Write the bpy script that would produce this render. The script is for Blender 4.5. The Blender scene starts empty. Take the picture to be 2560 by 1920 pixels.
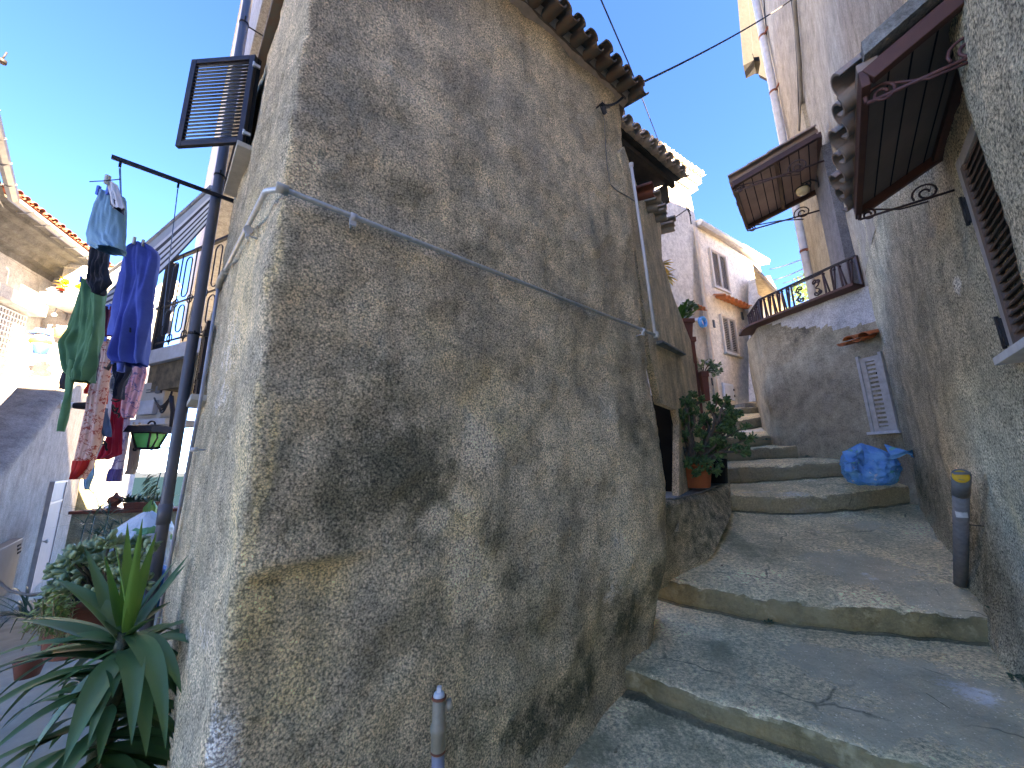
import bpy, math, random
from math import sin, cos, pi, radians
from mathutils import Vector, noise as N3
V = Vector
random.seed(7)
K = 1.4                       # metres per layout unit (all layout numbers below are multiplied by this)

# ------------------------------------------------------------------ camera
sc = bpy.context.scene
PITCH, ROLL, FPX = radians(12.0), 0.018, 962.0
cF = V((0, cos(PITCH), sin(PITCH))); cU0 = V((0, -sin(PITCH), cos(PITCH))); cR0 = V((1, 0, 0))
cR = cR0*cos(ROLL) - cU0*sin(ROLL); cU = cU0*cos(ROLL) + cR0*sin(ROLL)
cam_d = bpy.data.cameras.new("camera"); cam = bpy.data.objects.new("camera", cam_d)
bpy.context.collection.objects.link(cam)
from mathutils import Matrix
cam.matrix_world = Matrix(((cR.x, cU.x, -cF.x, 0), (cR.y, cU.y, -cF.y, 0), (cR.z, cU.z, -cF.z, 0), (0, 0, 0, 1)))
cam_d.sensor_width = 36; cam_d.lens = FPX/2560*36; cam_d.clip_start = 0.02; cam_d.clip_end = 60000
sc.camera = cam

# ------------------------------------------------------------------ light
SUN_EL, SUN_AZ = radians(27), math.atan2(.72, -.69)      # azimuth clockwise from +Y
sun_dir = V((sin(SUN_AZ)*cos(SUN_EL), cos(SUN_AZ)*cos(SUN_EL), sin(SUN_EL)))
w = bpy.data.worlds.new("World"); sc.world = w; w.use_nodes = True
wn = w.node_tree; bg = wn.nodes["Background"]
sky = wn.nodes.new("ShaderNodeTexSky"); sky.sky_type = 'NISHITA'; sky.sun_disc = False
sky.sun_elevation = SUN_EL; sky.sun_rotation = SUN_AZ; sky.air_density = 0.37; sky.dust_density = 0.03; sky.ozone_density = 2.6; sky.altitude = 1500
hs = wn.nodes.new('ShaderNodeHueSaturation'); hs.inputs['Hue'].default_value = .512; hs.inputs['Saturation'].default_value = 1.25; hs.inputs['Value'].default_value = .85
wn.links.new(sky.outputs[0], hs.inputs['Color']); wn.links.new(hs.outputs[0], bg.inputs[0]); bg.inputs[1].default_value = 0.075
sd = bpy.data.lights.new("sun", 'SUN'); sd.energy = 2.8; sd.angle = radians(0.5); sd.color = (1, .98, .955)
so = bpy.data.objects.new("sun", sd); bpy.context.collection.objects.link(so)
so.rotation_euler = sun_dir.to_track_quat('Z', 'Y').to_euler()
sc.view_settings.view_transform = 'Standard'; sc.view_settings.look = 'None'
sc.view_settings.exposure = 5.3; sc.view_settings.gamma = 1
sc.view_settings.use_curve_mapping = False
sc.view_settings.use_white_balance = True; sc.view_settings.white_balance_temperature = 12200; sc.view_settings.white_balance_tint = 15
try:
    sc.cycles.max_bounces = 8; sc.cycles.diffuse_bounces = 5; sc.cycles.transparent_max_bounces = 12
except Exception: pass

# ------------------------------------------------------------------ geometry helpers
C = bpy.context.collection
def ray(px, py):
    return cF + cR*((px-1280)/FPX) - cU*((py-960)/FPX)
def P(px, py, y=None, z=None):
    d = ray(px, py)
    return d*((y/d.y) if y is not None else (z/d.z))
class Wall:
    """vertical plane in plan: point, direction, normal towards the street"""
    def __init__(s, p, d, n=None):
        s.p = V((p[0], p[1], 0)); s.d = V((d[0], d[1], 0)).normalized()
        s.n = V((-s.d.y, s.d.x, 0))
        if s.n.dot(-s.p) < 0: s.n = -s.n
    def hit(s, px, py, o=0.0):
        d = ray(px, py); q = s.p + s.n*o
        return d*(q.dot(s.n)/d.dot(s.n))
    def at(s, px, py, o=0.0):
        h = s.hit(px, py, o); return ((h-s.p).dot(s.d), h.z)
    def pt(s, a, z, o=0.0):
        q = s.p + s.d*a + s.n*o; return V((q.x, q.y, z))
def nz(p, sc_=1.0, seed=0):
    return N3.noise(V((p[0]*sc_+seed*17.3, p[1]*sc_-seed*5.1, p[2]*sc_+seed*3.7)))
def fr(p, sc_=1.0, seed=0, o=4):
    return N3.fractal(V((p[0]*sc_+seed*17.3, p[1]*sc_-seed*5.1, p[2]*sc_+seed*3.7)), .6, 2.1, o)

def basis(d):
    d = d.normalized(); a = V((0, 0, 1)) if abs(d.z) < .9 else V((1, 0, 0))
    x = d.cross(a).normalized(); return x, x.cross(d).normalized()
class MB:
    def __init__(s): s.v = []; s.f = []; s.m = []; s.s = []; s.att = {}
    def add(s, vs, fs, m=0, sm=False):
        o = len(s.v); s.v += [V(v) for v in vs]
        for f in fs: s.f.append([i+o for i in f]); s.m.append(m); s.s.append(sm)
        return o
    def hexa(s, p, m=0):       # p[0..3] one face, p[4..7] the opposite
        s.add(p, [(0, 3, 2, 1), (4, 5, 6, 7), (0, 1, 5, 4), (1, 2, 6, 5), (2, 3, 7, 6), (3, 0, 4, 7)], m)
    def box(s, c, sx, sy, sz, X=V((1, 0, 0)), Y=V((0, 1, 0)), Z=V((0, 0, 1)), m=0):
        c = V(c); a, b, e = X*sx/2, Y*sy/2, Z*sz/2
        s.hexa([c-a-b-e, c+a-b-e, c+a+b-e, c-a+b-e, c-a-b+e, c+a-b+e, c+a+b+e, c-a+b+e], m)
    def bar(s, a, b, w, h, up=V((0, 0, 1)), m=0):
        a = V(a); b = V(b); d = (b-a); L = d.length; d.normalize(); x = d.cross(up).normalized(); u = x.cross(d)
        s.box((a+b)/2, w, L, h, x, d, u, m)
    def tube(s, path, r, n=8, m=0, cap=True, sm=True):
        path = [V(p) for p in path]; k = len(path)
        rs = r if isinstance(r, (list, tuple)) else [r]*k
        vs = []; x = None
        for i, p in enumerate(path):
            d = (path[min(i+1, k-1)]-path[max(i-1, 0)])
            if d.length < 1e-9: d = V((0, 0, 1))
            d.normalize()
            if x is None: x, y = basis(d)
            else:
                x = (x - d*x.dot(d))
                if x.length < 1e-6: x, y = basis(d)
                x.normalize(); y = x.cross(d)*-1; y = d.cross(x)
            y = d.cross(x)
            for j in range(n):
                a = 2*pi*j/n; vs.append(p + (x*cos(a)+y*sin(a))*rs[i])
        fs = [(i*n+j, i*n+(j+1) % n, (i+1)*n+(j+1) % n, (i+1)*n+j) for i in range(k-1) for j in range(n)]
        o = s.add(vs, fs, m, sm)
        if cap:
            s.f.append([o+j for j in range(n)][::-1]); s.m.append(m); s.s.append(False)
            s.f.append([o+(k-1)*n+j for j in range(n)]); s.m.append(m); s.s.append(False)
    def lathe(s, c, prof, n=24, m=0, axis=V((0, 0, 1)), sm=True, wob=0):
        c = V(c); x, y = basis(axis); vs = []
        for (r, h) in prof:
            for j in range(n):
                a = 2*pi*j/n; rr = r*(1+wob*N3.noise(V((cos(a)*1.3, sin(a)*1.3, h*5))))
                vs.append(c+axis*h+(x*cos(a)+y*sin(a))*rr)
        k = len(prof)
        fs = [(i*n+j, i*n+(j+1) % n, (i+1)*n+(j+1) % n, (i+1)*n+j) for i in range(k-1) for j in range(n)]
        s.add(vs, fs, m, sm)
    def prism(s, poly, vec, m=0):
        n = len(poly); poly = [V(p) for p in poly]; vec = V(vec)
        s.add(poly+[p+vec for p in poly], [tuple(range(n)), tuple(range(2*n-1, n-1, -1))] +
              [(i, i+n, (i+1) % n+n, (i+1) % n) for i in range(n)], m)
    def grid(s, rows, m=0, sm=True, flip=False):
        nr, nc = len(rows), len(rows[0])
        fs = [(i*nc+j, i*nc+j+1, (i+1)*nc+j+1, (i+1)*nc+j) for i in range(nr-1) for j in range(nc-1)]
        if flip: fs = [f[::-1] for f in fs]
        return s.add([p for r in rows for p in r], fs, m, sm)
    def wbox(s, W, a0, a1, o0, o1, z0, z1, m=0):
        s.hexa([W.pt(a0, z0, o0), W.pt(a1, z0, o0), W.pt(a1, z0, o1), W.pt(a0, z0, o1),
                W.pt(a0, z1, o0), W.pt(a1, z1, o0), W.pt(a1, z1, o1), W.pt(a0, z1, o1)], m)
    def build(s, name, mats, parent=None, loc=None, bevel=0):
        me = bpy.data.meshes.new(name)
        base = V(parent['_loc']) if parent is not None else (V(loc)*K if loc is not None else V((0, 0, 0)))
        if parent is None and loc is None and s.v:
            zc = min(v.z for v in s.v); n_ = len(s.v)
            base = V((sum(v.x for v in s.v)/n_, sum(v.y for v in s.v)/n_, zc))*K
        me.from_pydata([tuple(v*K-base) for v in s.v], [], s.f)
        if not isinstance(mats, (list, tuple)): mats = [mats]
        for m_ in mats: me.materials.append(m_)
        me.polygons.foreach_set('material_index', s.m); me.polygons.foreach_set('use_smooth', s.s)
        for k_, vals in s.att.items():
            a = me.attributes.new(k_, 'FLOAT_COLOR', 'POINT')
            flat = []
            for q in vals: flat += list(q)+[1.0]
            a.data.foreach_set('color', flat)
        me.update()
        o = bpy.data.objects.new(name, me); C.objects.link(o)
        if parent is not None: o.parent = parent; o['_loc'] = list(base)
        else: o.location = base; o['_loc'] = list(base)
        if bevel:
            b = o.modifiers.new('b', 'BEVEL'); b.width = bevel*K; b.segments = 2; b.limit_method = 'ANGLE'
        return o
def thing(name, label, cat, loc, group=None):
    o = bpy.data.objects.new(name, None); C.objects.link(o); o.empty_display_size = .1
    o.location = V(loc)*K; o['_loc'] = list(V(loc)*K); o['label'] = label; o['category'] = cat
    if group: o['group'] = group
    return o
def tag(o, label=None, cat=None, group=None, kind=None):
    if label: o['label'] = label
    if cat: o['category'] = cat
    if group: o['group'] = group
    if kind: o['kind'] = kind
    return o
def arc(c, r, a0, a1, X, Y, n=10):
    return [V(c)+X*(r*cos(a0+(a1-a0)*i/n))+Y*(r*sin(a0+(a1-a0)*i/n)) for i in range(n+1)]
def spiral(c, r0, r1, a0, turns, X, Y, n=22):
    out = []
    for i in range(n+1):
        t = i/n; a = a0+turns*2*pi*t; r = r0+(r1-r0)*t
        out.append(V(c)+X*(r*cos(a))+Y*(r*sin(a)))
    return out

# ------------------------------------------------------------------ material helpers
def rgb(h):
    h = [int(h[i:i+2], 16)/255 for i in (0, 2, 4)]
    return tuple(c/12.92 if c <= .04045 else ((c+.055)/1.055)**2.4 for c in h)
class M:
    def __init__(s, name, rough=.9):
        s.mat = bpy.data.materials.new(name); s.mat.use_nodes = True
        s.t = s.mat.node_tree; s.b = s.t.nodes['Principled BSDF']; s.b.inputs['Roughness'].default_value = rough
        s.b.inputs['Specular IOR Level'].default_value = .3
        s.co = s.n('ShaderNodeTexCoord').outputs['Object']
    def n(s, t, **k):
        x = s.t.nodes.new(t)
        for a, b in k.items(): setattr(x, a, b)
        return x
    def l(s, a, b): s.t.links.new(a, b)
    def noise(s, scale, det=5, rough=.6, co=None, dist=0, stretch=None):
        x = s.n('ShaderNodeTexNoise'); x.inputs['Scale'].default_value = scale; x.inputs['Detail'].default_value = det
        x.inputs['Roughness'].default_value = rough; x.inputs['Distortion'].default_value = dist
        c = co or s.co
        if stretch:
            mp = s.n('ShaderNodeMapping'); mp.inputs['Scale'].default_value = stretch; s.l(c, mp.inputs[0]); c = mp.outputs[0]
        s.l(c, x.inputs['Vector']); return x.outputs[0]
    def vor(s, scale, feat='F1', out='Distance', rnd=1):
        x = s.n('ShaderNodeTexVoronoi'); x.feature = feat; x.inputs['Scale'].default_value = scale
        x.inputs['Randomness'].default_value = rnd; s.l(s.co, x.inputs['Vector']); return x.outputs[out]
    def ramp(s, f, stops, interp='LINEAR'):
        x = s.n('ShaderNodeValToRGB'); r = x.color_ramp; r.interpolation = interp
        while len(r.elements) < len(stops): r.elements.new(.5)
        for e, (p, c) in zip(r.elements, stops):
            e.position = p; e.color = (c, c, c, 1) if not isinstance(c, (tuple, list)) else (c[0], c[1], c[2], 1)
        s.l(f, x.inputs[0]); return x.outputs[0]
    def mix(s, f, a, b, mode='MIX'):
        x = s.n('ShaderNodeMix'); x.data_type = 'RGBA'; x.blend_type = mode; x.clamp_factor = True
        for sock, val in ((x.inputs[0], f), (x.inputs[6], a), (x.inputs[7], b)):
            if isinstance(val, (int, float)): sock.default_value = val if sock == x.inputs[0] else (val, val, val, 1)
            elif isinstance(val, (tuple, list)): sock.default_value = (val[0], val[1], val[2], 1)
            else: s.l(val, sock)
        return x.outputs[2]
    def math(s, op, a, b=0.0, c=None, clamp=False):
        x = s.n('ShaderNodeMath'); x.operation = op; x.use_clamp = clamp
        for i, val in enumerate((a, b) if c is None else (a, b, c)):
            if isinstance(val, (int, float)): x.inputs[i].default_value = val
            else: s.l(val, x.inputs[i])
        return x.outputs[0]
    def attr(s, name):
        x = s.n('ShaderNodeAttribute'); x.attribute_name = name
        y = s.n('ShaderNodeSeparateColor'); s.l(x.outputs['Color'], y.inputs[0]); return y.outputs
    def base(s, c):
        if isinstance(c, (tuple, list)): s.b.inputs['Base Color'].default_value = (c[0], c[1], c[2], 1)
        else: s.l(c, s.b.inputs['Base Color'])
        return s
    def bump(s, h, strength=.5, dist=.01):
        x = s.n('ShaderNodeBump'); x.inputs['Strength'].default_value = strength; x.inputs['Distance'].default_value = dist
        s.l(h, x.inputs['Height']); s.l(x.outputs[0], s.b.inputs['Normal']); return s
    def normal_z(s):
        g = s.n('ShaderNodeNewGeometry'); y = s.n('ShaderNodeSeparateXYZ'); s.l(g.outputs['True Normal'], y.inputs[0]); return y.outputs[2]

def soft(name, c1, c2, scale=3, rough=.85, bumps=(40, .3, .004), det=6, contrast=(.35, .65)):
    m = M(name, rough)
    m.base(m.mix(m.ramp(m.noise(scale, det), [(contrast[0], 0.0), (contrast[1], 1.0)]), c1, c2))
    if bumps: m.bump(m.noise(bumps[0], 4), bumps[1], bumps[2])
    return m.mat

def mask(m, ch, amount=.55, scale=9, lo=.42, hi=.62, fine=60):
    """attribute mask with a ragged, noisy edge"""
    n = m.math('ADD', m.math('MULTIPLY', m.noise(scale, 8, .65), .6), m.math('MULTIPLY', m.noise(fine, 4, .7), .4))
    v = m.math('MULTIPLY', ch, m.math('ADD', 1.0, m.math('MULTIPLY', m.math('SUBTRACT', n, .5), amount*7)))
    x = m.n('ShaderNodeMapRange'); x.interpolation_type = 'SMOOTHSTEP'; x.inputs[1].default_value = lo; x.inputs[2].default_value = hi
    m.l(v, x.inputs[0])
    return x.outputs[0]

def stucco(name, base1, base2, pebble=78, depth=.012, strength=.9, masks=True, speck=.55, hollow_shade=.42,
           dark=(.16, .135, .075), yellow=(.95, .68, .32), light=(.92, .72, .48), moss=(.07, .068, .03), white=(.86, .80, .70), blue=(.3,.3,.31)):
    m = M(name, .95)
    big = m.ramp(m.noise(2.2, 10, .68), [(.38, 0.), (.60, 1.)])
    col = m.mix(big, base1, base2)
    mid = m.ramp(m.noise(6, 9, .75), [(.3, .66), (.5, .98), (.7, 1.18)])
    col = m.mix(1.0, col, mid, 'MULTIPLY')
    streak = m.ramp(m.noise(4, 6, .6, stretch=(1.6, 1.6, .16)), [(.35, .82), (.62, 1.08)])
    col = m.mix(.8, col, streak, 'MULTIPLY')
    if masks:
        A = m.attr('A'); B = m.attr('B')
        col = m.mix(m.math('MULTIPLY', mask(m, A[0], .7, 7, .1, .85), .86), col, dark)
        col = m.mix(m.math('MULTIPLY', mask(m, A[1], .5, 6, .12, .9), .8), col, yellow)
        col = m.mix(m.math('MULTIPLY', mask(m, A[2], .7, 8, .15, .7), .85), col, light)
        col = m.mix(m.math('MULTIPLY', mask(m, B[0], .8, 9, .15, .85), .8), col, moss)
        col = m.mix(m.math('MULTIPLY', mask(m, B[1], .9, 12, .25, .75, 110), .85), col, white)
        col = m.mix(m.math('MULTIPLY', mask(m, B[2], .5, 5, .4, .6), .9), col, blue)
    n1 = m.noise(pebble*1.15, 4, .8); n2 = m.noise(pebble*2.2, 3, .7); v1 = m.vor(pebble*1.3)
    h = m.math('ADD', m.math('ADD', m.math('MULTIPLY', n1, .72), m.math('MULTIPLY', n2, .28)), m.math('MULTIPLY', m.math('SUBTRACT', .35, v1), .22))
    grain_shade = m.ramp(h, [(.37, hollow_shade*.85), (.46, .92), (.54, 1.32), (.62, 1.4+speck*.7), (.70, 1.4+speck*1.6)])  # grain shading put into the colour: hollows darkened, high grains lightened
    col = m.mix(1.0, col, grain_shade, 'MULTIPLY')
    m.base(col)
    hh = m.math('ADD', h, m.math('MULTIPLY', m.noise(9, 4), 1.6))
    m.bump(hh, strength, depth)
    return m.mat

def plaster(name, c1, c2, stain=(.2, .19, .18), amt=.5, bump=.25, masks=False, scale=1.4):
    m = M(name, .92)
    col = m.mix(m.ramp(m.noise(scale, 8, .65), [(.35, 0.), (.65, 1.)]), c1, c2)
    st = m.ramp(m.noise(2.5, 8, .7, stretch=(2.2, 2.2, .22)), [(.5, 0.), (.72, 1.)])
    col = m.mix(m.math('MULTIPLY', st, amt), col, stain)
    col = m.mix(m.math('MULTIPLY', m.ramp(m.noise(26, 8, .7), [(.55, 0.), (.8, 1.)]), amt), col, stain)
    if masks:
        A = m.attr('A'); B = m.attr('B')
        col = m.mix(m.math('MULTIPLY', mask(m, A[0], .5, 8, .3, .8), .85), col, (.045, .043, .04))
        col = m.mix(m.math('MULTIPLY', mask(m, A[2], .3, 14, .45, .52), .95), col, (.42, .41, .42))
        col = m.mix(m.math('MULTIPLY', mask(m, A[1], .5, 8, .3, .7), .7), col, (.3, .25, .19))
        col = m.mix(m.math('MULTIPLY', mask(m, B[0], .5, 8, .3, .7), .8), col, (.07, .075, .04))
    col = m.mix(1.0, col, m.ramp(m.noise(48, 6, .85), [(.38, .62), (.5, 1.0), (.62, 1.35)]), 'MULTIPLY')
    col = m.mix(1.0, col, m.ramp(m.noise(5, 8, .75), [(.35, .72), (.5, 1.0), (.66, 1.22)]), 'MULTIPLY')
    m.base(col)
    m.bump(m.math('ADD', m.noise(60, 6, .7), m.math('MULTIPLY', m.noise(7, 5), 2.0)), bump, .01)
    return m.mat

MAT = {}
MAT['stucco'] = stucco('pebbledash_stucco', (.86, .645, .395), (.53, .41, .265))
MAT['stucco_r'] = stucco('rough_grey_render', (.40, .345, .24), (.64, .54, .37), pebble=58, depth=.012, strength=1.0, speck=.35, hollow_shade=.36)
MAT['plaster_light'] = plaster('grey_white_plaster', (.40, .345, .27), (.29, .25, .20), (.19, .155, .10), .6)
MAT['plaster_bast'] = plaster('weathered_grey_plaster', (.38, .315, .225), (.23, .19, .135), (.5, .41, .28), .5, .8, masks=True)
MAT['plaster_shaded'] = plaster('shaded_grey_plaster', (.11, .11, .12), (.14, .14, .15), (.08, .08, .08), .4)  # dark tone stands in for the shade on the door pier
MAT['plaster_yellow'] = plaster('peeling_yellow_plaster', (.36, .29, .19), (.42, .35, .25), (.2, .14, .08), .5)
MAT['lime'] = plaster('white_limewash', (.66, .64, .60), (.60, .585, .55), (.48, .45, .40), .35, .25)
MAT['lime_left'] = plaster('sunlit_old_limewash', (.40, .40, .41), (.34, .345, .36), (.22, .215, .21), .5, .4)
MAT['lime_grey'] = plaster('stained_pale_render', (.32, .285, .25), (.25, .22, .19), (.20, .15, .13), .6, .3)
MAT['pink'] = plaster('pale_pink_plaster', (.72, .65, .56), (.66, .60, .53), (.50, .44, .36), .35, .2)
MAT['ochre'] = plaster('ochre_plaster', (.38, .35, .2), (.44, .42, .3), (.25, .24, .14), .5)
MAT['cream'] = plaster('cream_plaster', (.46, .43, .38), (.38, .35, .31), (.27, .23, .19), .5)
MAT['stone_grey'] = plaster('rough_cut_stone', (.26, .25, .23), (.18, .175, .16), (.1, .1, .09), .6, .8)

def concrete():
    m = M('worn_step_concrete', .9)
    A = m.attr('A'); B = m.attr('B'); nz_ = m.normal_z()
    col = m.mix(m.ramp(m.noise(1.7, 8, .65), [(.33, 0.), (.66, 1.)]), (.50, .41, .27), (.70, .585, .40))
    col = m.mix(1., col, m.ramp(m.noise(34, 9, .85), [(.38, .3), (.5, .98), (.62, 1.8)]), 'MULTIPLY')
    # pebbly bluish cement patches with pale aggregate
    agg = m.ramp(m.vor(48), [(.0, 1.), (.16, .9), (.3, 0.)])
    ag2 = m.math('MULTIPLY', agg, m.ramp(m.noise(30, 3), [(.5, 0.), (.6, 1.)]))
    patch = m.mix(ag2, m.mix(m.noise(40, 6, .8), (.38, .33, .24), (.60, .53, .40)), (.98, .92, .78))
    pm = mask(m, A[0], .35, 5, .45, .56, 40)
    col = m.mix(pm, col, patch)
    col = m.mix(m.math('MULTIPLY', mask(m, A[1], .6, 20, .35, .75), .75), col, (.66, .68, .74))   # whitish mineral bloom
    col = m.mix(m.math('MULTIPLY', mask(m, A[2], .5, 6, .3, .8), .7), col, (.10, .115, .065))      # green algae
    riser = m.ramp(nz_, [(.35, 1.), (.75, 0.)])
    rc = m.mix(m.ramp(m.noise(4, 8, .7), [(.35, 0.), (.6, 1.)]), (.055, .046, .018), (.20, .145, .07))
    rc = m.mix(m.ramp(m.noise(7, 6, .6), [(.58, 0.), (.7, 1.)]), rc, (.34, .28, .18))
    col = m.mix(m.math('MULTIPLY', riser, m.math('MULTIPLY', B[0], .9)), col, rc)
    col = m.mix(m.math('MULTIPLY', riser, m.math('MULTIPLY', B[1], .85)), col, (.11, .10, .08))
    col = m.mix(m.math('MULTIPLY', mask(m, B[2], .35, 18, .4, .6), .85), col, (.035, .037, .025))  # cracks, dirt in the joints
    d = m.n('ShaderNodeTexVoronoi'); d.feature = 'DISTANCE_TO_EDGE'; d.inputs['Scale'].default_value = .75
    nn = m.n('ShaderNodeTexNoise'); nn.inputs['Scale'].default_value = 4; nn.inputs['Detail'].default_value = 6; m.l(m.co, nn.inputs['Vector'])
    vv = m.n('ShaderNodeMix'); vv.data_type = 'VECTOR'; vv.inputs[0].default_value = .16
    m.l(m.co, vv.inputs[4]); m.l(nn.outputs['Color'], vv.inputs[5]); m.l(vv.outputs[1], d.inputs['Vector'])
    ck = m.math('MULTIPLY', m.ramp(d.outputs['Distance'], [(.002, 1.), (.006, 0.)]), m.ramp(m.noise(1.5, 3), [(.5, 0.), (.58, 1.)]))
    col = m.mix(m.math('MULTIPLY', ck, .8), col, (.05, .045, .03))
    st = m.ramp(m.noise(1.3, 8, .7, stretch=(1, 1, 1)), [(.4, 0.), (.62, 1.)])
    col = m.mix(m.math('MULTIPLY', st, .55), col, m.mix(.5, (.22, .20, .13), (.30, .26, .18)))
    col = m.mix(1.0, col, (1.55, 1.42, 1.22), 'MULTIPLY')
    m.base(col)
    m.bump(m.math('ADD', m.math('MULTIPLY', m.noise(70, 5, .75), 1.0), m.math('ADD', m.math('MULTIPLY', m.noise(11, 6), 2.5), m.math('MULTIPLY', agg, .3))), .7, .012)
    return m.mat
MAT['concrete'] = concrete()
MAT['ground'] = soft('pale_worn_paving', (.42, .37, .28), (.30, .27, .2), 2.5, .9, (30, .6, .01))
MAT['tile_old'] = soft('weathered_roof_tile', (.17, .10, .07), (.13, .115, .09), 12, .9, (60, .5, .006))
MAT['tile_old2'] = soft('lichen_roof_tile', (.42, .33, .26), (.30, .25, .2), 14, .9, (60, .5, .006))
MAT['tile_grey'] = soft('grey_mossy_tile', (.24, .20, .175), (.30, .20, .16), 14, .9, (60, .5, .006))
MAT['tile_new'] = soft('orange_clay_tile', (.62, .22, .09), (.52, .2, .1), 10, .85, (60, .3, .004))
MAT['tile_pale'] = soft('sunbleached_tile', (.75, .68, .6), (.6, .5, .42), 10, .9, (60, .3, .004))
MAT['terra'] = soft('terracotta_pot', (.50, .14, .05), (.40, .10, .04), 7, .8, (80, .15, .003))
MAT['terra_dark'] = soft('dark_terracotta', (.26, .075, .045), (.2, .07, .05), 7, .8, (80, .3, .004))
MAT['wood_dark'] = soft('dark_roof_timber', (.025, .02, .016), (.045, .034, .026), 8, .8, (50, .4, .005))
MAT['wood_red'] = soft('red_brown_painted_timber', (.11, .042, .032), (.08, .034, .028), 9, .6, (60, .25, .003))
MAT['wood_dkred'] = soft('dark_brown_timber', (.055, .025, .022), (.04, .02, .02), 9, .6, (60, .25, .003))
def boards(name, c1, c2):
    m = M(name, .75)
    m.base(m.mix(m.ramp(m.noise(3, 6, .6, stretch=(1, 1, 1)), [(.35, 0.), (.65, 1.)]), c1, c2)); m.bump(m.noise(50, 4), .2, .003); return m.mat
MAT['board'] = boards('board_soffit', (.17, .135, .125), (.22, .175, .16))
MAT['board2'] = boards('pale_board_soffit', (.30, .21, .18), (.38, .27, .23))
MAT['gap'] = soft('dark_board_gap', (.01, .008, .008), (.02, .012, .012), 8)
MAT['iron'] = soft('black_iron', (.012, .012, .014), (.025, .02, .02), 20, .5, (90, .2, .002))
MAT['iron_brown'] = soft('brown_wrought_iron', (.05, .022, .022), (.03, .018, .02), 20, .5, (90, .2, .002))
MAT['iron_red'] = soft('red_brown_wrought_iron', (.12, .045, .04), (.08, .03, .03), 20, .5, (90, .2, .002))
MAT['shutter_dark'] = soft('dark_brown_shutter', (.018, .012, .013), (.028, .02, .02), 6, .45, (60, .1, .002))
MAT['galv'] = soft('weathered_galvanised_steel', (.44, .45, .42), (.58, .59, .57), 40, .45, (120, .25, .002))
MAT['galv'].node_tree.nodes['Principled BSDF'].inputs['Metallic'].default_value = .35
MAT['pipe_grey'] = soft('grey_pvc_pipe', (.085, .085, .095), (.11, .105, .11), 5, .4, (40, .08, .003))
MAT['pipe_old'] = soft('scuffed_grey_pipe', (.12, .12, .125), (.17, .17, .17), 25, .6, (60, .2, .003))
MAT['pipe_white'] = soft('white_painted_pipe', (.62, .60, .60), (.5, .48, .47), 6, .5, (40, .1, .003))
MAT['pipe_cream'] = soft('cream_painted_pipe', (.72, .58, .44), (.62, .5, .4), 6, .6, (40, .1, .003))
MAT['brass'] = soft('dull_brass_fitting', (.36, .30, .21), (.28, .23, .16), 20, .45, (80, .3, .002))
MAT['rust'] = soft('rusty_joint', (.30, .09, .05), (.2, .07, .04), 20, .8)
MAT['white_pl'] = soft('white_plastic', (.7, .72, .72), (.6, .62, .62), 6, .4, None)
MAT['yellow_pl'] = soft('yellow_cap', (.75, .38, .02), (.6, .3, .02), 20, .5, None)
MAT['sill'] = soft('pale_stone_sill', (.50, .47, .40), (.4, .37, .31), 10, .7, (60, .3, .003))
MAT['sill_white'] = soft('white_marble_sill', (.6, .6, .6), (.45, .45, .46), 10, .6, (60, .2, .003))
MAT['shut_beige'] = soft('beige_shutter_paint', (.40, .34, .28), (.34, .29, .25), 6, .6, (60, .1, .003))
MAT['shut_beige_fr'] = soft('light_beige_frame', (.66, .56, .47), (.6, .52, .44), 6, .6, (60, .1, .003))
MAT['shut_grey'] = soft('weathered_grey_wood', (.50, .47, .44), (.38, .35, .32), 10, .8, (50, .5, .004))
MAT['shut_brown'] = soft('red_brown_louvre', (.17, .10, .075), (.12, .08, .065), 10, .7, (50, .3, .004))
MAT['white_frame'] = soft('white_frame_paint', (.70, .74, .80), (.64, .68, .72), 5, .5, (60, .1, .002))
MAT['frame_dirty'] = soft('dirty_white_timber', (.42, .38, .36), (.3, .27, .26), 9, .7, (60, .3, .003))
MAT['black'] = soft('dark_interior', (.004, .004, .005), (.008, .008, .009), 5, .9, None)
MAT['cable'] = soft('black_cable', (.02, .02, .025), (.03, .03, .035), 5, .7, None)
MAT['cable_grey'] = soft('grey_cable', (.15, .13, .11), (.2, .18, .15), 5, .8, None)
MAT['door_grey'] = soft('grey_metal_door', (.14, .165, .19), (.17, .19, .215), 4, .5, (60, .1, .003))
MAT['cabinet'] = soft('dark_grey_cabinet', (.07, .08, .09), (.09, .1, .11), 4, .5, None)
MAT['zinc'] = soft('zinc_gutter', (.33, .34, .37), (.24, .25, .28), 6, .4, (30, .2, .004))
MAT['zinc_white'] = soft('white_gutter', (.66, .68, .70), (.55, .57, .6), 6, .4, (30, .2, .004))
MAT['box_beige'] = soft('beige_plastic_case', (.40, .37, .32), (.36, .33, .28), 4, .5, None)
MAT['concrete_pl'] = soft('pale_cast_concrete', (.45, .46, .48), (.36, .37, .38), 8, .85, (40, .4, .006))
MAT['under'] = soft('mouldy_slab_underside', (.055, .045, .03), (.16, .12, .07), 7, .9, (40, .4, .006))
MAT['soil'] = soft('soil', (.02, .014, .01), (.05, .035, .025), 30, .95, (60, .8, .01))

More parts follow.
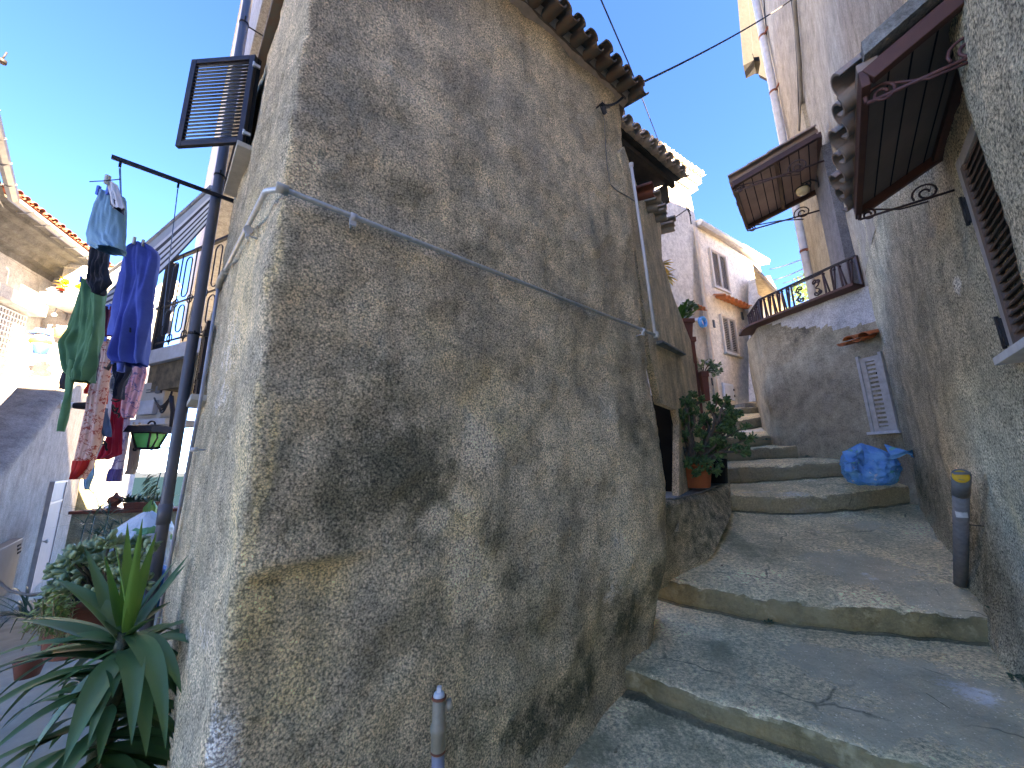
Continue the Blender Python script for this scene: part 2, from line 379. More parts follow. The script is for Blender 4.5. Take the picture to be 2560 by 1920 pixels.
def leafmat(name, c1, c2, rough=.35, trans=.25):
    m = M(name, rough)
    oi = m.n('ShaderNodeNewGeometry')
    f = m.ramp(oi.outputs['Random Per Island'], [(0, 0.), (1, 1.)])
    f2 = m.noise(14, 4)
    m.base(m.mix(m.math('ADD', m.math('MULTIPLY', f, .7), m.math('MULTIPLY', f2, .3)), c1, c2))
    m.b.inputs['Subsurface Weight'].default_value = 0
    m.b.inputs['Specular IOR Level'].default_value = .45
    return m.mat
MAT['leaf_jade'] = leafmat('dark_jade_leaf', (.03, .075, .022), (.11, .20, .06))
MAT['leaf_jade_l'] = leafmat('pale_jade_leaf', (.12, .20, .09), (.32, .40, .20))
MAT['leaf_yucca'] = leafmat('yucca_leaf', (.035, .115, .035), (.085, .20, .065), .42)
MAT['leaf_yucca_y'] = leafmat('young_yucca_leaf', (.06, .19, .03), (.14, .32, .05), .38)
MAT['leaf_lime'] = leafmat('yellow_green_leaf', (.13, .24, .05), (.30, .38, .11))
MAT['leaf_green'] = leafmat('bright_green_leaf', (.05, .17, .03), (.13, .33, .06))
MAT['leaf_tree'] = leafmat('tree_leaf', (.09, .2, .06), (.2, .33, .12), .5)
MAT['leaf_dark'] = leafmat('dark_leaf', (.02, .06, .03), (.05, .11, .05))
MAT['leaf_yel'] = leafmat('yellowing_leaf', (.55, .38, .03), (.7, .55, .08))
MAT['leaf_gold'] = leafmat('golden_leaf', (.60, .40, .06), (.75, .5, .1))
MAT['cornice'] = plaster('shaded_stained_cornice', (.12, .122, .128), (.075, .076, .08), (.04, .038, .038), .6, .3)  # shade under the gutter put into the base colour, random stains on top
MAT['eave_far'] = plaster('shaded_eave_timber', (.016, .0155, .0155), (.012, .0115, .0115), (.006, .006, .006), .6, .3)  # near-black base colour stands in for shade on the far eave
MAT['bark'] = soft('grey_brown_bark', (.17, .13, .10), (.10, .075, .055), 20, .9, (50, .6, .005))
MAT['bark_y'] = soft('shaggy_yucca_trunk', (.11, .105, .06), (.05, .06, .03), 25, .95, (40, .9, .01))
MAT['dry'] = soft('dry_stem', (.35, .27, .15), (.25, .18, .09), 20, .9, None)

def fabric(name, c1, c2=None, rough=.9, scale=120):
    m = M(name, rough); c2 = c2 or tuple(x*.8 for x in c1)
    m.base(m.mix(m.ramp(m.noise(6, 6), [(.35, 0.), (.65, 1.)]), c1, c2)); m.bump(m.noise(scale, 3), .35, .003)
    m.b.inputs['Sheen Weight'].default_value = .15
    return m.mat
def veined(name, c1, c2, vein, scale=14, w=.05):
    m = M(name, .9)
    b_ = m.mix(m.ramp(m.noise(3, 4), [(.4, 0.), (.6, 1.)]), c1, c2)
    d = m.n('ShaderNodeTexVoronoi'); d.feature = 'DISTANCE_TO_EDGE'; d.inputs['Scale'].default_value = scale
    nn = m.n('ShaderNodeTexNoise'); nn.inputs['Scale'].default_value = 18; m.l(m.co, nn.inputs['Vector'])
    vv = m.n('ShaderNodeMix'); vv.data_type = 'VECTOR'; vv.inputs[0].default_value = .12
    m.l(m.co, vv.inputs[4]); m.l(nn.outputs['Color'], vv.inputs[5]); m.l(vv.outputs[1], d.inputs['Vector'])
    e = m.ramp(d.outputs['Distance'], [(w, 1.), (w*1.8, 0.)])
    e = m.math('MULTIPLY', e, m.ramp(m.noise(9, 3), [(.42, 0.), (.5, 1.)]))
    m.base(m.mix(e, b_, vein)); m.bump(m.noise(120, 3), .3, .003); return m.mat
MAT['c_shorts'] = fabric('light_blue_cotton', (.13, .33, .45), (.17, .38, .5))
MAT['c_navy'] = fabric('navy_cloth', (.012, .016, .035))
MAT['c_black'] = fabric('black_cloth', (.012, .012, .015), (.03, .03, .035))
MAT['c_green'] = fabric('green_cotton', (.05, .17, .07), (.07, .22, .1))
MAT['c_robe'] = fabric('royal_blue_towelling', (.03, .075, .31), (.045, .11, .40), .95, 60)
MAT['c_white'] = fabric('white_cloth', (.68, .68, .68), (.6, .6, .62))
MAT['c_red'] = fabric('scarlet_cloth', (.60, .03, .02), (.5, .02, .02))
MAT['c_crim'] = fabric('crimson_cloth', (.42, .015, .045), (.34, .012, .04))
MAT['c_pink'] = veined('pink_starred_cloth', (.62, .28, .33), (.66, .36, .38), (.12, .1, .22), 9, .03)
MAT['c_pants'] = veined('salmon_branch_print', (.66, .36, .28), (.62, .44, .38), (.38, .07, .05), 13, .04)
MAT['c_lilac'] = veined('lilac_printed_cloth', (.5, .46, .55), (.42, .38, .46), (.2, .15, .28), 11, .04)
MAT['c_purple'] = fabric('violet_cloth', (.09, .07, .22))
MAT['c_denim'] = fabric('denim_blue_cloth', (.05, .10, .19), (.07, .15, .26))
MAT['c_beige'] = fabric('beige_cloth', (.42, .34, .29))
MAT['c_maroon'] = fabric('maroon_cloth', (.16, .02, .04))
MAT['c_neon'] = fabric('neon_green_cloth', (.4, .75, .05))
MAT['c_print'] = veined('dark_floral_print', (.06, .07, .11), (.3, .3, .28), (.5, .5, .45), 16, .06)
MAT['c_dgrey'] = fabric('dark_grey_cloth', (.06, .06, .08))
MAT['awn_grey'] = fabric('grey_awning_canvas', (.33, .38, .42), (.28, .33, .37))
MAT['awn_white'] = fabric('white_awning_canvas', (.62, .63, .63), (.55, .56, .57))
MAT['awn_dark'] = fabric('black_awning_stripe', (.02, .02, .025))

def bagmat(name, c, c2, tr=.35, rough=.22, print_=None):
    m = M(name, rough)
    col = m.mix(m.ramp(m.noise(5, 5), [(.4, 0.), (.62, 1.)]), c, c2)
    if print_:
        for i, (pc, t0) in enumerate(print_):
            mp = m.noise(6+i*1.7, 2, .4, stretch=(1+i*.3, 1, 1.4-i*.2)); col = m.mix(m.ramp(mp, [(t0, 0.), (t0+.02, 1.)]), col, pc)
    m.base(col); m.b.inputs['Transmission Weight'].default_value = 0
    m.b.inputs['Specular IOR Level'].default_value = .6
    m.bump(m.math('ADD', m.noise(22, 4, .6, dist=1.5), m.math('MULTIPLY', m.noise(60, 3, .6, dist=2), .4)), .7, .02); return m.mat
MAT['bag_blue'] = bagmat('thin_blue_plastic', (.015, .30, .72), (.09, .47, .80), print_=[((.05, .42, .40), .66), ((.4, .6, .75), .70)])
MAT['bag_blue2'] = bagmat('blue_plastic_sack', (.01, .16, .5), (.03, .3, .65))
MAT['bag_white'] = bagmat('printed_white_plastic', (.6, .68, .72), (.45, .6, .66), print_=[((.05, .3, .12), .6), ((.55, .06, .08), .68)])
MAT['glass_green'] = soft('green_lantern_glass', (.05, .5, .14), (.08, .6, .2), 6, .2, None)
MAT['glass_lamp'] = soft('amber_lamp_glass', (.55, .45, .28), (.5, .4, .25), 6, .2, None)
MAT['blue_pl'] = soft('blue_glazed_pot', (.02, .11, .45), (.03, .15, .55), 5, .35, None)
MAT['orange_pl'] = soft('orange_bowl', (.7, .22, .05), (.65, .2, .05), 5, .5, None)
MAT['basket'] = soft('orange_wicker', (.55, .3, .14), (.45, .24, .1), 30, .8, (40, .6, .01))
MAT['label_grey'] = soft('off_white_sticker', (.5, .5, .47), (.35, .35, .33), 40, .6, None)

# attribute blobs on a wall: (px,py,rx,ry,strength,channel), centres and sizes turned into wall coordinates
def blobs_on(W, spec):
    out = []
    for (px, py, rx, ry, st, ch) in spec:
        a, z = W.at(px, py); a1, _ = W.at(px+rx, py); a0, _ = W.at(px-rx, py); _, z1 = W.at(px, py-ry); _, z0 = W.at(px, py+ry)
        out.append((a, z, abs(a1-a0)/2+1e-6, abs(z1-z0)/2+1e-6, st, ch))
    return out
def eval_blobs(bl, a, z, wob=.25):
    r = [0.0]*6
    wa = a + wob*.35*N3.noise(V((a*3, z*3, 5.5))); wz = z + wob*.35*N3.noise(V((a*3, z*3, 9.5)))
    for (ca, cz, ra, rz, st, ch) in bl:
        q = ((wa-ca)/ra)**2+((wz-cz)/rz)**2
        if q < 4: r[ch] = max(r[ch], st*math.exp(-q*1.1))
    return r
FAST_MESH = False
# ================================================================== PLAN
CORNER = V((-.75, 1.08, 0))
WM = Wall((-.75, 1.08), (.777, .63))                 # main wall of the corner house
WL = Wall((-.75, 1.08), (-.68, .733))               # its left side wall
E1 = WM.pt(2.14, 0)
WS = Wall((1.0, 2.67), (.53, .85))                   # recessed wall behind it, up the alley
WR = Wall((2.44, 2.09), (.644, .765))                # long wall on the right
WU = Wall((4.3, 4.3), (.546, .838))                  # its upper continuation
WB = Wall((4.3, 4.3), (-.3, .954))                   # bastion under the terrace
WT = Wall((6.26, 11), (.83, .555))                   # far tower and pink house

def zrow(W, a, o, py):
    lo, hi = -3.0, 12.0                    # height of the wall point (a, o) that is seen at image row py
    for _ in range(50):
        m_ = (lo+hi)/2; q = W.pt(a, m_, o)
        if 960-q.dot(cU)/q.dot(cF)*FPX > py: lo = m_
        else: hi = m_
    return lo

def tiles(mb, p, along, down, n, wd, ln, m=0, th=.009, jitter=.012, seed=1, fill=True, rows=1):
    """n clay barrel tiles side by side; p = upper-left start, each runs along 'down'"""
    rnd = random.Random(seed); along = along.normalized(); down = down.normalized(); up = along.cross(down).normalized()
    if up.z < 0: up = -up
    for k in range(rows):
        for i in range(n):
            for kind in (0, 1):
                if kind == 1 and not fill: continue
                r0 = wd*(.40 if kind == 0 else .36); off = (i+.5+(0 if kind == 0 else .5))*wd
                st = p+along*(off+rnd.uniform(-1, 1)*jitter*.5)+down*(k*ln*.8+rnd.uniform(-1, 1)*jitter)+up*((.03 if kind == 0 else -.005)+rnd.uniform(-.004, .004))
                dn = (down+along*rnd.uniform(-.02, .02)).normalized()
                rows_o = []; rows_i = []
                for e in range(4):
                    t = e/3; rr = r0*(.86+.14*t) if kind == 0 else r0*(1.05-.12*t)
                    c = st+dn*(ln*t)+up*(.006*t)
                    sg = 1 if kind == 0 else -1
                    A = [pi*j/8 for j in range(9)]
                    rows_o.append([c+along*(rr*cos(a))+up*(sg*rr*.8*sin(a)-(0 if sg > 0 else -rr*.5)) for a in A])
                    rows_i.append([c+along*((rr-th)*cos(a))+up*(sg*(rr-th)*.8*sin(a)-(0 if sg > 0 else -rr*.5)) for a in A])
                mb.grid(rows_o, m, True); mb.grid(rows_i, m, True, True)
                for e in (0, 3):
                    vs = rows_o[e]+rows_i[e]
                    mb.add(vs, [(j, j+1, j+10, j+9) for j in range(8)], m)

def plan_surface(name, path, zs, mat, parent, disp, attf=None, outw=None, cap_top=True, extra=None):
    """vertical surface lofted over a plan polyline (list of (V,normal,s)); disp(p,s,z,n)->offset"""
    mb = MB(); rows = []; A = []; B = []
    for z in zs:
        r = []
        for (q, n, s_) in path:
            p = V((q.x, q.y, z)); o = disp(p, s_, z); r.append(p+n*o)
            if attf:
                a = attf(s_, z, p); A.append(a[:3]); B.append(a[3:])
        rows.append(r)
    mb.grid(rows, 0, True, True)
    if attf: mb.att = {'A': A, 'B': B}
    if extra: extra(mb, rows)
    return mb.build(name, mat, parent)

def rounded_path(pts, rad, step, side=1):
    """plan polyline with rounded corners, resampled; returns (point, outward normal, arclength)"""
    out = []; n = len(pts); seg = []
    for i, p in enumerate(pts):
        p = V((p[0], p[1], 0))
        if i in (0, n-1) or rad[i] <= 0: seg.append(p); continue
        a = V((pts[i-1][0], pts[i-1][1], 0)); b = V((pts[i+1][0], pts[i+1][1], 0))
        r = rad[i]; u = (a-p).normalized()*r; w_ = (b-p).normalized()*r
        for k in range(9):
            t = k/8; seg.append((p+u)*(1-t)**2+p*2*t*(1-t)+(p+w_)*t*t)
    L = [0]
    for i in range(1, len(seg)): L.append(L[-1]+(seg[i]-seg[i-1]).length)
    cnt = max(2, int(L[-1]/step)); j = 0
    for k in range(cnt+1):
        s_ = L[-1]*k/cnt
        while j < len(L)-2 and L[j+1] < s_: j += 1
        t = (s_-L[j])/max(1e-9, L[j+1]-L[j]); p = seg[j].lerp(seg[j+1], t)
        d = (seg[j+1]-seg[j]).normalized(); out.append((p, d, s_))
    res = []
    for k, (p, d, s_) in enumerate(out):
        dd = (out[min(k+2, cnt)][0]-out[max(k-2, 0)][0]).normalized()
        res.append((p, V((dd.y, -dd.x, 0))*side, s_))
    return res, L

# ------------------------------------------------------------------ CORNER HOUSE
house = thing('corner_house', 'tall corner house in stained brown pebbledash filling the middle between the two alleys', 'house', (CORNER.x, CORNER.y, -1.5))
Lp = WL.pt(2.1, 0); LBACK = Lp + V((.717*0+.63, .777, 0))*2.2
S0p = V((1.0, 2.67, 0)); 
path, LL = rounded_path([(Lp.x+WM.d.x*1.5, Lp.y+WM.d.y*1.5), (Lp.x, Lp.y), (CORNER.x, CORNER.y), (E1.x, E1.y), (1.04, 2.85)], [0, .03, .055, .14, 0], .021)
LEN_L = 2.1; S_C = 1.5+LEN_L      # arclength of the corner (approx.)
bm_ = blobs_on(WM, [
  # dark soot / algae (channel 0)
  (1000, 1150, 240, 210, .82, 0), (960, 1060, 90, 130, .7, 0), (880, 1230, 130, 160, .75, 0), (760, 1100, 120, 170, .4, 0), (1060, 1250, 120, 120, .8, 0), (950, 240, 110, 130, .42, 0), (1000, 470, 80, 60, .5, 0),
  (1235, 1330, 50, 80, .62, 0), (1285, 1430, 55, 65, .72, 0), (1180, 1225, 30, 80, .45, 0), (1060, 1500, 150, 130, .5, 0), (930, 950, 150, 130, .5, 0), (1050, 1330, 60, 80, .6, 0), (820, 1000, 120, 150, .4, 0), (640, 1230, 90, 160, .5, 0), (760, 1300, 120, 90, .5, 0), (700, 640, 90, 300, .32, 0),
  (1200, 420, 110, 160, .3, 0), (1390, 640, 70, 200, .35, 0), (1450, 900, 110, 180, .3, 0), (1330, 1560, 120, 160, .5, 0), (1600, 1080, 60, 200, .5, 0), (900, 1650, 90, 160, .42, 0), (1560, 900, 40, 200, .35, 0),
  (1150, 780, 150, 120, .25, 0), (850, 420, 60, 60, .4, 0), (1290, 1110, 140, 130, .28, 0), (560, 1050, 60, 260, .38, 0), (1380, 250, 70, 130, .32, 0), (1250, 640, 160, 50, .4, 0), (1450, 770, 120, 40, .45, 0), (900, 900, 170, 110, .35, 0),
  # ochre stains (1)
  (655, 800, 22, 520, .8, 1), (640, 1250, 24, 330, .8, 1), (700, 250, 22, 330, .5, 1), (650, 1520, 100, 130, .85, 1), (760, 1480, 120, 110, .65, 1), (720, 1700, 120, 240, .55, 1), (1180, 1420, 80, 90, .75, 1), (1230, 1020, 120, 150, .45, 1), (1110, 850, 90, 90, .5, 1), (1060, 640, 150, 70, .35, 1), (900, 1800, 60, 130, .3, 1),
  (1260, 1100, 90, 60, .55, 1), (1480, 1640, 110, 90, .35, 1), (1150, 1300, 70, 100, .6, 1), (950, 1580, 100, 60, .3, 1), (1360, 1560, 60, 100, .3, 1),
  # pale worn (2)
  (1535, 1200, 28, 330, .62, 2), (1550, 1390, 36, 80, .9, 2), (1075, 1300, 60, 42, .95, 2), (1165, 1400, 75, 48, 1.0, 2), (1190, 1480, 55, 55, .95, 2), (1205, 1130, 60, 110, .75, 2), (1150, 1260, 40, 50, .7, 2), (1230, 1560, 60, 50, .5, 2), (1330, 1230, 90, 60, .5, 2), (1400, 1600, 80, 60, .45, 2), (1330, 700, 40, 120, .35, 2), (900, 130, 260, 110, .32, 2), (1300, 320, 180, 220, .3, 2), (1080, 650, 70, 60, .4, 2), (960, 1050, 50, 60, .4, 2), (1480, 380, 60, 250, .3, 2), (950, 1500, 40, 40, .4, 2), (1000, 830, 70, 70, .35, 2), (1480, 1190, 30, 200, .35, 2),
  # moss (3)
  (1460, 1740, 130, 110, .8, 3), (1330, 1830, 150, 90, .8, 3), (1590, 1560, 80, 110, .75, 3), (1180, 1860, 130, 90, .5, 3), (1640, 1450, 60, 90, .7, 3), (1440, 1600, 50, 110, .5, 3), (1080, 1760, 30, 200, .55, 3), (960, 1160, 100, 90, .35, 3),
  # white salts (4)
  (565, 1850, 60, 120, .9, 4), (530, 1700, 50, 130, .55, 4), (520, 1760, 90, 60, .5, 4), (1550, 1330, 20, 40, .5, 4), (1530, 1480, 40, 60, .4, 4)])
bl_ = blobs_on(WL, [(600, 700, 40, 260, .5, 1), (520, 1100, 60, 200, .45, 0), (560, 880, 30, 130, .4, 4), (540, 1000, 24, 80, .4, 4), (470, 1350, 40, 190, .4, 0), (600, 300, 40, 200, .2, 2),
  (500, 1620, 30, 160, .35, 4), (470, 1500, 30, 200, .25, 2), (520, 1300, 60, 300, .35, 0), (540, 1500, 30, 200, .35, 1), (580, 1250, 30, 300, .55, 1), (500, 800, 40, 100, .6, 0)])
SHELF = WM.at(660, 1432)
def h_att(s_, z, p):
    if s_ > S_C-.03: return eval_blobs(bm_, (p-CORNER).dot(WM.d), z)
    return eval_blobs(bl_, (p-CORNER).dot(WL.d), z)
def h_disp(p, s_, z):
    o = .028*fr(p, .9, 1, 3)+.012*fr(p, 4, 2, 3)+.0045*nz(p, 26, 3)+.003*nz(p, 60, 4)
    a = s_-S_C
    o += -.018*max(0, z)                                    # batter of the old masonry
    if a > 1.0:                                             # foot flares out towards the steps
        f = min(1, (a-1.0)/.9); zz = max(0, min(1, (-.5-z)/.55)); o -= .13*f*zz*zz*(3-2*zz)
    # a patch whose render has fallen away beside the corner: the lip above overhangs it
    if 0.0 < a < .62:
        lip = -.40 - .0 + .05*(a/.5)*0 + .02*nz((a*5, z*2, 0), 1, 9)
        zl = SHELF[1] + .05*(a-.12)
        dz = zl - z; e = max(0, 1-max(0, a-.22)/.14)*min(1, a/.08)
        if dz > 0: o -= .032*e*math.exp(-dz/.16)*min(1, dz/.015)
        elif dz > -.12: o += .010*e*(1+dz/.12)
    return o
zs = [-1.75+i*.021 for i in range(int((2.74+1.75)/.021)+1)]
if FAST_MESH: zs = zs[::2]+[zs[-1]]; path = path[::2]
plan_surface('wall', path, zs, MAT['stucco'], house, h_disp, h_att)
# roof: verge board, tiles at the eaves, flat top closing
mb = MB()
pr = [WL.pt(2.35, 2.70, 0), WL.pt(-.12, 2.70, .0), WM.pt(2.24, 2.70, .0)]
top = [Lp+V((0, 0, 2.73)), CORNER+V((0, 0, 2.73)), E1+V((0, 0, 2.73)), V((.95, 2.85, 2.74)), V((.1, 4.4, 3.3)), V((-1.6, 4.4, 3.3))]
mb.prism(top, (0, 0, .06)); mb.build('roof', MAT['tile_old'], house)
mb = MB()
dn = (WM.n*1.0+V((0, 0, -.28))).normalized()
tiles(mb, WM.pt(-.12, 2.80, -.20), WM.d, dn, 18, .128, .34, seed=4, rows=1)
for r_ in range(3):
    tiles(mb, WM.pt(-.12, 2.86+.09*r_, -.46-.26*r_), WM.d, dn, 18, .128, .34, seed=5+r_)
mb.build('eaves', MAT['tile_old'], house)
mb = MB(); rnd = random.Random(3)
rows = []
for i in range(60):                      # ragged mortar bed under the tiles
    a = -.1+2.27*i/59; rows.append([WM.pt(a, 2.71+.015*nz((a*9, 0, 0)), -.05), WM.pt(a, 2.73+.015*nz((a*8, 1, 0)), -.01+.012*nz((a*11, 2, 0))), WM.pt(a, 2.77, .03+.02*nz((a*9, 3, 0))), WM.pt(a, 2.80, -.03)])
mb.grid(rows, 0, True); mb.build('eaves_mortar', MAT['tile_old2'], house)

# left side: two windows with sills, frames, louvred shutters
def sill(W, px0, py0, px1, py1, out, th, parent, name='window_sill'):
    a0, z0 = W.at(px0, py0); a1, z1 = W.at(px1, py1); mb = MB()
    z = (z0+z1)/2; mb.wbox(W, min(a0, a1), max(a0, a1), -.03, out, z-th, z); return mb.build(name, MAT['sill'], parent, bevel=.003), z, min(a0, a1), max(a0, a1)
win1 = MB(); 
zs1 = 1.985; a0_, a1_ = 1.28, 1.86
mb = MB(); mb.wbox(WL, a0_, a1_, -.08, .045, zs1-.035, zs1); mb.build('window_sill', MAT['sill'], house, bevel=.003)
def louvre(mb, o, X, Z, N_, wd, ht, n, fr_=.035, th=.02, mf=0, ml=0, tilt=.6, sl=None):
    """louvred panel: o = lower-left corner, X,Z axes, N_ face normal"""
    mb.box(o+X*(fr_/2)+Z*(ht/2), fr_, th, ht, X, N_, Z, mf); mb.box(o+X*(wd-fr_/2)+Z*(ht/2), fr_, th, ht, X, N_, Z, mf)
    mb.box(o+X*(wd/2)+Z*(fr_/2+0), wd-2*fr_-.002, th, fr_, X, N_, Z, mf); mb.box(o+X*(wd/2)+Z*(ht-fr_/2), wd-2*fr_-.002, th, fr_, X, N_, Z, mf)
    ih = ht-2*fr_; sp = ih/n; sl = sl or sp*.9
    zt = (Z*cos(tilt)+N_*sin(tilt)); nt = zt.cross(X).normalized()
    for i in range(n): mb.box(o+X*(wd/2)+Z*(fr_+sp*(i+.5)), wd-2*fr_-.002, .004, sl, X, nt, zt, ml)
# open dark shutter standing out from the wall on its hinges
pz = .0
TL, TR, BR, BL = (486, 165), (634, 134), (606, 352), (437, 399)
aH, zT, zB = 1.3, zrow(WL, 1.3, .02, 136), 2.0
hinge = WL.pt(aH, zB, .02)
wdS = .33; outd = None
best = None
for k in range(-60, 61):                      # angle at which the open leaf's foot passes over the wanted outline
    th_ = radians(k); d_ = (WL.n*cos(th_)+WL.d*sin(th_)); 
    for wq in (.24, .27, .30, .33, .36, .40, .44):
        q = hinge+d_*wq; u = q.dot(cR)/q.dot(cF); v_ = -q.dot(cU)/q.dot(cF); e = abs(1280+u*FPX-437)+abs(960+v_*FPX-397)
        if best is None or e < best[0]: best = (e, d_, wq)
Xs = best[1]; wdS = best[2]
mb = MB(); Nn = Xs.cross(V((0, 0, 1))); louvre(mb, hinge+Nn*0.012, Xs, V((0, 0, 1)), Nn, wdS, zT-zB, 22, .036, .026, tilt=radians(90-18), sl=.022)
shutter = mb.build('shutter', MAT['shutter_dark'], house, bevel=.002)
for zz in (zB+.07, zT-.08):
    mb = MB(); mb.tube([hinge+V((0, 0, zz-zB-.018)), hinge+V((0, 0, zz-zB+.018))], .007); mb.bar(hinge+V((0, 0, zz-zB)), hinge+V((0, 0, zz-zB))-WL.n*.035, .012, .02)
    mb.build('hinge', MAT['galv'], shutter)
# window opening of the upper window (dark reveal) and frame
mb = MB(); mb.wbox(WL, aH+.02, aH+.52, -.02, .012, zs1, zT); mb.build('window', MAT['black'], house)
# lower window on the same wall: sill, closed louvred shutter seen edge-on
b0, b1 = 1.62, 1.98; zs2 = zrow(WL, b0, .03, 988)
mb = MB(); mb.wbox(WL, b0-.04, b1, -.05, .06, zs2-.035, zs2); mb.build('window_sill', MAT['sill'], house, bevel=.003)
mb = MB(); louvre(mb, WL.pt(b0-.02, zs2+.005, .028), WL.d, V((0, 0, 1)), WL.n, .36, .46, 20, .03, .02)
sh2 = mb.build('shutter', MAT['shutter_dark'], house)
for dz_ in (.09, .36): mb = MB(); mb.wbox(WL, b0-.03, b0, .0, .045, zs2+dz_, zs2+dz_+.04); mb.build('hinge', MAT['iron'], sh2)

# ---- recessed second face: doorway, ledge, stair parapet, loggia roof
def sx(px, py, o=0.0): return WS.at(px, py, o)
path2, _ = rounded_path([(.96, 2.60), (2.6, 5.25), (3.4, 6.3)], [0, .1, 0], .05)
bs_ = blobs_on(WS, [(1620, 700, 40, 200, .4, 2), (1660, 900, 60, 60, .4, 0), (1700, 1000, 60, 60, .4, 0), (1720, 1130, 40, 60, .5, 0), (1680, 600, 30, 80, .3, 1)])
def w2top(a):    # silhouette of the parapet descending up the alley
    return a
# polygonal wall with a doorway, traced on its plane and given thickness
def poly_wall(name, W, outline, mat, parent, thick=.25, o=0.0, holes=None):
    mb = MB(); pts = [W.pt(*W.at(x, y, o), o) for x, y in outline]
    mb.prism(pts, -W.n*thick); return mb.build(name, mat, parent)
aa = lambda px, py: WS.at(px, py)
# outline: upper part up to the small tiled verge, then down the stepped parapet
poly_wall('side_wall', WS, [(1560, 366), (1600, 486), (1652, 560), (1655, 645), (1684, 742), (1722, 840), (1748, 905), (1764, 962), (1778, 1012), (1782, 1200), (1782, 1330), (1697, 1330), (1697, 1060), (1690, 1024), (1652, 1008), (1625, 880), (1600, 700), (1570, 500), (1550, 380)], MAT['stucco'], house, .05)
mb = MB(); a0_, z_ = WS.at(1650, 1010, -.18); a1_, z1_ = WS.at(1704, 1240, -.18); mb.wbox(WS, a0_-.25, a1_+.15, -.4, -.055, z1_-.3, z_+.05)
door = mb.build('doorway', MAT['black'], house)
mb = MB()
for i in range(5):
    a = a0_+.02+.06*i; mb.tube([WS.pt(a, z1_, -.1), WS.pt(a, z_, -.1)], .006)
for zz in (z1_+.1, z1_+.3, z1_+.5, z_-.05): mb.tube([WS.pt(a0_, zz, -.1), WS.pt(a1_+.1, zz, -.1)], .006)
mb.build('grille', MAT['iron'], door)
# drip ledge under the pipe elbow
mb = MB(); a0_, z0_ = WS.at(1640, 852); a1_, z1_ = WS.at(1702, 885)
mb.hexa([WS.pt(a0_, z0_-.035, -.02), WS.pt(a1_, z1_-.03, -.02), WS.pt(a1_, z1_-.02, .05), WS.pt(a0_, z0_-.02, .05), WS.pt(a0_, z0_, -.02), WS.pt(a1_, z1_, -.02), WS.pt(a1_, z1_-.005, .05), WS.pt(a0_, z0_-.005, .05)])
mb.build('drip_ledge', MAT['stone_grey'], house)
# small stepped tile verge on the recessed wall
mb = MB(); ax, zx = WS.at(1592, 486); 
for k, (px, py) in enumerate([(1606, 483), (1628, 502), (1648, 528), (1668, 560)]):
    mb = MB(); c = WS.hit(px, py, .05); dn_ = (WS.n*1+V((0, 0, -.12))).normalized()
    tiles(mb, c-dn_*.2-WS.d*.06, WS.d, dn_, 1, .12, .27, 0 if k else 1, seed=20+k)
    if k: tiles(mb, c-dn_*.2-WS.d*.05+V((0, 0, -.05)), WS.d, dn_, 1, .12, .25, 0, seed=30+k)
    mb.build('verge_tile', [MAT['tile_old2'], MAT['terra_dark']], house)
# loggia roof with dark soffit
WLg = Wall(P(1565, 318, y=3.5)[:2], (.777, .63)); zl = P(1565, 318, y=3.5).z
a_r, _ = WLg.at(1702, 438)
mb = MB(); up = (-WLg.n*1.0+V((0, 0, .30))).normalized(); along = WLg.d
mb.prism([WLg.pt(-.35, zl-.05, -.02), WLg.pt(a_r, zl-.05, -.02), WLg.pt(a_r, zl-.05, -.02)+up*1.25, WLg.pt(-.35, zl-.05, -.02)+up*1.25], (0, 0, .035))
for k in range(3): mb.bar(WLg.pt(-.35, zl-.09, -.10)+up*.45*k, WLg.pt(a_r-.02, zl-.09, -.10)+up*.45*k, .05, .07)
mb.build('loggia_soffit', MAT['wood_dark'], house)
mb = MB(); tiles(mb, WLg.pt(-.3, zl+.05, -.24), along, -up, 9, (a_r+.3)/9, .33, seed=8)
tiles(mb, WLg.pt(-.3, zl+.05, -.24)+up*.25+V((0, 0, .02)), along, -up, 9, (a_r+.3)/9, .33, seed=9)
mb.bar(WLg.pt(-.3, zl-.01, .0), WLg.pt(a_r, zl-.01, .0), .05, .035)
mb.build('loggia_tiles', MAT['tile_old2'], house)
mb = MB(); mb.wbox(WLg, -.4, a_r-.05, -1.3, -1.22, zl-1.3, zl+.3)
mb.wbox(WLg, a_r-.12, a_r-.06, -1.2, -.15, zl-.32, zl-.08); mb.build('loggia_back', MAT['wood_dark'], house)

# ------------------------------------------------------------------ POT LEDGE (raised plinth beside the steps)
# ------------------------------------------------------------------ STAIRS
def interp(pl, t):
    n = len(pl)-1; f = t*n; i = min(int(f), n-1); return pl[i].lerp(pl[i+1], f-i)
def line3(spec): return [P(*s_[:2], **s_[2]) for s_ in spec]
edges = []   # (top edge points, riser height left, right)
Z, Y = (lambda v: {'z': v}), (lambda v: {'y': v})
edges.append((line3([(1470, 1640, Z(-1.03)), (1600, 1680, Z(-1.05)), (1748, 1737, Z(-1.06)), (1900, 1781, Z(-1.06)), (2059, 1828, Z(-1.055)), (2292, 1900, Z(-1.05)), (2560, 2000, Z(-1.04)), (2760, 2090, Z(-1.03))]), .11, .12))
edges.append((line3([(1600, 1430, Z(-.84)), (1689, 1453, Z(-.84)), (1906, 1488, Z(-.843)), (2124, 1511, Z(-.845)), (2300, 1524, Z(-.845)), (2445, 1536, Z(-.84)), (2560, 1546, Z(-.84))]), .17, .145))
edges.append((line3([(1740, 1232, Y(4.05)), (1817, 1234, Y(4.1)), (1920, 1240, Y(4.1)), (2010, 1239, Y(4.15)), (2130, 1229, Y(4.2)), (2242, 1215, Y(4.3)), (2300, 1208, Y(4.4))]), .165, .20))
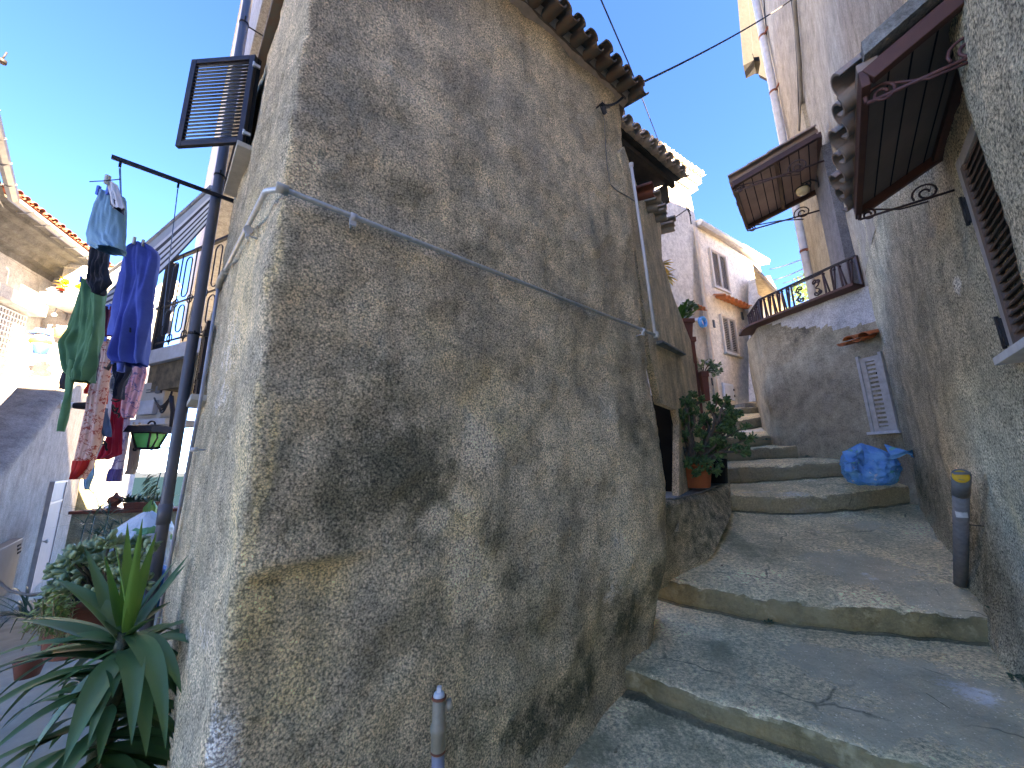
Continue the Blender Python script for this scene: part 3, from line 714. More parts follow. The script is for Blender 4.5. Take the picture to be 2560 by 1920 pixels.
edges.append((line3([(1730, 1172, Y(4.8)), (1812, 1168, Y(4.8)), (1930, 1163, Y(4.75)), (2025, 1157, Y(4.7)), (2144, 1152, Y(4.65)), (2300, 1140, Y(4.7))]), .20, .17))
edges.append((line3([(1740, 1127, Y(5.4)), (1816, 1124, Y(5.4)), (1900, 1119, Y(5.4)), (1985, 1114, Y(5.4)), (2100, 1105, Y(5.5))]), .16, .17))
edges.append((line3([(1740, 1096, Y(6.0)), (1816, 1093, Y(6.0)), (1870, 1090, Y(6.05)), (1930, 1086, Y(6.1)), (2020, 1080, Y(6.2))]), .16, .17))
edges.append((line3([(1740, 1060, Y(6.8)), (1839, 1051, Y(6.8)), (1880, 1045, Y(6.85)), (1930, 1036, Y(6.9)), (2020, 1020, Y(7.1))]), .19, .19))
edges.append((line3([(1700, 1030, Y(8)), (1830, 1021, Y(8)), (1880, 1018, Y(8)), (1940, 1012, Y(8.1)), (2040, 1000, Y(8.2))]), .13, .13))
NC = 90 if FAST_MESH else 170
mb = MB(); rows = []; A = []; B = []
def stair_blobs():
    out = []
    for (px, py, zz, rx, ry, st, ch) in [
        (2150, 1420, -.75, .55, .38, .8, 0), (2330, 1480, -.8, .35, .3, .8, 0), (2180, 1330, -.65, .4, .35, .6, 0), (2120, 1640, -.98, .38, .28, .8, 0), (2350, 1720, -1.0, .42, .40, .9, 0), (2150, 1780, -1.04, .3, .25, .7, 0), (2480, 1850, -1.05, .3, .3, .7, 0),
        (2420, 1720, -1.0, .10, .12, .85, 1), (2190, 1440, -.78, .05, .09, .7, 1), (2060, 1350, -.7, .05, .2, .5, 1), (2000, 1250, -.4, .35, .1, .6, 1), (1900, 1105, .25, .4, .12, .5, 1), (1870, 1050, .8, .5, .3, .8, 1), (1880, 1160, 0, .4, .1, .5, 1), (1880, 1225, -.3, .4, .06, .6, 1),
        (1850, 1350, -.65, .18, .5, .8, 2), (1830, 1480, -.8, .14, .2, .6, 2), (1780, 1600, -.98, .16, .16, .75, 2), (1640, 1800, -1.2, .2, .25, .8, 2), (1480, 1870, -1.22, .2, .2, .8, 2), (2000, 1560, -.95, .5, .05, .5, 2), (1700, 1720, -1.06, .15, .1, .4, 2), (1750, 1880, -1.2, .3, .14, .6, 2), (2000, 1700, -1.0, .06, .3, .35, 2)]:
        p = P(px, py, z=zz) if zz < -.2 else P(px, py, y=5+zz*2); out.append((p.x, p.y, rx, ry, st, ch))
    return out
sb = stair_blobs()
def st_att(p, k, riser, joint=0):
    r = [0, 0, 0, 0, 0, 0]
    for (x, y, rx, ry, st, ch) in sb:
        wx = p.x+.12*nz(p, 2, 31); wy = p.y+.12*nz(p, 2, 33); q = ((wx-x)/rx)**2+((wy-y)/ry)**2
        if q < 4: r[ch] = max(r[ch], st*math.exp(-q))
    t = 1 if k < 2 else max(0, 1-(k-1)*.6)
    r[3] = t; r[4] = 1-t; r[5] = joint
    return r
# foot paving in front of the first step
edge0 = edges[0]
def drop(i, t):
    e, hl, hr = edges[i]; p = interp(e, t); return p-V((0, 0, hl+(hr-hl)*t))
profile = []
# ground S0 from behind the camera up to the first riser
near = [V((-.9, .2, -1.45)), V((.2, -.3, -1.42)), V((1.2, -.2, -1.38)), V((2.2, .6, -1.30)), V((3.2, 1.0, -1.25))]
NR0 = 24
for j in range(NR0):
    t = j/(NR0-1); tt = t**.8
    rows.append(('g', [interp(near, c/NC).lerp(drop(0, c/NC), tt*.999) for c in range(NC+1)], 0, False, 0 if j < NR0-1 else 1))
for i in range(len(edges)):
    e = edges[i][0]
    nxt = i+1 < len(edges)
    bot = [drop(i, c/NC) for c in range(NC+1)]; tp = [interp(e, c/NC) for c in range(NC+1)]
    # outward direction of the riser
    outd = []
    for c in range(NC+1):
        d = tp[min(c+2, NC)]-tp[max(c-2, 0)]; d.z = 0; d.normalize(); outd.append(V((d.y, -d.x, 0)))
    for (f, o) in ((.03, -.015), (.12, -.002), (.3, .004), (.45, .0), (.6, .006), (.8, .008), (.93, .003), (1.0, -.012)):
        rows.append(('r', [bot[c].lerp(tp[c], f)+outd[c]*o-(V((0, 0, .0)) if f < 1 else V((0, 0, 0))) for c in range(NC+1)], i, True, .9 if f < .1 else 0))
    if nxt:
        nb = [drop(i+1, c/NC) for c in range(NC+1)]; n_r = 26 if i < 2 else 12
        for j in range(n_r):
            t = (j+1)/n_r; cur = [tp[c]-outd[c]*.02 for c in range(NC+1)]
            rows.append(('t', [cur[c].lerp(nb[c]-outd[c+0]*.0, t) for c in range(NC+1)], i, False, .8 if t > .97 else 0))
    else:
        far = [V((3.0, 12, 1.95)), V((6, 14, 2.0)), V((11, 15, 2.1)), V((14, 12, 2.1))]
        for j in range(6): rows.append(('t', [tp[c].lerp(interp(far, c/NC), (j+1)/6) for c in range(NC+1)], i, False, 0))
gr = []
ii_ = -1
for (kd, r, k, riser, jt) in rows:
    ii_ += 1; rr = []; edge_ = (kd == 'r' and ii_+1 < len(rows) and rows[ii_+1][0] == 't') or (kd == 't' and ii_ > 0 and rows[ii_-1][0] == 'r') or (kd == 'r' and ii_+2 < len(rows) and rows[ii_+2][0] == 't')
    for p in r:
        am = .016 if riser else (.010 if k < 3 else .014)
        q = p+V((nz(p, 9, 41)*.5, nz(p, 9, 42)*.8, nz(p, 5, 43)))*am + V((0, 0, .004*fr(p, 18, 44)))
        if edge_: q.z -= .055*max(0, fr(q, 3.5, 77, 3)-.18)+.02*max(0, nz(q, 14, 78)-.1)
        rr.append(q); a = st_att(p, k, riser, jt); A.append(a[:3]); B.append(a[3:])
    gr.append(rr)
mb.grid(gr, 0, True); mb.att = {'A': A, 'B': B}
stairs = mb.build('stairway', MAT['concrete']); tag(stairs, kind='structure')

# plinth that carries the potted jade tree
q0 = P(1689, 1250, z=-.22); q1 = P(1822, 1213, y=4.08)
pl = [P(1675, 1252, y=2.95), P(1692, 1250, y=3.05), P(1822, 1214, y=4.06), P(1815, 1190, y=4.6), P(1690, 1190, y=4.9), P(1650, 1210, y=3.4)]
ztop = pl[2].z
mb = MB(); foot = [(2.38, 4.02)]; 
n_ = 40; rowsT = []
base_line = [P(1640, 1480, z=-.90), P(1700, 1450, z=-.86), P(1780, 1390, z=-.72), P(1812, 1330, z=-.58), P(1829, 1280, z=-.46), P(1826, 1240, y=4.2)]
top_line = [P(1640, 1262, y=2.75), P(1690, 1251, y=3.0), P(1735, 1240, y=3.35), P(1780, 1228, y=3.7), P(1821, 1215, y=4.06), P(1826, 1205, y=4.3)]
for j in range(14):
    t = j/13; r = []
    for c in range(n_+1):
        p = interp(base_line, c/n_).lerp(interp(top_line, c/n_), t); p = p+WS.n*(.012*fr(p, 3, 51)+.006*nz(p, 20, 52)-(.012 if j == 13 else 0)); r.append(p)
    rowsT.append(r)
rowsT.append([p-WS.n*.03 for p in rowsT[-1]]); rowsT.append([p-WS.n*.75 for p in rowsT[-1]])
mb.grid(rowsT, 0, True)
att = [(.2, 0, .35 if (nz((p.x*3, p.y*3, p.z*3), 1, 5) > 0) else 0) for r in rowsT for p in r]
att = [(.12, 0, a_[2]) for a_ in att]; mb.att = {'A': att, 'B': [(.5*max(0, min(1, (p-rowsT[0][0]).length/.5)), 0, 0) for r in rowsT for p in r]}
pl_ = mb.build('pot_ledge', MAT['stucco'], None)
tag(pl_, 'mossy rendered ledge beside the steps carrying the orange flower pot', 'ledge')
mb = MB(); tp = [p for p in rowsT[13]]
mb.prism([tp[8]+V((0, 0, .002)), tp[n_//2]+V((0, 0, .002)), tp[n_-2]+V((0, 0, .002)), tp[n_-2]-WS.n*.45+V((0, 0, .002)), tp[8]-WS.n*.45+V((0, 0, .002))], (0, 0, .014))
mb.build('ledge_slab', MAT['stone_grey'], pl_)
# ================================================================== RIGHT-HAND HOUSE
rh = thing('rendered_house', 'grey house with rough render on the right, with canopies over its doors', 'house', (2.44, 2.09, -1.2))
pathR, _ = rounded_path([(-2.2*.644+2.44, -2.2*.765+2.09), (4.3, 4.3), (4.38, 4.39)], [0, 0, 0], .03, side=-1)
brr = blobs_on(WR, [(2440, 1330, 60, 200, .55, 3), (2330, 1230, 40, 120, .5, 3), (2500, 1480, 70, 120, .5, 0), (2380, 1300, 20, 60, .5, 2), (2480, 1050, 40, 60, .3, 2), (2540, 1300, 30, 150, .4, 1), (2400, 1180, 60, 60, .5, 2), (2330, 1350, 50, 60, .5, 2), (2420, 1560, 50, 60, .6, 2), (2520, 1700, 60, 100, .8, 3), (2460, 1640, 30, 60, .7, 0), (2300, 1200, 20, 80, .6, 0), (2396, 705, 7, 30, 1.2, 4), (2420, 600, 40, 100, .3, 2), (2300, 900, 60, 150, .2, 0), (2330, 560, 30, 90, .4, 2)])
def r_att(s_, z, p): return eval_blobs(brr, (p-WR.p).dot(WR.d), z, .12)
def r_disp(p, s_, z):
    o = .018*fr(p, 1.2, 61, 3)+.006*fr(p, 7, 62, 3)+.003*nz(p, 40, 63)
    zz = max(0, min(1, (-.35-z)/.6)); return o+.07*zz*zz+(.02*fr(p, 5, 64)*zz)
zr = [-1.6+i*.03 for i in range(int((2.6+1.6)/.03)+1)]
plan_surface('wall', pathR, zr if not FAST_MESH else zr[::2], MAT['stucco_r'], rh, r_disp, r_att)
# the light plaster above, a skin a few millimetres proud, with the ragged lower edge
def upper_plaster():
    mb = MB()
    # lower boundary of the light plaster on the wall (px, py) as photographed edge: diagonal from the terrace up to the canopy
    bd = [(2160, 700), (2172, 640), (2185, 585), (2208, 520), (2225, 470), (2240, 420), (2300, 330), (2380, 260), (2460, 200), (2560, 100)]
    bd = bd[:-1]
    ab = [WR.at(x, y, .004) for x, y in bd]
    pts = [WR.pt(a+.006*nz((a*30, z*30, 1)), z, .006) for a, z in ab]
    hi = [WR.pt(a, 5.2, .006) for a, z in ab]
    rows = [[pts[i].lerp(hi[i], t/6) for i in range(len(pts))] for t in range(7)]
    mb.grid(rows, 0, False)
    return mb
mb = upper_plaster(); mb.build('plaster_skin', MAT['plaster_light'], rh)
# body above the rough render up to the roof
mb = MB(); mb.wbox(WR, -1.2, 2.9, -.5, -.004, 2.55, 5.2); mb.build('upper_wall', MAT['plaster_light'], rh)
mb = MB(); mb.wbox(WR, 1.0, 2.9, -.5, -.05, 5.2, 5.9); mb.build('top_wall', MAT['plaster_light'], rh)
mb = MB(); mb.wbox(WR, -6.0, -1.9, -.5, -.0, -1.6, .7); mb.build('low_cut_wall', MAT['plaster_light'], rh)  # unseen house wall, cut low here to let sky light in
# wall set along the alley beyond
mb = MB(); Lq = 3.6
rows = []
for k in range(40):
    z = 1.9+k*.26; rows.append([WU.pt(-.5+a*(Lq+.5)/24, z, .012*fr((a*.15*4, z, 0), 1.1, 71)) for a in range(25)])
mb.grid(rows, 0, True); mb.wbox(WU, Lq-.4, Lq-.01, -1.2, -.02, 1.5, 12); mb.build('alley_wall', MAT['plaster_light'], rh)
# near projecting block at the frame's right edge
aN, _ = WR.at(2468, 440, .09)
mb = MB(); rows = []
zN = [-1.4+i*.03 for i in range(117)]; nN = 40
def nb(a, z, o): 
    p = WR.pt(a, z, o); return p+WR.n*(.010*fr(p, 2.5, 81)+.003*nz(p, 40, 82))
for z in zN:
    r = [WR.pt(aN+.002, z, -.03), nb(aN, z, .0), nb(aN, z, .045), nb(aN-.006, z, .075), nb(aN-.02, z, .088)]
    r += [nb(aN-.02-.9*j/nN, z, .09) for j in range(1, nN+1)]
    rows.append(r)
mb.grid(rows, 0, True, False); mb.add([rows[-1][0], rows[-1][2], rows[-1][-1], WR.pt(aN-.92, zN[-1], -.1)], [(0, 1, 2, 3)]); mb.add([rows[0][-1], rows[-1][-1], WR.pt(aN-.92, zN[-1], -.1), WR.pt(aN-.92, zN[0], -.1)], [(0, 1, 2, 3)])
mb.att = {'A': [(0, 0, .25*(nz(v*3, 1, 3) > .1)) for v in mb.v], 'B': [(0, 0, 0) for v in mb.v]}
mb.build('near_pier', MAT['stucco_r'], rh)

# shuttered window low on the right wall (seen nearly edge-on)
a_f, zf0 = WR.at(2548, 885); a_t, zf1 = WR.at(2412, 395)
zw0, zw1 = zf0, zf1; aw1 = (a_f+a_t)/2; aw0 = aw1-.55
win = MB(); win.wbox(WR, aw1-.045, aw1, -.02, .022, zw0, zw1); win.wbox(WR, aw0, aw0+.045, -.02, .022, zw0, zw1); win.wbox(WR, aw0+.045, aw1-.045, -.02, .02, zw1-.045, zw1)
wf = win.build('window', MAT['frame_dirty'], rh, bevel=.002)
mb = MB(); n_ = 22; lh = (zw1-zw0-.1)/n_
for i in range(n_):
    zc = zw0+.05+lh*(i+.5); mb.wbox(WR, aw0+.05, aw1-.075, -.01, .016, zc-lh*.06, zc+lh*.12)
    mb.hexa([WR.pt(aw0+.05, zc-lh*.4, .020), WR.pt(aw1-.07, zc-lh*.4, .020), WR.pt(aw1-.07, zc-lh*.3, .024), WR.pt(aw0+.05, zc-lh*.3, .024), WR.pt(aw0+.05, zc+lh*.25, .0), WR.pt(aw1-.07, zc+lh*.25, .0), WR.pt(aw1-.07, zc+lh*.35, .004), WR.pt(aw0+.05, zc+lh*.35, .004)])
mb.wbox(WR, aw1-.075, aw1-.047, -.01, .024, zw0+.01, zw1-.05); mb.build('shutter', MAT['shut_brown'], wf)
mb = MB(); mb.wbox(WR, aw0-.02, aw1+.03, -.02, .06, zw0-.03, zw0-.002); mb.build('sill', MAT['sill_white'], wf, bevel=.002)
for px, py in ((2443, 515), (2530, 830)):
    mb = MB(); a, z = WR.at(px, py); mb.wbox(WR, aw1-.005, aw1+.02, .0, .03, z-.05, z+.05); mb.tube([WR.pt(aw1+.01, z-.06, .03), WR.pt(aw1+.01, z+.06, .03)], .006)
    mb.build('hinge', MAT['iron'], wf)

def scroll_bracket(mb, W, a, o1, z_top, h_in, r1=.05, r2=.035, t=.006, flip=False):
    """iron bracket in the plane perpendicular to the wall at station a; from wall (o=0) out to o1"""
    X = W.n; Zz = V((0, 0, 1)); p = lambda o, z: W.pt(a, z, o)
    mb.tube([p(0, z_top-h_in), p(o1, z_top-.0)], t)                     # straight lower bar
    mb.tube([p(o1, z_top), p(o1, z_top+.04)], t)
    c1 = p(o1*.26, z_top-h_in*.50+.03); mb.tube(spiral(c1, r1, r1*.2, -.5, 1.6, X, Zz), t*.8, 6)
    c2 = p(o1-r2*1.1, z_top+.012); mb.tube(spiral(c2, r2, r2*.25, .4, 1.5, X, Zz), t*.8, 6)
    mb.tube([c1-Zz*r1*1.0, p(o1*.55, z_top-.01), c2+Zz*r2*.9], t*.7, 6)

# ---- big canopy over that window
aC1, zC = WR.at(2354, 389); front = WR.at(2157, 486, .28)
aC0 = aC1-.86; OUT = .29; zin = 1.50; zout = 1.38
q = WR.at(2354, 389, .0); zin = q[1]+.02; zout = WR.at(2150, 486, OUT)[1]
cn = thing_child = MB()
def cpt(a, t, dz=0): return WR.pt(a, zin+(zout-zin)*t+dz, OUT*t)
mb = MB()
canopy = None
mb.prism([cpt(aC0, 0), cpt(aC1, 0), cpt(aC1, 1), cpt(aC0, 1)], (0, 0, .02)); canopy = mb.build('canopy', MAT['board'], rh)
mb = MB()
for i in range(1, 5):
    t = i/5; mb.prism([cpt(aC0, t-.008, -.003), cpt(aC1, t-.008, -.003), cpt(aC1, t+.008, -.003), cpt(aC0, t+.008, -.003)], (0, 0, .002))
mb.build('board_joint', MAT['gap'], canopy)
mb = MB(); H_ = .035
mb.bar(cpt(aC0-.01, 1.03, -.012), cpt(aC1+.01, 1.03, -.012), .022, .06); mb.bar(cpt(aC1, .0, -.012), cpt(aC1, 1.0, -.012), .03, .05); mb.bar(cpt(aC0, 1.0, -.012), cpt(aC0, 0, -.012), .03, .05)
mb.bar(cpt(aC0, .06, -.012), cpt(aC1, .06, -.012), .03, .05)
mb.build('frame', [MAT['wood_red']], canopy, bevel=.003)
mb = MB(); mb.prism([cpt(aC0-.03, 0, .045), cpt(aC0-.03, 1.0, .045), cpt(aC0+.02, 1.0, .045), cpt(aC0+.02, 0, .045)], (0, 0, .05)); mb.build('mortar_edge', MAT['stone_grey'], canopy)
mb = MB(); dn_ = (WR.n*OUT+V((0, 0, zout-zin))).normalized()
tiles(mb, cpt(aC0, .0, .055), WR.d, dn_, 6, (aC1-aC0)/6, .22, seed=41); tiles(mb, cpt(aC0, .0, .045)+dn_*.17, WR.d, dn_, 6, (aC1-aC0)/6, .21, seed=42)
mb.bar(cpt(aC0, .98, .03), cpt(aC1, .98, .03), .05, .03); mb.build('tiles', MAT['tile_grey'], canopy)
mb = MB(); scroll_bracket(mb, WR, aC1-.03, OUT+.01, zout-.07, -.0+.0, .045, .03, .0055)
mb.build('bracket', MAT['iron_brown'], canopy)
mb = MB(); scroll_bracket(mb, WR, aC0+.04, OUT+.01, zout-.07, -.0, .045, .035, .006); mb.build('bracket', MAT['iron_red'], canopy)

# ---- second canopy over the terrace door
WC = Wall((5.1, 5.53), (.62, .785))
O2 = 1.05; b0c, b1c = -1.45, -.08; zc_out, zc_in = 4.10, 4.32
def c2(a, t, dz=0): return WC.pt(a, zc_in+(zc_out-zc_in)*t+dz, O2*t)
mb = MB(); mb.prism([c2(b0c, 0), c2(b1c, 0), c2(b1c, 1), c2(b0c, 1)], (0, 0, .02)); can2 = mb.build('canopy', MAT['board2'], rh)
mb = MB()
for i in range(1, 9): t = i/9; mb.prism([c2(b0c, t-.006, -.004), c2(b1c, t-.006, -.004), c2(b1c, t+.006, -.004), c2(b0c, t+.006, -.004)], (0, 0, .003))
mb.build('board_joint', MAT['gap'], can2)
mb = MB()
for a in (b0c, b1c): mb.bar(c2(a, .02, -.03), c2(a, 1, -.03), .05, .08)
mb.bar(c2(b0c, 1, -.03), c2(b1c, 1, -.03), .05, .08); mb.bar(c2(b0c, .0, -.03), c2(b1c, .0, -.03), .05, .08); mb.bar(c2(b0c, .48, -.03), c2(b1c, .48, -.03), .05, .06)
mb.build('frame', MAT['wood_dkred'], can2)
mb = MB(); dn_ = (WC.n*O2+V((0, 0, zc_out-zc_in))).normalized()
for k in range(4): tiles(mb, c2(b0c-.03, 0, .10)+dn_*(.27*k), WC.d, dn_, 9, (b1c-b0c+.06)/9, .31, seed=60+k)
mb.build('tiles', MAT['tile_grey'], can2)
for a in (b0c+.05, b1c-.03):
    mb = MB(); scroll_bracket(mb, WC, a, O2, zc_out-.12, .06, .12, .06, .013); mb.build('bracket', MAT['iron_brown'], can2)
# wall strip and door pier under the second canopy, the pier's shade put into its colour
pa, pb = WU.at(2064, 600, .1)[0], WU.at(2103, 600, .1)[0]; pa, pb = max(pa, pb), min(pa, pb)
mb = MB(); mb.wbox(WU, pb, pa, -.1, .10, 1.9, zc_in-.05); mb.build('door_pier', MAT['plaster_shaded'], rh)
mb = MB(); mb.wbox(WU, pa+.01, 3.3, -.1, .05, 1.9, 6.0); mb.build('yellow_wall', MAT['plaster_yellow'], rh)
# lamp under the canopy
LA = -.62; lz0 = 4.12
lamp = thing('wall_lamp', 'small round amber wall lamp on a black iron arm under the farther canopy', 'lamp', WC.pt(LA, lz0, .06))
mb = MB(); mb.tube([WC.pt(LA, lz0, .03), WC.pt(LA, lz0+.07, .12), WC.pt(LA, lz0+.06, .24)], .012); mb.tube(spiral(WC.pt(LA, lz0+.02, .17), .06, .015, 0, 1.3, WC.n, V((0, 0, 1))), .009, 6); mb.box(WC.pt(LA, lz0, .04), .06, .03, .16, WC.d, WC.n); mb.build('arm', MAT['iron'], lamp)
mb = MB(); mb.lathe(WC.pt(LA, lz0-.12, .24), [(.001, 0), (.06, .01), (.09, .05), (.085, .09), (.03, .12), (.001, .125)], 16); mb.build('globe', MAT['glass_lamp'], lamp)
mb = MB(); mb.lathe(WC.pt(LA, lz0-.02, .24), [(.10, 0), (.05, .03), (.01, .06)], 16); mb.build('shade', MAT['iron'], lamp)

# roof overhang high on the far end
# hidden block added beside the right-hand row to shade the pink house
mb = MB(); mb.prism([V((6.6, 7.25, 1)), V((9.2, 10.1, 1)), V((12.5, 8.5, 1)), V((9.5, 4.5, 1))], (0, 0, 8.2)); mb.build('hidden_shade_wing', MAT['cream'], rh)
# ================================================================== BASTION / TERRACE
ba = thing('terrace_bastion', 'rounded grey bastion wall carrying a terrace with an iron railing', 'terrace', (4.2, 5.0, -.2))
ztF = WB.at(2159, 722)[1]
pathB, _ = rounded_path([(4.38, 4.05), (3.87, 5.66), (4.13, 6.32), (5.3, 8.2)], [0, .07, .25, 0], .045)
bbb = blobs_on(WB, [(1950, 780, 40, 60, .75, 0), (2010, 780, 40, 90, .9, 0), (1990, 840, 40, 60, .6, 0), (1960, 900, 40, 90, .4, 0), (2060, 900, 60, 60, .35, 0), (2100, 730, 60, 38, 1.3, 2), (2060, 745, 50, 35, 1.2, 2), (2145, 725, 40, 50, 1.3, 2), (2020, 760, 30, 40, .8, 2), (1975, 770, 10, 50, .8, 2), (2120, 690, 60, 30, 1.2, 2),
   (2070, 1010, 30, 45, .7, 1), (2010, 1060, 30, 50, .5, 1), (2110, 1050, 50, 30, .6, 1), (1960, 1000, 18, 100, .45, 1), (2080, 1080, 90, 22, .6, 1), (1990, 1100, 50, 30, .4, 3), (1915, 1000, 20, 100, .5, 3), (1900, 900, 12, 120, .6, 1)])
def b_att(s_, z, p):
    a = (p-WB.p).dot(WB.d); r = eval_blobs(bbb, a, z, .12)
    h = .42*max(0, min(1, (1.25-a)/1.0))**.8 + .05*fr((a*4, z*4, 0), 1.5, 3, 4)
    if a < 1.3 and z > ztF-h: r[2] = 1.0; r[0] *= .9
    return r
def b_disp(p, s_, z): return .03*fr(p, 1.3, 91, 3)+.008*fr(p, 6, 92, 3)-.03*max(0, z)
zb = [-.6+i*.035 for i in range(int((ztF+.6)/.035)+1)]+[ztF]
plan_surface('wall', pathB if not FAST_MESH else pathB[::2], zb, MAT['plaster_bast'], ba, b_disp, b_att)
topp = [p for p, n, s_ in pathB]
mb = MB(); cp = [p-n*.035 for p, n, s_ in pathB]; ci = [p-n*.25 for p, n, s_ in pathB]
kk = [i for i in range(0, len(cp)) if (cp[i]-cp[0]).length > .25 and pathB[i][2] < 2.05]
rows = [[V((cp[i].x, cp[i].y, ztF-.0)) for i in kk], [V((cp[i].x, cp[i].y, ztF+.03)) for i in kk], [V((ci[i].x, ci[i].y, ztF+.03)) for i in kk], [V((ci[i].x, ci[i].y, ztF)) for i in kk], [V((cp[i].x, cp[i].y, ztF)) for i in kk]]
mb.grid(rows, 0, False); mb.build('coping', MAT['wood_red'], ba)
mb = MB(); mb.add([V((p.x, p.y, ztF-.03)) for p in topp]+[V((7.5, 8, ztF-.03)), V((4.6, 4.2, ztF-.03))], [tuple(range(len(topp)+2))]); mb.build('terrace_floor', MAT['concrete_pl'], ba)
# railing
rl = [p+n*.0 for p, n, s_ in pathB]; rl = [p for p in rl if (p-rl[0]).length > .3]
# arclength param of rail line
def along_path(pts):
    L = [0]
    for i in range(1, len(pts)): L.append(L[-1]+(pts[i]-pts[i-1]).length)
    def f(s_):
        s_ = max(0, min(L[-1], s_)); j = 0
        while j < len(L)-2 and L[j+1] < s_: j += 1
        t = (s_-L[j])/max(1e-9, L[j+1]-L[j]); return pts[j].lerp(pts[j+1], t), (pts[j+1]-pts[j]).normalized()
    return f, L[-1]
# straight run then a sharp turn, as in the photo
aR0 = .06; aR1 = 1.40
zr0 = ztF+.075; zr1 = WB.at(2134, 640)[1]
rail = MB()
c0 = WB.pt(aR0, 0, -.02); c1 = WB.pt(aR1, 0, -.02); c2_ = V((4.13, 6.32, 0)) 
def rp(pt, z): return V((pt.x, pt.y, z))
mbt = MB(); mbt.bar(rp(c0, zr1), rp(c1, zr1), .035, .022); mbt.bar(rp(c1, zr1), rp(c2_, zr1), .035, .022); top_rail = mbt.build('top_rail', MAT['iron'], ba)
mbb = MB(); mbb.bar(rp(c0, zr0), rp(c1, zr0), .02, .016); mbb.bar(rp(c1, zr0), rp(c2_, zr0), .02, .016); mbb.build('bottom_rail', MAT['iron_brown'], ba)
def bay(mb, a, b, z0, z1, kind):
    X = (b-a); Lx = X.length; X = X.normalized(); Zz = V((0, 0, 1)); h = z1-z0; o = rp(a, z0)
    if kind == 'panel':
        m0, m1 = h*.08, h*.92
        mb.bar(o+Zz*m0, o+X*Lx+Zz*m0, .014, .014); mb.bar(o+Zz*m1, o+X*Lx+Zz*m1, .014, .014); mb.bar(o+Zz*m0, o+Zz*m1, .016, .016, up=X); mb.bar(o+X*Lx+Zz*m0, o+X*Lx+Zz*m1, .016, .016, up=X)
        for f in (.3, .7): mb.bar(o+X*Lx*f, o+X*Lx*f+Zz*m0, .012, .012, up=X); mb.bar(o+X*Lx*f+Zz*m1, o+X*Lx*f+Zz*h, .012, .012, up=X)
        cc = o+X*Lx*.5+Zz*h*.5
        for sxn in (-1, 1):
            for sz in (-1, 1):
                c = cc+X*(sxn*Lx*.23)+Zz*(sz*h*.19)
                mb.tube(spiral(c, h*.17, h*.04, pi/2 if sz < 0 else -pi/2, .9*sxn*sz, X, Zz), .009, 6)
                mb.tube(spiral(c+X*(sxn*Lx*.10), h*.09, h*.03, 0, -1.1*sxn*sz, X, Zz), .008, 6)
                mb.lathe(c-Zz*.014, [(.001, 0), (.014, .007), (.014, .02), (.001, .028)], 8)
    else:
        n = kind
        for i in range(n):
            x0 = Lx*i/n; x1 = Lx*(i+1)/n; xm = (x0+x1)/2; wv = (x1-x0)
            up = (i % 2 == 0)
            zt, zb_ = (h, 0) if up else (0, h); s = 1 if up else -1
            # arch at one end, straight legs converging to a knot at the other
            cz = zt-s*wv*.5
            arcp = [o+X*(xm+wv*.46*cos(t))+Zz*(cz+s*wv*.46*sin(t)) for t in [pi*j/10 for j in range(11)]]
            leg1 = o+X*(x0+wv*.02)+Zz*(zb_+s*wv*.35); leg2 = o+X*(x1-wv*.02)+Zz*(zb_+s*wv*.35)
            mb.tube([leg2]+arcp+[leg1], .0105, 6)
            mb.tube([o+X*xm+Zz*(zt-s*.02), o+X*(xm+wv*.48)+Zz*(zb_+s*wv*.1)], .0105, 6)
            for kx, kz in ((xm+wv*.1, zt-s*wv*.55), (xm+wv*.42, zb_+s*wv*.45)):
                mb.lathe(o+X*kx+Zz*(kz-.014), [(.001, 0), (.017, .006), (.019, .014), (.017, .022), (.001, .028)], 8)
L1 = (c1-c0).length
f1, f2 = .30, .62
pA_, pB_ = c0.lerp(c1, f1), c0.lerp(c1, f2)
for nm, (a, b, kd) in {'a': (c0, pA_, 4), 'b': (pA_, pB_, 'panel'), 'c': (pB_, c1, 7), 'd': (c1, c2_, 7)}.items():
    mb = MB(); bay(mb, a, b, zr0, zr1, kd); mb.build('railing_panel', MAT['iron_brown'], ba)
for c in (c0, c1):
    mb = MB(); mb.bar(rp(c, ztF+.04), rp(c, zr1), .028, .028, up=V((1, 0, 0))); mb.build('railing_post', MAT['iron_brown'], ba)
# small louvred window with tile hood
a0w, z0w = WB.at(2200, 1070); a1w, z1w = WB.at(2180, 900)
wl, wr_ = WB.at(2158, 905)[0], WB.at(2204, 885)[0]
zbot = WB.at(2215, 1078)[1]; ztop_ = WB.at(2180, 893)[1]
if wl > wr_: wl, wr_ = wr_, wl
mb = MB(); mb.wbox(WB, wl, wr_, -.02, .035, zbot, ztop_); mb2 = MB()
wbw = MB(); oo = .045
for (a, b) in ((wl-.03, wl), (wr_, wr_+.03)): wbw.wbox(WB, a, b, -.02, oo+.03, zbot, ztop_+.03)
bw = wbw.build('window', MAT['shut_grey'], ba)
mb = MB(); louvre(mb, WB.pt(wl, zbot, .05), WB.d, V((0, 0, 1)), WB.n, wr_-wl, ztop_-zbot, 15, .05, .02, tilt=.0, sl=(ztop_-zbot)/15*.45)
mb.build('shutter', MAT['shut_grey'], bw)
mb = MB(); mb.wbox(WB, wl, wr_, -.02, .03, zbot, ztop_); mb.build('dark_reveal', MAT['black'], bw)
mb = MB(); mb.wbox(WB, wl-.06, wr_+.05, -.02, .12, zbot-.035, zbot-.003); mb.build('sill', MAT['sill_white'], bw, bevel=.003)
hA = WB.hit(2190, 862, .02); 
mb = MB(); dnh = (WB.n*1+V((0, 0, -.28))).normalized()
th0 = WB.at(2195, 850)[1]; ahl = WB.at(2125, 870, .2)[0]; ahr = WB.at(2190, 845, .2)[0]
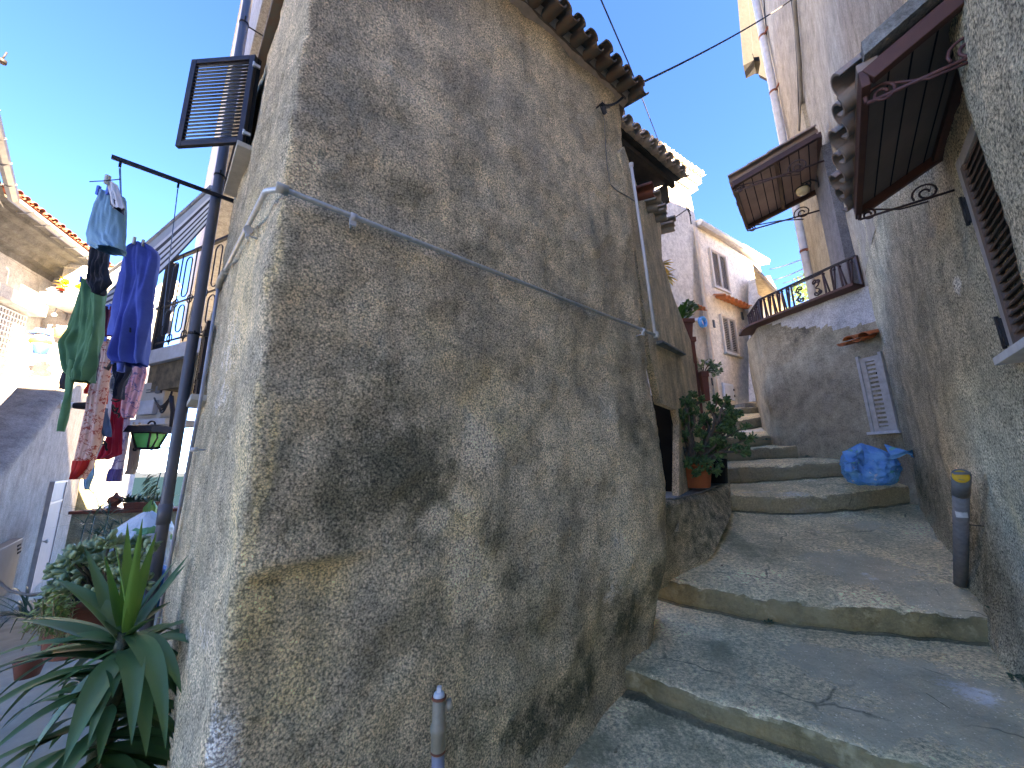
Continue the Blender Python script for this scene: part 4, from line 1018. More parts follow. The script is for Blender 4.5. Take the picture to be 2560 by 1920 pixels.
if ahl > ahr: ahl, ahr = ahr, ahl
tiles(mb, WB.pt(ahl-.02, th0+.06, .0), WB.d, dnh, 2, (ahr-ahl+.04)/2, .30, seed=77); mb.build('tile_hood', MAT['terra'], bw)

# ================================================================== FAR HOUSES
def at_T(px, py): return WT.at(px, py)
def facade(root, W, outline, mat, thick=3.0, name='wall'):
    mb = MB(); mb.prism([W.pt(*W.at(x, y)) for x, y in outline], -W.n*thick); return mb.build(name, mat, root)
tower = thing('white_tower_house', 'tall sunlit white house with a tiled cornice behind the loggia roof', 'house', WT.pt(-3, 1.4))
facade(tower, WT, [(1500, 1100), (1500, 250), (1560, 312), (1640, 372), (1716, 440), (1728, 500), (1742, 560), (1775, 800), (1800, 1100)], MAT['lime'], 2.5)
mb = MB(); ta, tz = WT.at(1545, 296); tb, _ = WT.at(1732, 425); tz2 = WT.at(1712, 452)[1]
mb.wbox(WT, ta-1, tb, -.4, .22, tz2, tz2+.22); mb.wbox(WT, ta-1, tb-.1, -.4, .12, tz2-.22, tz2-.01); mb.build('cornice', MAT['lime'], tower)
mb = MB(); tiles(mb, WT.pt(ta-1, tz2+.36, -.5), WT.d, (WT.n+V((0, 0, -.15))).normalized(), 24, (tb-ta+1)/24, .85, seed=90); mb.build('roof_tiles', MAT['tile_pale'], tower)
ph = thing('pink_house', 'pale pink house with louvred shutters and a white gutter at the top of the alley', 'house', WT.pt(1, 1.5))
facade(ph, WT, [(1733, 1120), (1733, 575), (1750, 566), (1900, 668), (1912, 720), (1922, 1120)], MAT['pink'], 2.5)
mb = MB(); ga, gz = WT.at(1740, 562); gb, _ = WT.at(1912, 668); gzz = WT.at(1738, 560)[1]
mb.tube([WT.pt(ga, gzz+.02, .12), WT.pt(gb, gzz+.02, .12)], .09, 10); mb.build('gutter', MAT['zinc_white'], ph)
mb = MB(); mb.prism([WT.pt(ga, gzz-.12, .16), WT.pt(gb, gzz-.12, .16), WT.pt(gb, gzz+.0, -.3), WT.pt(ga, gzz+.0, -.3)], (0, 0, .03)); mb.build('eaves_board', MAT['frame_dirty'], ph)
mb = MB(); mb.prism([WT.pt(ga, gzz+.06, .1), WT.pt(gb, gzz+.06, .1), WT.pt(gb, gzz+.8, -2), WT.pt(ga, gzz+.8, -2)], (0, 0, .05)); mb.build('roof', MAT['tile_pale'], ph)
def far_window(quad, nslat, name='window', fm='shut_beige_fr', lm='shut_beige', sill_=True, root=ph):
    (x0, y0), (x1, y1), (x2, y2), (x3, y3) = quad     # TL TR BR BL
    al = (WT.at(x0, y0)[0]+WT.at(x3, y3)[0])/2; ar = (WT.at(x1, y1)[0]+WT.at(x2, y2)[0])/2
    zt = (WT.at(x0, y0)[1]+WT.at(x1, y1)[1])/2; zb_ = (WT.at(x2, y2)[1]+WT.at(x3, y3)[1])/2
    mb = MB(); f = .05
    mb.wbox(WT, al, al+f, -.02, .06, zb_, zt); mb.wbox(WT, ar-f, ar, -.02, .06, zb_, zt); mb.wbox(WT, al+f, ar-f, -.02, .06, zt-f, zt); mb.wbox(WT, al+f, ar-f, -.02, .06, zb_, zb_+f)
    w_ = mb.build(name, MAT[fm], root)
    mid = (al+ar)/2
    for (a, b) in ((al+f, mid-.004), (mid+.004, ar-f)):
        mb = MB(); louvre(mb, WT.pt(a, zb_+f, .03), WT.d, V((0, 0, 1)), WT.n, b-a, zt-zb_-2*f, nslat, .055, .03, tilt=-.6, sl=(zt-zb_)/nslat*.55)
        mb.build('shutter', MAT[lm], w_)
    mb = MB(); mb.wbox(WT, al+f, ar-f, -.02, .006, zb_+f, zt-f); mb.build('dark_gap', MAT['shutter_dark'], w_)
    if sill_:
        mb = MB(); mb.wbox(WT, al-.06, ar+.08, -.02, .12, zb_-.05, zb_-.003); mb.build('sill', MAT['sill'], w_)
    return w_, al, ar, zt, zb_
far_window([(1768, 618), (1808, 640), (1829, 738), (1786, 720)], 26, sill_=False)
far_window([(1795, 782), (1831, 800), (1851, 894), (1813, 882)], 18)
# white utility hatch low on the pink wall
def wq(x0, y0, x1, y1):
    a, z1 = WT.at(x0, y0); b, z0 = WT.at(x1, y1); return a, b, z0, z1
a, b, z0, z1 = wq(1803, 957, 1834, 1002)
mb = MB(); mb.wbox(WT, a, b, -.02, .05, z0, z1); hatch = mb.build('hatch', MAT['white_frame'], ph)
mb = MB(); mb.wbox(WT, a+.06, b-.06, .04, .058, z0+.06, z1-.06); mb.build('door', MAT['white_pl'], hatch)
for zz_ in (z0+.1, z1-.2): mb = MB(); mb.wbox(WT, b-.03, b, .05, .07, zz_, zz_+.06); mb.build('hinge', MAT['iron'], hatch)
# tile hood between the windows
a, z = WT.at(1783, 755); b, z2_ = WT.at(1856, 770)
mb = MB(); tiles(mb, WT.pt(a, WT.at(1784, 748)[1]+.10, 0), WT.d, (WT.n+V((0, 0, -.45))).normalized(), 8, (b-a)/8, .32, seed=99); mb.build('tile_hood', MAT['tile_new'], ph)
a, z = WT.at(1722, 775)
mb = MB(); tiles(mb, WT.pt(a-.1, z+.1, 0), WT.d, (WT.n+V((0, 0, -.45))).normalized(), 3, .16, .3, seed=98); mb.build('tile_hood', MAT['tile_new'], tower)
for (x0, y0, x1, y1) in ((1781, 800, 1787, 820), (1851, 780, 1858, 800), (1777, 945, 1788, 965)):
    a, b, z0, z1 = wq(x0, y0, x1, y1); mb = MB(); mb.wbox(WT, a, b, -.02, .03, z0, z1); mb.build('vent_cover', MAT['cabinet'], ph)
# drain pipe on the pink house
dp = []
for (x, y) in ((1737, 570), (1742, 620), (1755, 700), (1768, 790), (1780, 860), (1790, 920), (1797, 1000)):
    dp.append(WT.hit(x, y, .08))
a_ = (dp[0]-WT.p).dot(WT.d); dpp = [WT.pt(a_+.02, p.z, .08) for p in dp]
mb = MB(); mb.tube(dpp, .055, 10); dpo = mb.build('drain_pipe', MAT['pipe_cream'], ph)
# far white house beyond
W3 = Wall((11.5, 14.5), (.75, .66))
h3 = thing('far_white_house', 'distant white house with a pale slab roof glimpsed behind the terrace railing', 'house', (11.5, 14.5, 2))
facade(h3, W3, [(1912, 1000), (1905, 690), (1925, 690), (1965, 770), (1985, 1000)], MAT['lime'], .4)
mb = MB(); mb.prism([W3.pt(*W3.at(1882, 668, .6), .6), W3.pt(*W3.at(1960, 752, .6), .6), W3.pt(*W3.at(1978, 800, .0), .0), W3.pt(*W3.at(1895, 735, .0), 0)], (0, 0, .15)); mb.build('roof_slab', MAT['cream'], h3)
# dark kerb stones at the top of the steps
mb = MB(); k0 = P(1868, 1021, y=8.6); mb.box(k0+V((.4, .1, 0)), 1.6, .5, .14, V((.9, .3, 0)).normalized(), V((-.3, .9, 0)).normalized()); o = mb.build('kerb', MAT['stone_grey']); tag(o, kind='structure')

# unseen block added behind the viewer, set across the sun to shade the alley
WK = Wall((5*.72, -5*.69), (.69, .72))
kb = thing('shade_block', 'unseen tall block added behind the viewer to shade the alley', 'house', (3.6, -3.5, -1.5))
mb = MB(); mb.wbox(WK, -16, 9, -3, 0, -2, 7.8); mb.build('wall', MAT['lime_grey'], kb)
mb = MB(); mb.wbox(WK, -16, 9, -3.2, .3, 7.8, 7.95); mb.build('roof', MAT['tile_old'], kb)
# ================================================================== LEFT: ground, sea, hills
mb = MB(); rows = []; 
for j in range(30):
    r = []
    for i in range(40):
        x = -.72-.16*i - (.0 if j > 3 else 0); y = -3.0+.42*j
        z = -1.42-.05*max(0, min(6, -x-.6))*1.2; 
        if i == 0: x = 0.6 if j < 8 else -.5
        r.append(V((x, y, z+.012*nz((x, y, 0), 1.3, 8)-(.02 if i == 0 else 0))))
    rows.append(r)
mb.grid(rows, 0, True); mb.build('left_alley_paving', MAT['ground'])['kind'] = 'structure'
# terrain far around and below the village
mb = MB(); rows = []
for j in range(50):
    r = []
    for i in range(50):
        t = 2*pi*i/49; rad = 3*(1.16**j)
        z = -2.2-.11*max(0, rad-9)*(1 if cos(t-2.0) > -.2 else .1) if rad < 500 else -60
        r.append(V((cos(t)*rad, 3+sin(t)*rad, max(z, -61)-.15+.3*nz((cos(t)*rad, sin(t)*rad, 0), .1, 3))))
    rows.append(r)
mb.grid(rows, 0, True, True); mb.build('terrain', MAT['ground'], None, (0, 0, 0))['kind'] = 'structure'
m = M('hazed_sea', .9); m.b.inputs['Specular IOR Level'].default_value = 0; m.base((.006, .018, .026)); m.bump(m.noise(.02, 6), .2, 1);  # distance haze over the water is put into this base colour
mb = MB(); mb.add([(-20000, -2000, -60), (20000, -2000, -60), (20000, 24000, -60), (-20000, 24000, -60)], [(0, 1, 2, 3)]); mb.build('sea', m.mat, None, (0, 0, -60))['kind'] = 'structure'
MAT['hill'] = soft('hazed_hillside', (.009, .018, .024), (.012, .021, .026), .004, .95, None)  # hill colours carry the distance haze
mb = MB(); rows = []
for j in range(6):
    r = []
    for i in range(120):
        a = -1.35+1.5*i/119; R = 6500+700*j; h = (0, 90, 170, 235, 260, 0)[j]*(.55+.6*fr((a*6, j*.2, 0), 1, 12, 5)+.45*sin(i*.07+1))
        r.append(V((R*sin(a), R*cos(a), -60+max(0, h))))
    rows.append(r)
mb.grid(rows, 0, True); mb.build('hills', MAT['hill'], None, (0, 0, -60))['kind'] = 'structure'

# ================================================================== LEFT WHITE HOUSE
WH = Wall(P(22, 490, z=5.0)[:2], tuple((P(235, 652, z=5.0)-P(22, 490, z=5.0))[:2]))
wh = thing('white_house', 'sunlit white house on the left with a cornice coloured as shaded under a tiled roof', 'house', WH.pt(0, -1.8))
zE = 5.0; aE = WH.at(235, 652)[0]
A_ = WH.pt(0, zE); W0 = Wall(A_[:2], (-1.26, 1))
WHi = Wall(WH.pt(0, 0, -.75)[:2], tuple(WH.d[:2]))
# direction from the inner corner toward the camera side
def cornice_prof(W, a0, a1, mb_w, mb_c, mb_g):
    prof = [(-.75, -.62), (-.70, -.62), (-.68, -.50), (-.55, -.47), (-.50, -.36), (-.34, -.32), (-.28, -.20), (-.12, -.17), (-.10, -.10), (-.02, -.08)]
    rows = []
    for k in range(40):
        a = a0+(a1-a0)*k/39; rows.append([W.pt(a, zE+z_+.012*nz((a*2, z_, 0), 1, 1), o) for o, z_ in prof])
    mb_c.grid(rows, 0, False)
    g = [(.13, .0), (.12, -.06), (.06, -.10), (.0, -.08), (-.02, .0), (.0, .0), (.02, -.06), (.06, -.08), (.10, -.05), (.115, .0)]
    mb_g.grid([[W.pt(a0+(a1-a0)*k/3, zE+z_, o) for o, z_ in g] for k in range(4)], 0, False)
    mb_g.v and None
mc = MB(); mg = MB()
cornice_prof(WH, 0, aE+1.2, None, mc, mg)
# second wing running towards the viewer
dW = P(-75, 130, z=5.0)-A_; dW.z = 0; dW.normalize()
W2 = Wall(A_[:2], tuple(dW[:2])); 
if W2.n.dot(WH.d*-1) < 0 and W2.n.dot(WH.n) < 0: W2.n = -W2.n
W2.n = V((W2.d.y*-1, W2.d.x, 0)) if V((W2.d.y*-1, W2.d.x, 0)).dot(WH.n) > 0 else V((W2.d.y, -W2.d.x, 0))
cornice_prof(W2, 0, 6.0, None, mc, mg)
mc.build('cornice', MAT['cornice'], wh); gut = mg.build('gutter', MAT['zinc'], wh)
for W_, aa_ in [(WH, .35+.42*k) for k in range(9)]+[(W2, .6+.7*k) for k in range(8)]:
    mb = MB(); mb.tube([W_.pt(aa_, zE-.02, .14), W_.pt(aa_, zE-.11, .06), W_.pt(aa_, zE-.12, -.08)], .012, 5); mb.build('gutter_bracket', MAT['zinc'], gut)
mb = MB(); tiles(mb, WH.pt(0, zE+.36, -.75), WH.d, (WH.n*1+V((0, 0, -.32))).normalized(), 20, (aE+1.2)/20, .86, seed=111)
mb.build('roof_tiles', MAT['terra_dark'], wh)
mb = MB()
mb.prism([WH.pt(0, zE+.02, -.1), WH.pt(aE+1.2, zE+.02, -.1), WH.pt(aE+1.2, zE+1.2, -3), WH.pt(-1.5, zE+1.2, -3)], (0, 0, .04))
mb.prism([W2.pt(-.2, zE+.02, -.1), W2.pt(6, zE+.02, -.1), W2.pt(6, zE+1.2, -3), W2.pt(-1.5, zE+1.2, -3)], (0, 0, .04)); mb.build('roof', MAT['tile_old'], wh)
# walls
mb = MB(); mb.wbox(WH, 0, aE+1.4, -1.2, -.70, -2, zE-.55); mb.wbox(W2, .0, 6, -1.2, -.70, -2, zE-.55)
mb.build('wall', MAT['lime_left'], wh)
# facing wing beyond, with the ledge of flower things
WFc = Wall(P(150, 700, y=8.3)[:2], (.94, .35))
fa, fz = WFc.at(80, 640); fb, _ = WFc.at(235, 640)
mb = MB(); ft = WFc.at(150, 655)[1]; mb.wbox(WFc, fa-2, fb+.9, -1.5, 0, -2.2, ft); mb.build('wing_wall', MAT['lime_left'], wh)
la, lz = WFc.at(92, 742); lb, _ = WFc.at(240, 760)
mb = MB(); o_ = .55; lt = WFc.at(92, 742, o_)[1]; l0 = WFc.at(93, 752, o_)[0]; l1 = WFc.at(225, 752, o_)[0]; lbm = WFc.at(93, 757, o_)[1]
lt = WFc.at(93, 727, o_)[1]
mb.wbox(WFc, l0, l1+.6, -.02, o_, lbm, lt); mb.build('balcony_ledge', MAT['lime_left'], wh, bevel=.01)
# grille window on the near face
ga0, gz1 = WHi.at(0, 775); 
mb = MB(); gx0 = WHi.at(-60, 800)[0]; gx1 = WHi.at(45, 800)[0]; gt = WHi.at(30, 785)[1]; gb_ = WHi.at(15, 895)[1]
mb.wbox(WHi, gx0, gx1, .02, .035, gb_, gt); win_g = mb.build('window', MAT['cabinet'], wh)
mb = MB()
n_ = 12
for i in range(n_+1): a = gx0+(gx1-gx0)*i/n_; mb.bar(WHi.pt(a, gb_, .12), WHi.pt(a, gt, .12), .02, .02, up=V((1, 0, 0)))
for i in range(9): z = gb_+(gt-gb_)*i/8; mb.bar(WHi.pt(gx0, z, .13), WHi.pt(gx1, z, .13), .02, .02)
mb.build('grille', MAT['zinc_white'], win_g)
mb = MB(); mb.wbox(WHi, gx0-.3, gx1+.08, .0, .38, gt+.06, gt+.32); mb.build('lintel', MAT['lime_left'], wh, bevel=.01)
# thin cable drooping on the wall
def hang(pts, r, name, mat, n=16, sag=0):
    mb = MB(); out = []
    for i in range(len(pts)-1):
        for k in range(n): t = k/n; p = V(pts[i]).lerp(V(pts[i+1]), t); p.z -= sag*4*t*(1-t); out.append(p)
    out.append(V(pts[-1])); mb.tube(out, r, 6); return mb.build(name, mat)
o = hang([WHi.hit(-10, 622, .04), WHi.hit(60, 672, .04), WHi.hit(92, 690, .04), WHi.hit(95, 720, .04), WHi.hit(84, 738, .04)], .012, 'wall_cable', MAT['cable_grey']); tag(o, 'thin grey cable drooping across the sunlit white wall', 'cable')
# small bracket sticking out at the far left top
b0 = P(4, 150, y=5.2); mb = MB(); mb.lathe(b0+V((.02, 0, -.06)), [(.001, 0), (.05, .0), (.05, .06), (.001, .08)], 10); mb.tube([b0+V((0, 0, 0)), b0+V((.05, .0, .16))], .014, 6); mb.tube([b0, b0-V((.4, 0, 0))], .02, 6)
o = mb.build('insulator', MAT['iron']); tag(o, 'tiny dark insulator sticking out high at the left edge', 'insulator')

# ---- things on and under the ledge
def wp(px, py, o=0.0): return WFc.hit(px, py, o)
# white slatted crate/fence
c = WFc.at(172, 722, .25); cx0 = WFc.at(158, 700, .3)[0]; cx1 = WFc.at(222, 700, .3)[0]; cz0 = lt; cz1 = WFc.at(180, 662, .3)[1]
fe = thing('slatted_screen', 'white slatted screen standing on the sunlit balcony ledge', 'screen', WFc.pt(cx0, cz0, .3))
mb = MB()
for k in range(2): 
    zz = cz0+(cz1-cz0)*k*.5
    for i in range(9):
        a = cx0+(cx1-cx0)*i/8; mb.wbox(WFc, a-.03, a+.03, .28, .31, zz+.01, zz+(cz1-cz0)*.38)
mb.build('slat', MAT['lime'], fe)
mb = MB()
for zz in (cz0+.0, cz0+(cz1-cz0)*.42, cz1-.08): mb.wbox(WFc, cx0-.04, cx1+.04, .265, .325, zz, zz+(cz1-cz0)*.1)
mb.build('rail', MAT['lime'], fe)
rnd = random.Random(5)
def leaf(mb, p, d, up, L, w_, curl=.15, m=0, n=4, fold=.15):
    """single leaf blade: base p, direction d"""
    d = d.normalized(); x = d.cross(up)
    if x.length < 1e-3: x = d.cross(V((1, .1, 0)))
    x.normalize(); u = x.cross(d); vs = []
    for i in range(n+1):
        t = i/n; ww = w_*(sin(pi*min(1, t*.92+.08))**.75)*.5 if i < n else .0008
        c = p+d*(L*t)-u*(curl*L*t*t); vs += [c-x*ww+u*ww*fold*2, c, c+x*ww+u*ww*fold*2]
    mb.add(vs, [(i*3+k, i*3+k+1, i*3+k+4, i*3+k+3) for i in range(n) for k in (0, 1)], m, True)
def tuft(mb, c, n, L, w_, spread=1.0, m=0, rnd=rnd, upb=.7, curl=.4):
    for i in range(n):
        a = rnd.uniform(0, 2*pi); e = rnd.uniform(.1, 1.0)*spread
        d = V((cos(a)*e, sin(a)*e, upb*rnd.uniform(.5, 1.1))); leaf(mb, c+V((rnd.uniform(-1, 1), rnd.uniform(-1, 1), 0))*L*.1, d, V((0, 0, 1)), L*rnd.uniform(.6, 1.1), w_, curl, m)
# potted plant with yellow leaves on the ledge, in metal tub
pc = WFc.pt(WFc.at(195, 722, .4)[0], lt, .4)
t_ = thing('tub_plant', 'yellow-leaved plant in a round metal tub on the white ledge', 'plant', pc)
mb = MB(); mb.lathe(pc, [(.001, 0), (.16, .0), (.19, .13), (.2, .14), (.18, .14), (.17, .02)], 18); mb.build('tub', MAT['zinc_white'], t_)
mb = MB(); tuft(mb, pc+V((-.1, 0, .12)), 26, .34, .10, 1.1); tuft(mb, pc+V((-.3, 0, .3)), 14, .25, .09, 1.1); mb.build('foliage', MAT['leaf_yel'], t_)
pc2 = WFc.pt(WFc.at(140, 716, .4)[0], lt, .4)
t_ = thing('ledge_ornament', 'small red and dark round ornament on the white ledge', 'ornament', pc2)
mb = MB(); mb.lathe(pc2, [(.001, 0), (.10, .02), (.13, .09), (.08, .16), (.02, .18)], 14); mb.build('body', MAT['c_dgrey'], t_)
mb = MB(); mb.lathe(pc2+V((.10, 0, .10)), [(.001, 0), (.07, .03), (.05, .09), (.001, .12)], 12); mb.build('cap', MAT['c_red'], t_)
# wall hook lamp and wicker wall pot
hk = wp(163, 785, .02); mb = MB(); mb.tube([hk, hk+WFc.n*.28+V((0, 0, .05)), hk+WFc.n*.3+V((0, 0, -.1))], .018, 6); mb.lathe(hk+WFc.n*.3+V((0, 0, -.18)), [(.03, 0), (.05, .05), (.001, .1)], 10); mb.box(hk, .06, .03, .3, WFc.d, WFc.n)
o = mb.build('wall_hook', MAT['zinc']); tag(o, 'small grey metal hook bracket on the sunlit white wall', 'hook')
bk = wp(152, 832, .13); t_ = thing('wicker_wall_pot', 'orange wicker basket pot hanging on the sunlit white wall', 'pot', bk)
mb = MB(); mb.lathe(bk-V((0, 0, .10)), [(.001, 0), (.08, .0), (.12, .16), (.13, .17), (.12, .18), (.10, .17), (.07, .03)], 16); mb.build('basket', MAT['basket'], t_)
mb = MB(); mb.tube([bk+V((0, 0, .08))-WFc.n*.12, bk+V((0, 0, .08))], .01, 5); mb.build('hanger', MAT['iron'], t_)

# ================================================================== STAIR PARAPET WALL with door
WP = Wall((-6.1, 5.0), (-.677, .736))
sp = thing('stair_parapet', 'grey rendered wall of an outside stair, its sloping top lit by the sun', 'wall', WP.pt(1, -1.8))
outl = [(-90, 1258), (0, 1188), (60, 1120), (115, 1050), (160, 985), (186, 960), (203, 962), (217, 985), (214, 1100), (200, 1210), (172, 1345), (160, 1480), (70, 1485), (0, 1560), (-90, 1660)]
# wall face as dense mesh for stain detail
mb = MB(); mb.prism([WP.pt(*WP.at(x, y)) for x, y in outl], -WP.n*.42); mb.build('wall', MAT['lime_grey'], sp)
mb = MB()
tl = [(-90, 1252), (0, 1182), (60, 1114), (115, 1044), (160, 979), (186, 955), (204, 958)]
rows = []
for (x, y) in tl:
    q = WP.at(x, y); rows.append([WP.pt(q[0], q[1]-.06, .03), WP.pt(q[0], q[1]+.02, .03), WP.pt(q[0], q[1]+.05, -.05), WP.pt(q[0], q[1]+.05, -.42), WP.pt(q[0], q[1]-.05, -.46)])
rr = []
for i in range(len(rows)-1):
    for k in range(8): rr.append([a.lerp(b, k/8)+V((0, 0, .02*nz(tuple(a.lerp(b, k/8)), 3, 6))) for a, b in zip(rows[i], rows[i+1])])
mb.grid(rr, 0, True); mb.build('coping', MAT['lime_grey'], sp)
# white broken stair treads behind the parapet
mb = MB()
for k in range(7):
    x, y = -60+42*k, 1120-38*k; q = WP.at(x, y, -1.0); mb.wbox(WP, q[0]-.5, q[0]+.9, -2.2, -.45, -1.5, q[1])
mb.build('stair_flight', MAT['lime_left'], sp)
da0, dz1 = WP.at(125, 1209); da1, _ = WP.at(157, 1209); dz0 = WP.at(74, 1475)[1]
mb = MB(); mb.wbox(WP, min(da0, da1), max(da0, da1), -.02, .035, dz0, dz1); dr = mb.build('metal_door', MAT['door_grey'], sp)
lo, hi = min(da0, da1), max(da0, da1)
mb = MB(); mb.wbox(WP, lo-.03, lo, -.02, .05, dz0, dz1+.03); mb.wbox(WP, hi, hi+.03, -.02, .05, dz0, dz1+.03); mb.wbox(WP, lo, hi, -.02, .05, dz1, dz1+.03); zt_ = WP.at(115, 1262)[1]; mb.wbox(WP, lo, hi, .035, .045, zt_, zt_+.03); mb.build('door_frame', MAT['zinc'], dr)
kz = WP.at(104, 1350)[1]; mb = MB(); mb.lathe(WP.pt(lo+.12, kz, .035), [(.012, 0), (.012, .03), (.03, .04), (.03, .06), (.001, .07)], 12, axis=WP.n); mb.build('knob', MAT['sill_white'], dr)
ca0, cz1 = WP.at(-40, 1350); ca1, _ = WP.at(30, 1345); cz0 = WP.at(10, 1470)[1]; cz1 = WP.at(30, 1346)[1]
mb = MB(); mb.wbox(WP, min(ca0, ca1), max(ca0, ca1), -.02, .09, cz0, cz1); cb = mb.build('meter_cabinet', MAT['cabinet'], sp, bevel=.008)
mb = MB()
for k in range(3):
    q = WP.at(16, 1368+k*9); mb.wbox(WP, q[0]-.08, q[0]+.06, .088, .096, q[1], q[1]+.02)
mb.build('vent_slot', MAT['black'], cb)
# wall spotlight
s0 = WP.hit(150, 1012, 0.02); sl_ = thing('wall_spotlight', 'small white and black spotlight fixed to the stair wall', 'lamp', s0)
mb = MB(); mb.lathe(s0, [(.07, 0), (.07, .05), (.045, .10), (.045, .14), (.001, .14)], 14, axis=WP.n); mb.build('base', MAT['white_pl'], sl_)
mb = MB(); dx = (WP.n*.5+V((.8, .2, .02))).normalized(); mb.lathe(s0+WP.n*.12, [(.001, 0), (.04, .0), (.05, .06), (.06, .18), (.05, .20), (.001, .19)], 14, axis=dx); mb.build('head', MAT['iron'], sl_)

# totem of stacked pots in front of the white wall
tc = P(100, 868, y=7.6)
def tot(py): return P(100, py, y=7.6)
tt = thing('stacked_pot_figure', 'garden figure of stacked pots, blue at the bottom, orange bowl and blue hat on top', 'figure', tot(890))
mb = MB(); b = tot(885); h = (tot(862)-b).z; mb.lathe(b, [(.001, 0), (.10, 0), (.13, h*.8), (.15, h), (.001, h)], 16); mb.build('blue_pot', MAT['blue_pl'], tt)
mb = MB(); b = tot(862); h = (tot(850)-b).z; mb.lathe(b, [(.001, 0), (.13, 0), (.17, h*.5), (.16, h), (.001, h)], 16); mb.build('orange_bowl', MAT['orange_pl'], tt)
mb = MB(); b = tot(851); h = (tot(835)-b).z; mb.lathe(b, [(.001, 0), (.08, 0), (.10, h*.5), (.08, h), (.001, h)], 16); mb.build('face_pot', MAT['sill'], tt)
mb = MB(); b = tot(836); h = (tot(822)-b).z; mb.lathe(b, [(.16, 0), (.16, .02), (.09, .03), (.09, h*.9), (.001, h)], 16); mb.build('hat', MAT['blue_pl'], tt)
c = P(45, 1012, y=7.6)
t_ = thing('terracotta_trough', 'long terracotta trough with yellowish plant at the foot of the sunlit white wall', 'planter', c)
mb = MB(); mb.box(c+V((0, 0, .06)), .9, .25, .14, V((.9, .1, 0)).normalized(), V((-.1, .9, 0)).normalized()); mb.build('trough', MAT['terra'], t_)
mb = MB(); tuft(mb, c+V((.35, 0, .12)), 30, .28, .06, 1.2); mb.build('foliage', MAT['leaf_lime'], t_)

# yellowish wall and low wall to the view
WY = Wall(P(205, 1200, y=8.6)[:2], (.94, .34))
ya = WY.at(150, 1200)[0]; yb = WY.at(240, 1180)[0]
mb = MB(); mb.prism([WY.pt(*WY.at(x, y)) for x, y in [(190, 930), (252, 930), (250, 1120), (228, 1292), (222, 1400), (140, 1420), (165, 1200)]], -WY.n*.4); o = mb.build('ochre_wall', MAT['ochre']); tag(o, 'narrow ochre wall between the stair and the view to the sea', 'wall')
WLo = Wall(P(300, 1275, y=5.6)[:2], (.98, .12))
lz = WLo.at(300, 1282)[1]
mb = MB(); mb.wbox(WLo, WLo.at(180, 1282)[0], WLo.at(455, 1282)[0], -.3, 0, -2.2, lz); lw = mb.build('wall', MAT['ochre']); lw.name = 'garden_wall'; tag(lw, 'low ochre garden wall in front of the sea view', 'wall')
mb = MB(); mb.wbox(WLo, WLo.at(178, 1282)[0], WLo.at(458, 1282)[0], -.33, .04, lz, lz+.04); mb.build('coping', MAT['terra_dark'], lw)
f = WLo.pt(WLo.at(268, 1275)[0], lz+.04, -.1); t_ = MB(); t_.lathe(f, [(.07, 0), (.07, .02), (.03, .04), (.05, .06), (.085, .11), (.075, .16), (.03, .19), (.012, .23), (.001, .24)], 18); o = t_.build('finial', MAT['terra_dark']); tag(o, 'round terracotta finial on the low garden wall', 'finial')
c = WLo.pt(WLo.at(342, 1275)[0], lz+.04, -.1); t_ = thing('trough_planter', 'terracotta trough of feathery green plants on the low garden wall', 'planter', c)
mb = MB(); q = [(-.19, 0), (.19, 0), (.22, .09), (-.22, .09)]; mb.prism([c+WLo.d*a+V((0, 0, z))+WLo.n*.07 for a, z in q], -WLo.n*.14); mb.build('trough', MAT['terra_dark'], t_)
mb = MB()
for i in range(170):
    a = rnd.uniform(-.3, .3); p = c+WLo.d*a+V((0, 0, .09)); d = V((rnd.uniform(-1, 1), rnd.uniform(-.6, .6), rnd.uniform(.3, 1.3)));
    leaf(mb, p, d, V((0, 0, 1)), rnd.uniform(.08, .2), .018, .3)
mb.build('foliage', MAT['leaf_dark'], t_)
c = P(371, 1300, y=4.6); t_ = thing('cactus', 'upright green cactus beside the downpipe', 'cactus', c)
mb = MB(); rows = []
for k in range(9):
    z = k/8*.22; r0 = .055*(1 if k < 6 else (1-(k-5)*.26)); rows.append([c+V((cos(a)*r0*(1+.12*cos(a*8)), sin(a)*r0*(1+.12*cos(a*8)), z)) for a in [2*pi*j/32 for j in range(33)]])
mb.grid(rows, 0, True); mb.build('stem', MAT['leaf_green'], t_)
mb = MB(); mb.lathe(c-V((0, 0, .12)), [(.001, 0), (.06, 0), (.08, .12), (.07, .12)], 14); mb.build('pot', MAT['terra'], t_)
# trailing plant spilling beside the downpipe
mb = MB(); 
for i in range(60):
    p = P(385+rnd.uniform(-14, 18), 1215+rnd.uniform(-32, 30), y=4.2+rnd.uniform(-.1, .1)); leaf(mb, p, V((-1, rnd.uniform(-.5, .5), rnd.uniform(-.9, .4))), V((0, 0, 1)), .09, .016, .3)
mb.tube([P(405, 1170, y=4.2), P(392, 1215, y=4.2), P(380, 1262, y=4.2)], .006, 5)
o = mb.build('trailing_plant', MAT['leaf_dark']); tag(o, 'thin dark trailing twig hanging beside the grey downpipe', 'plant')
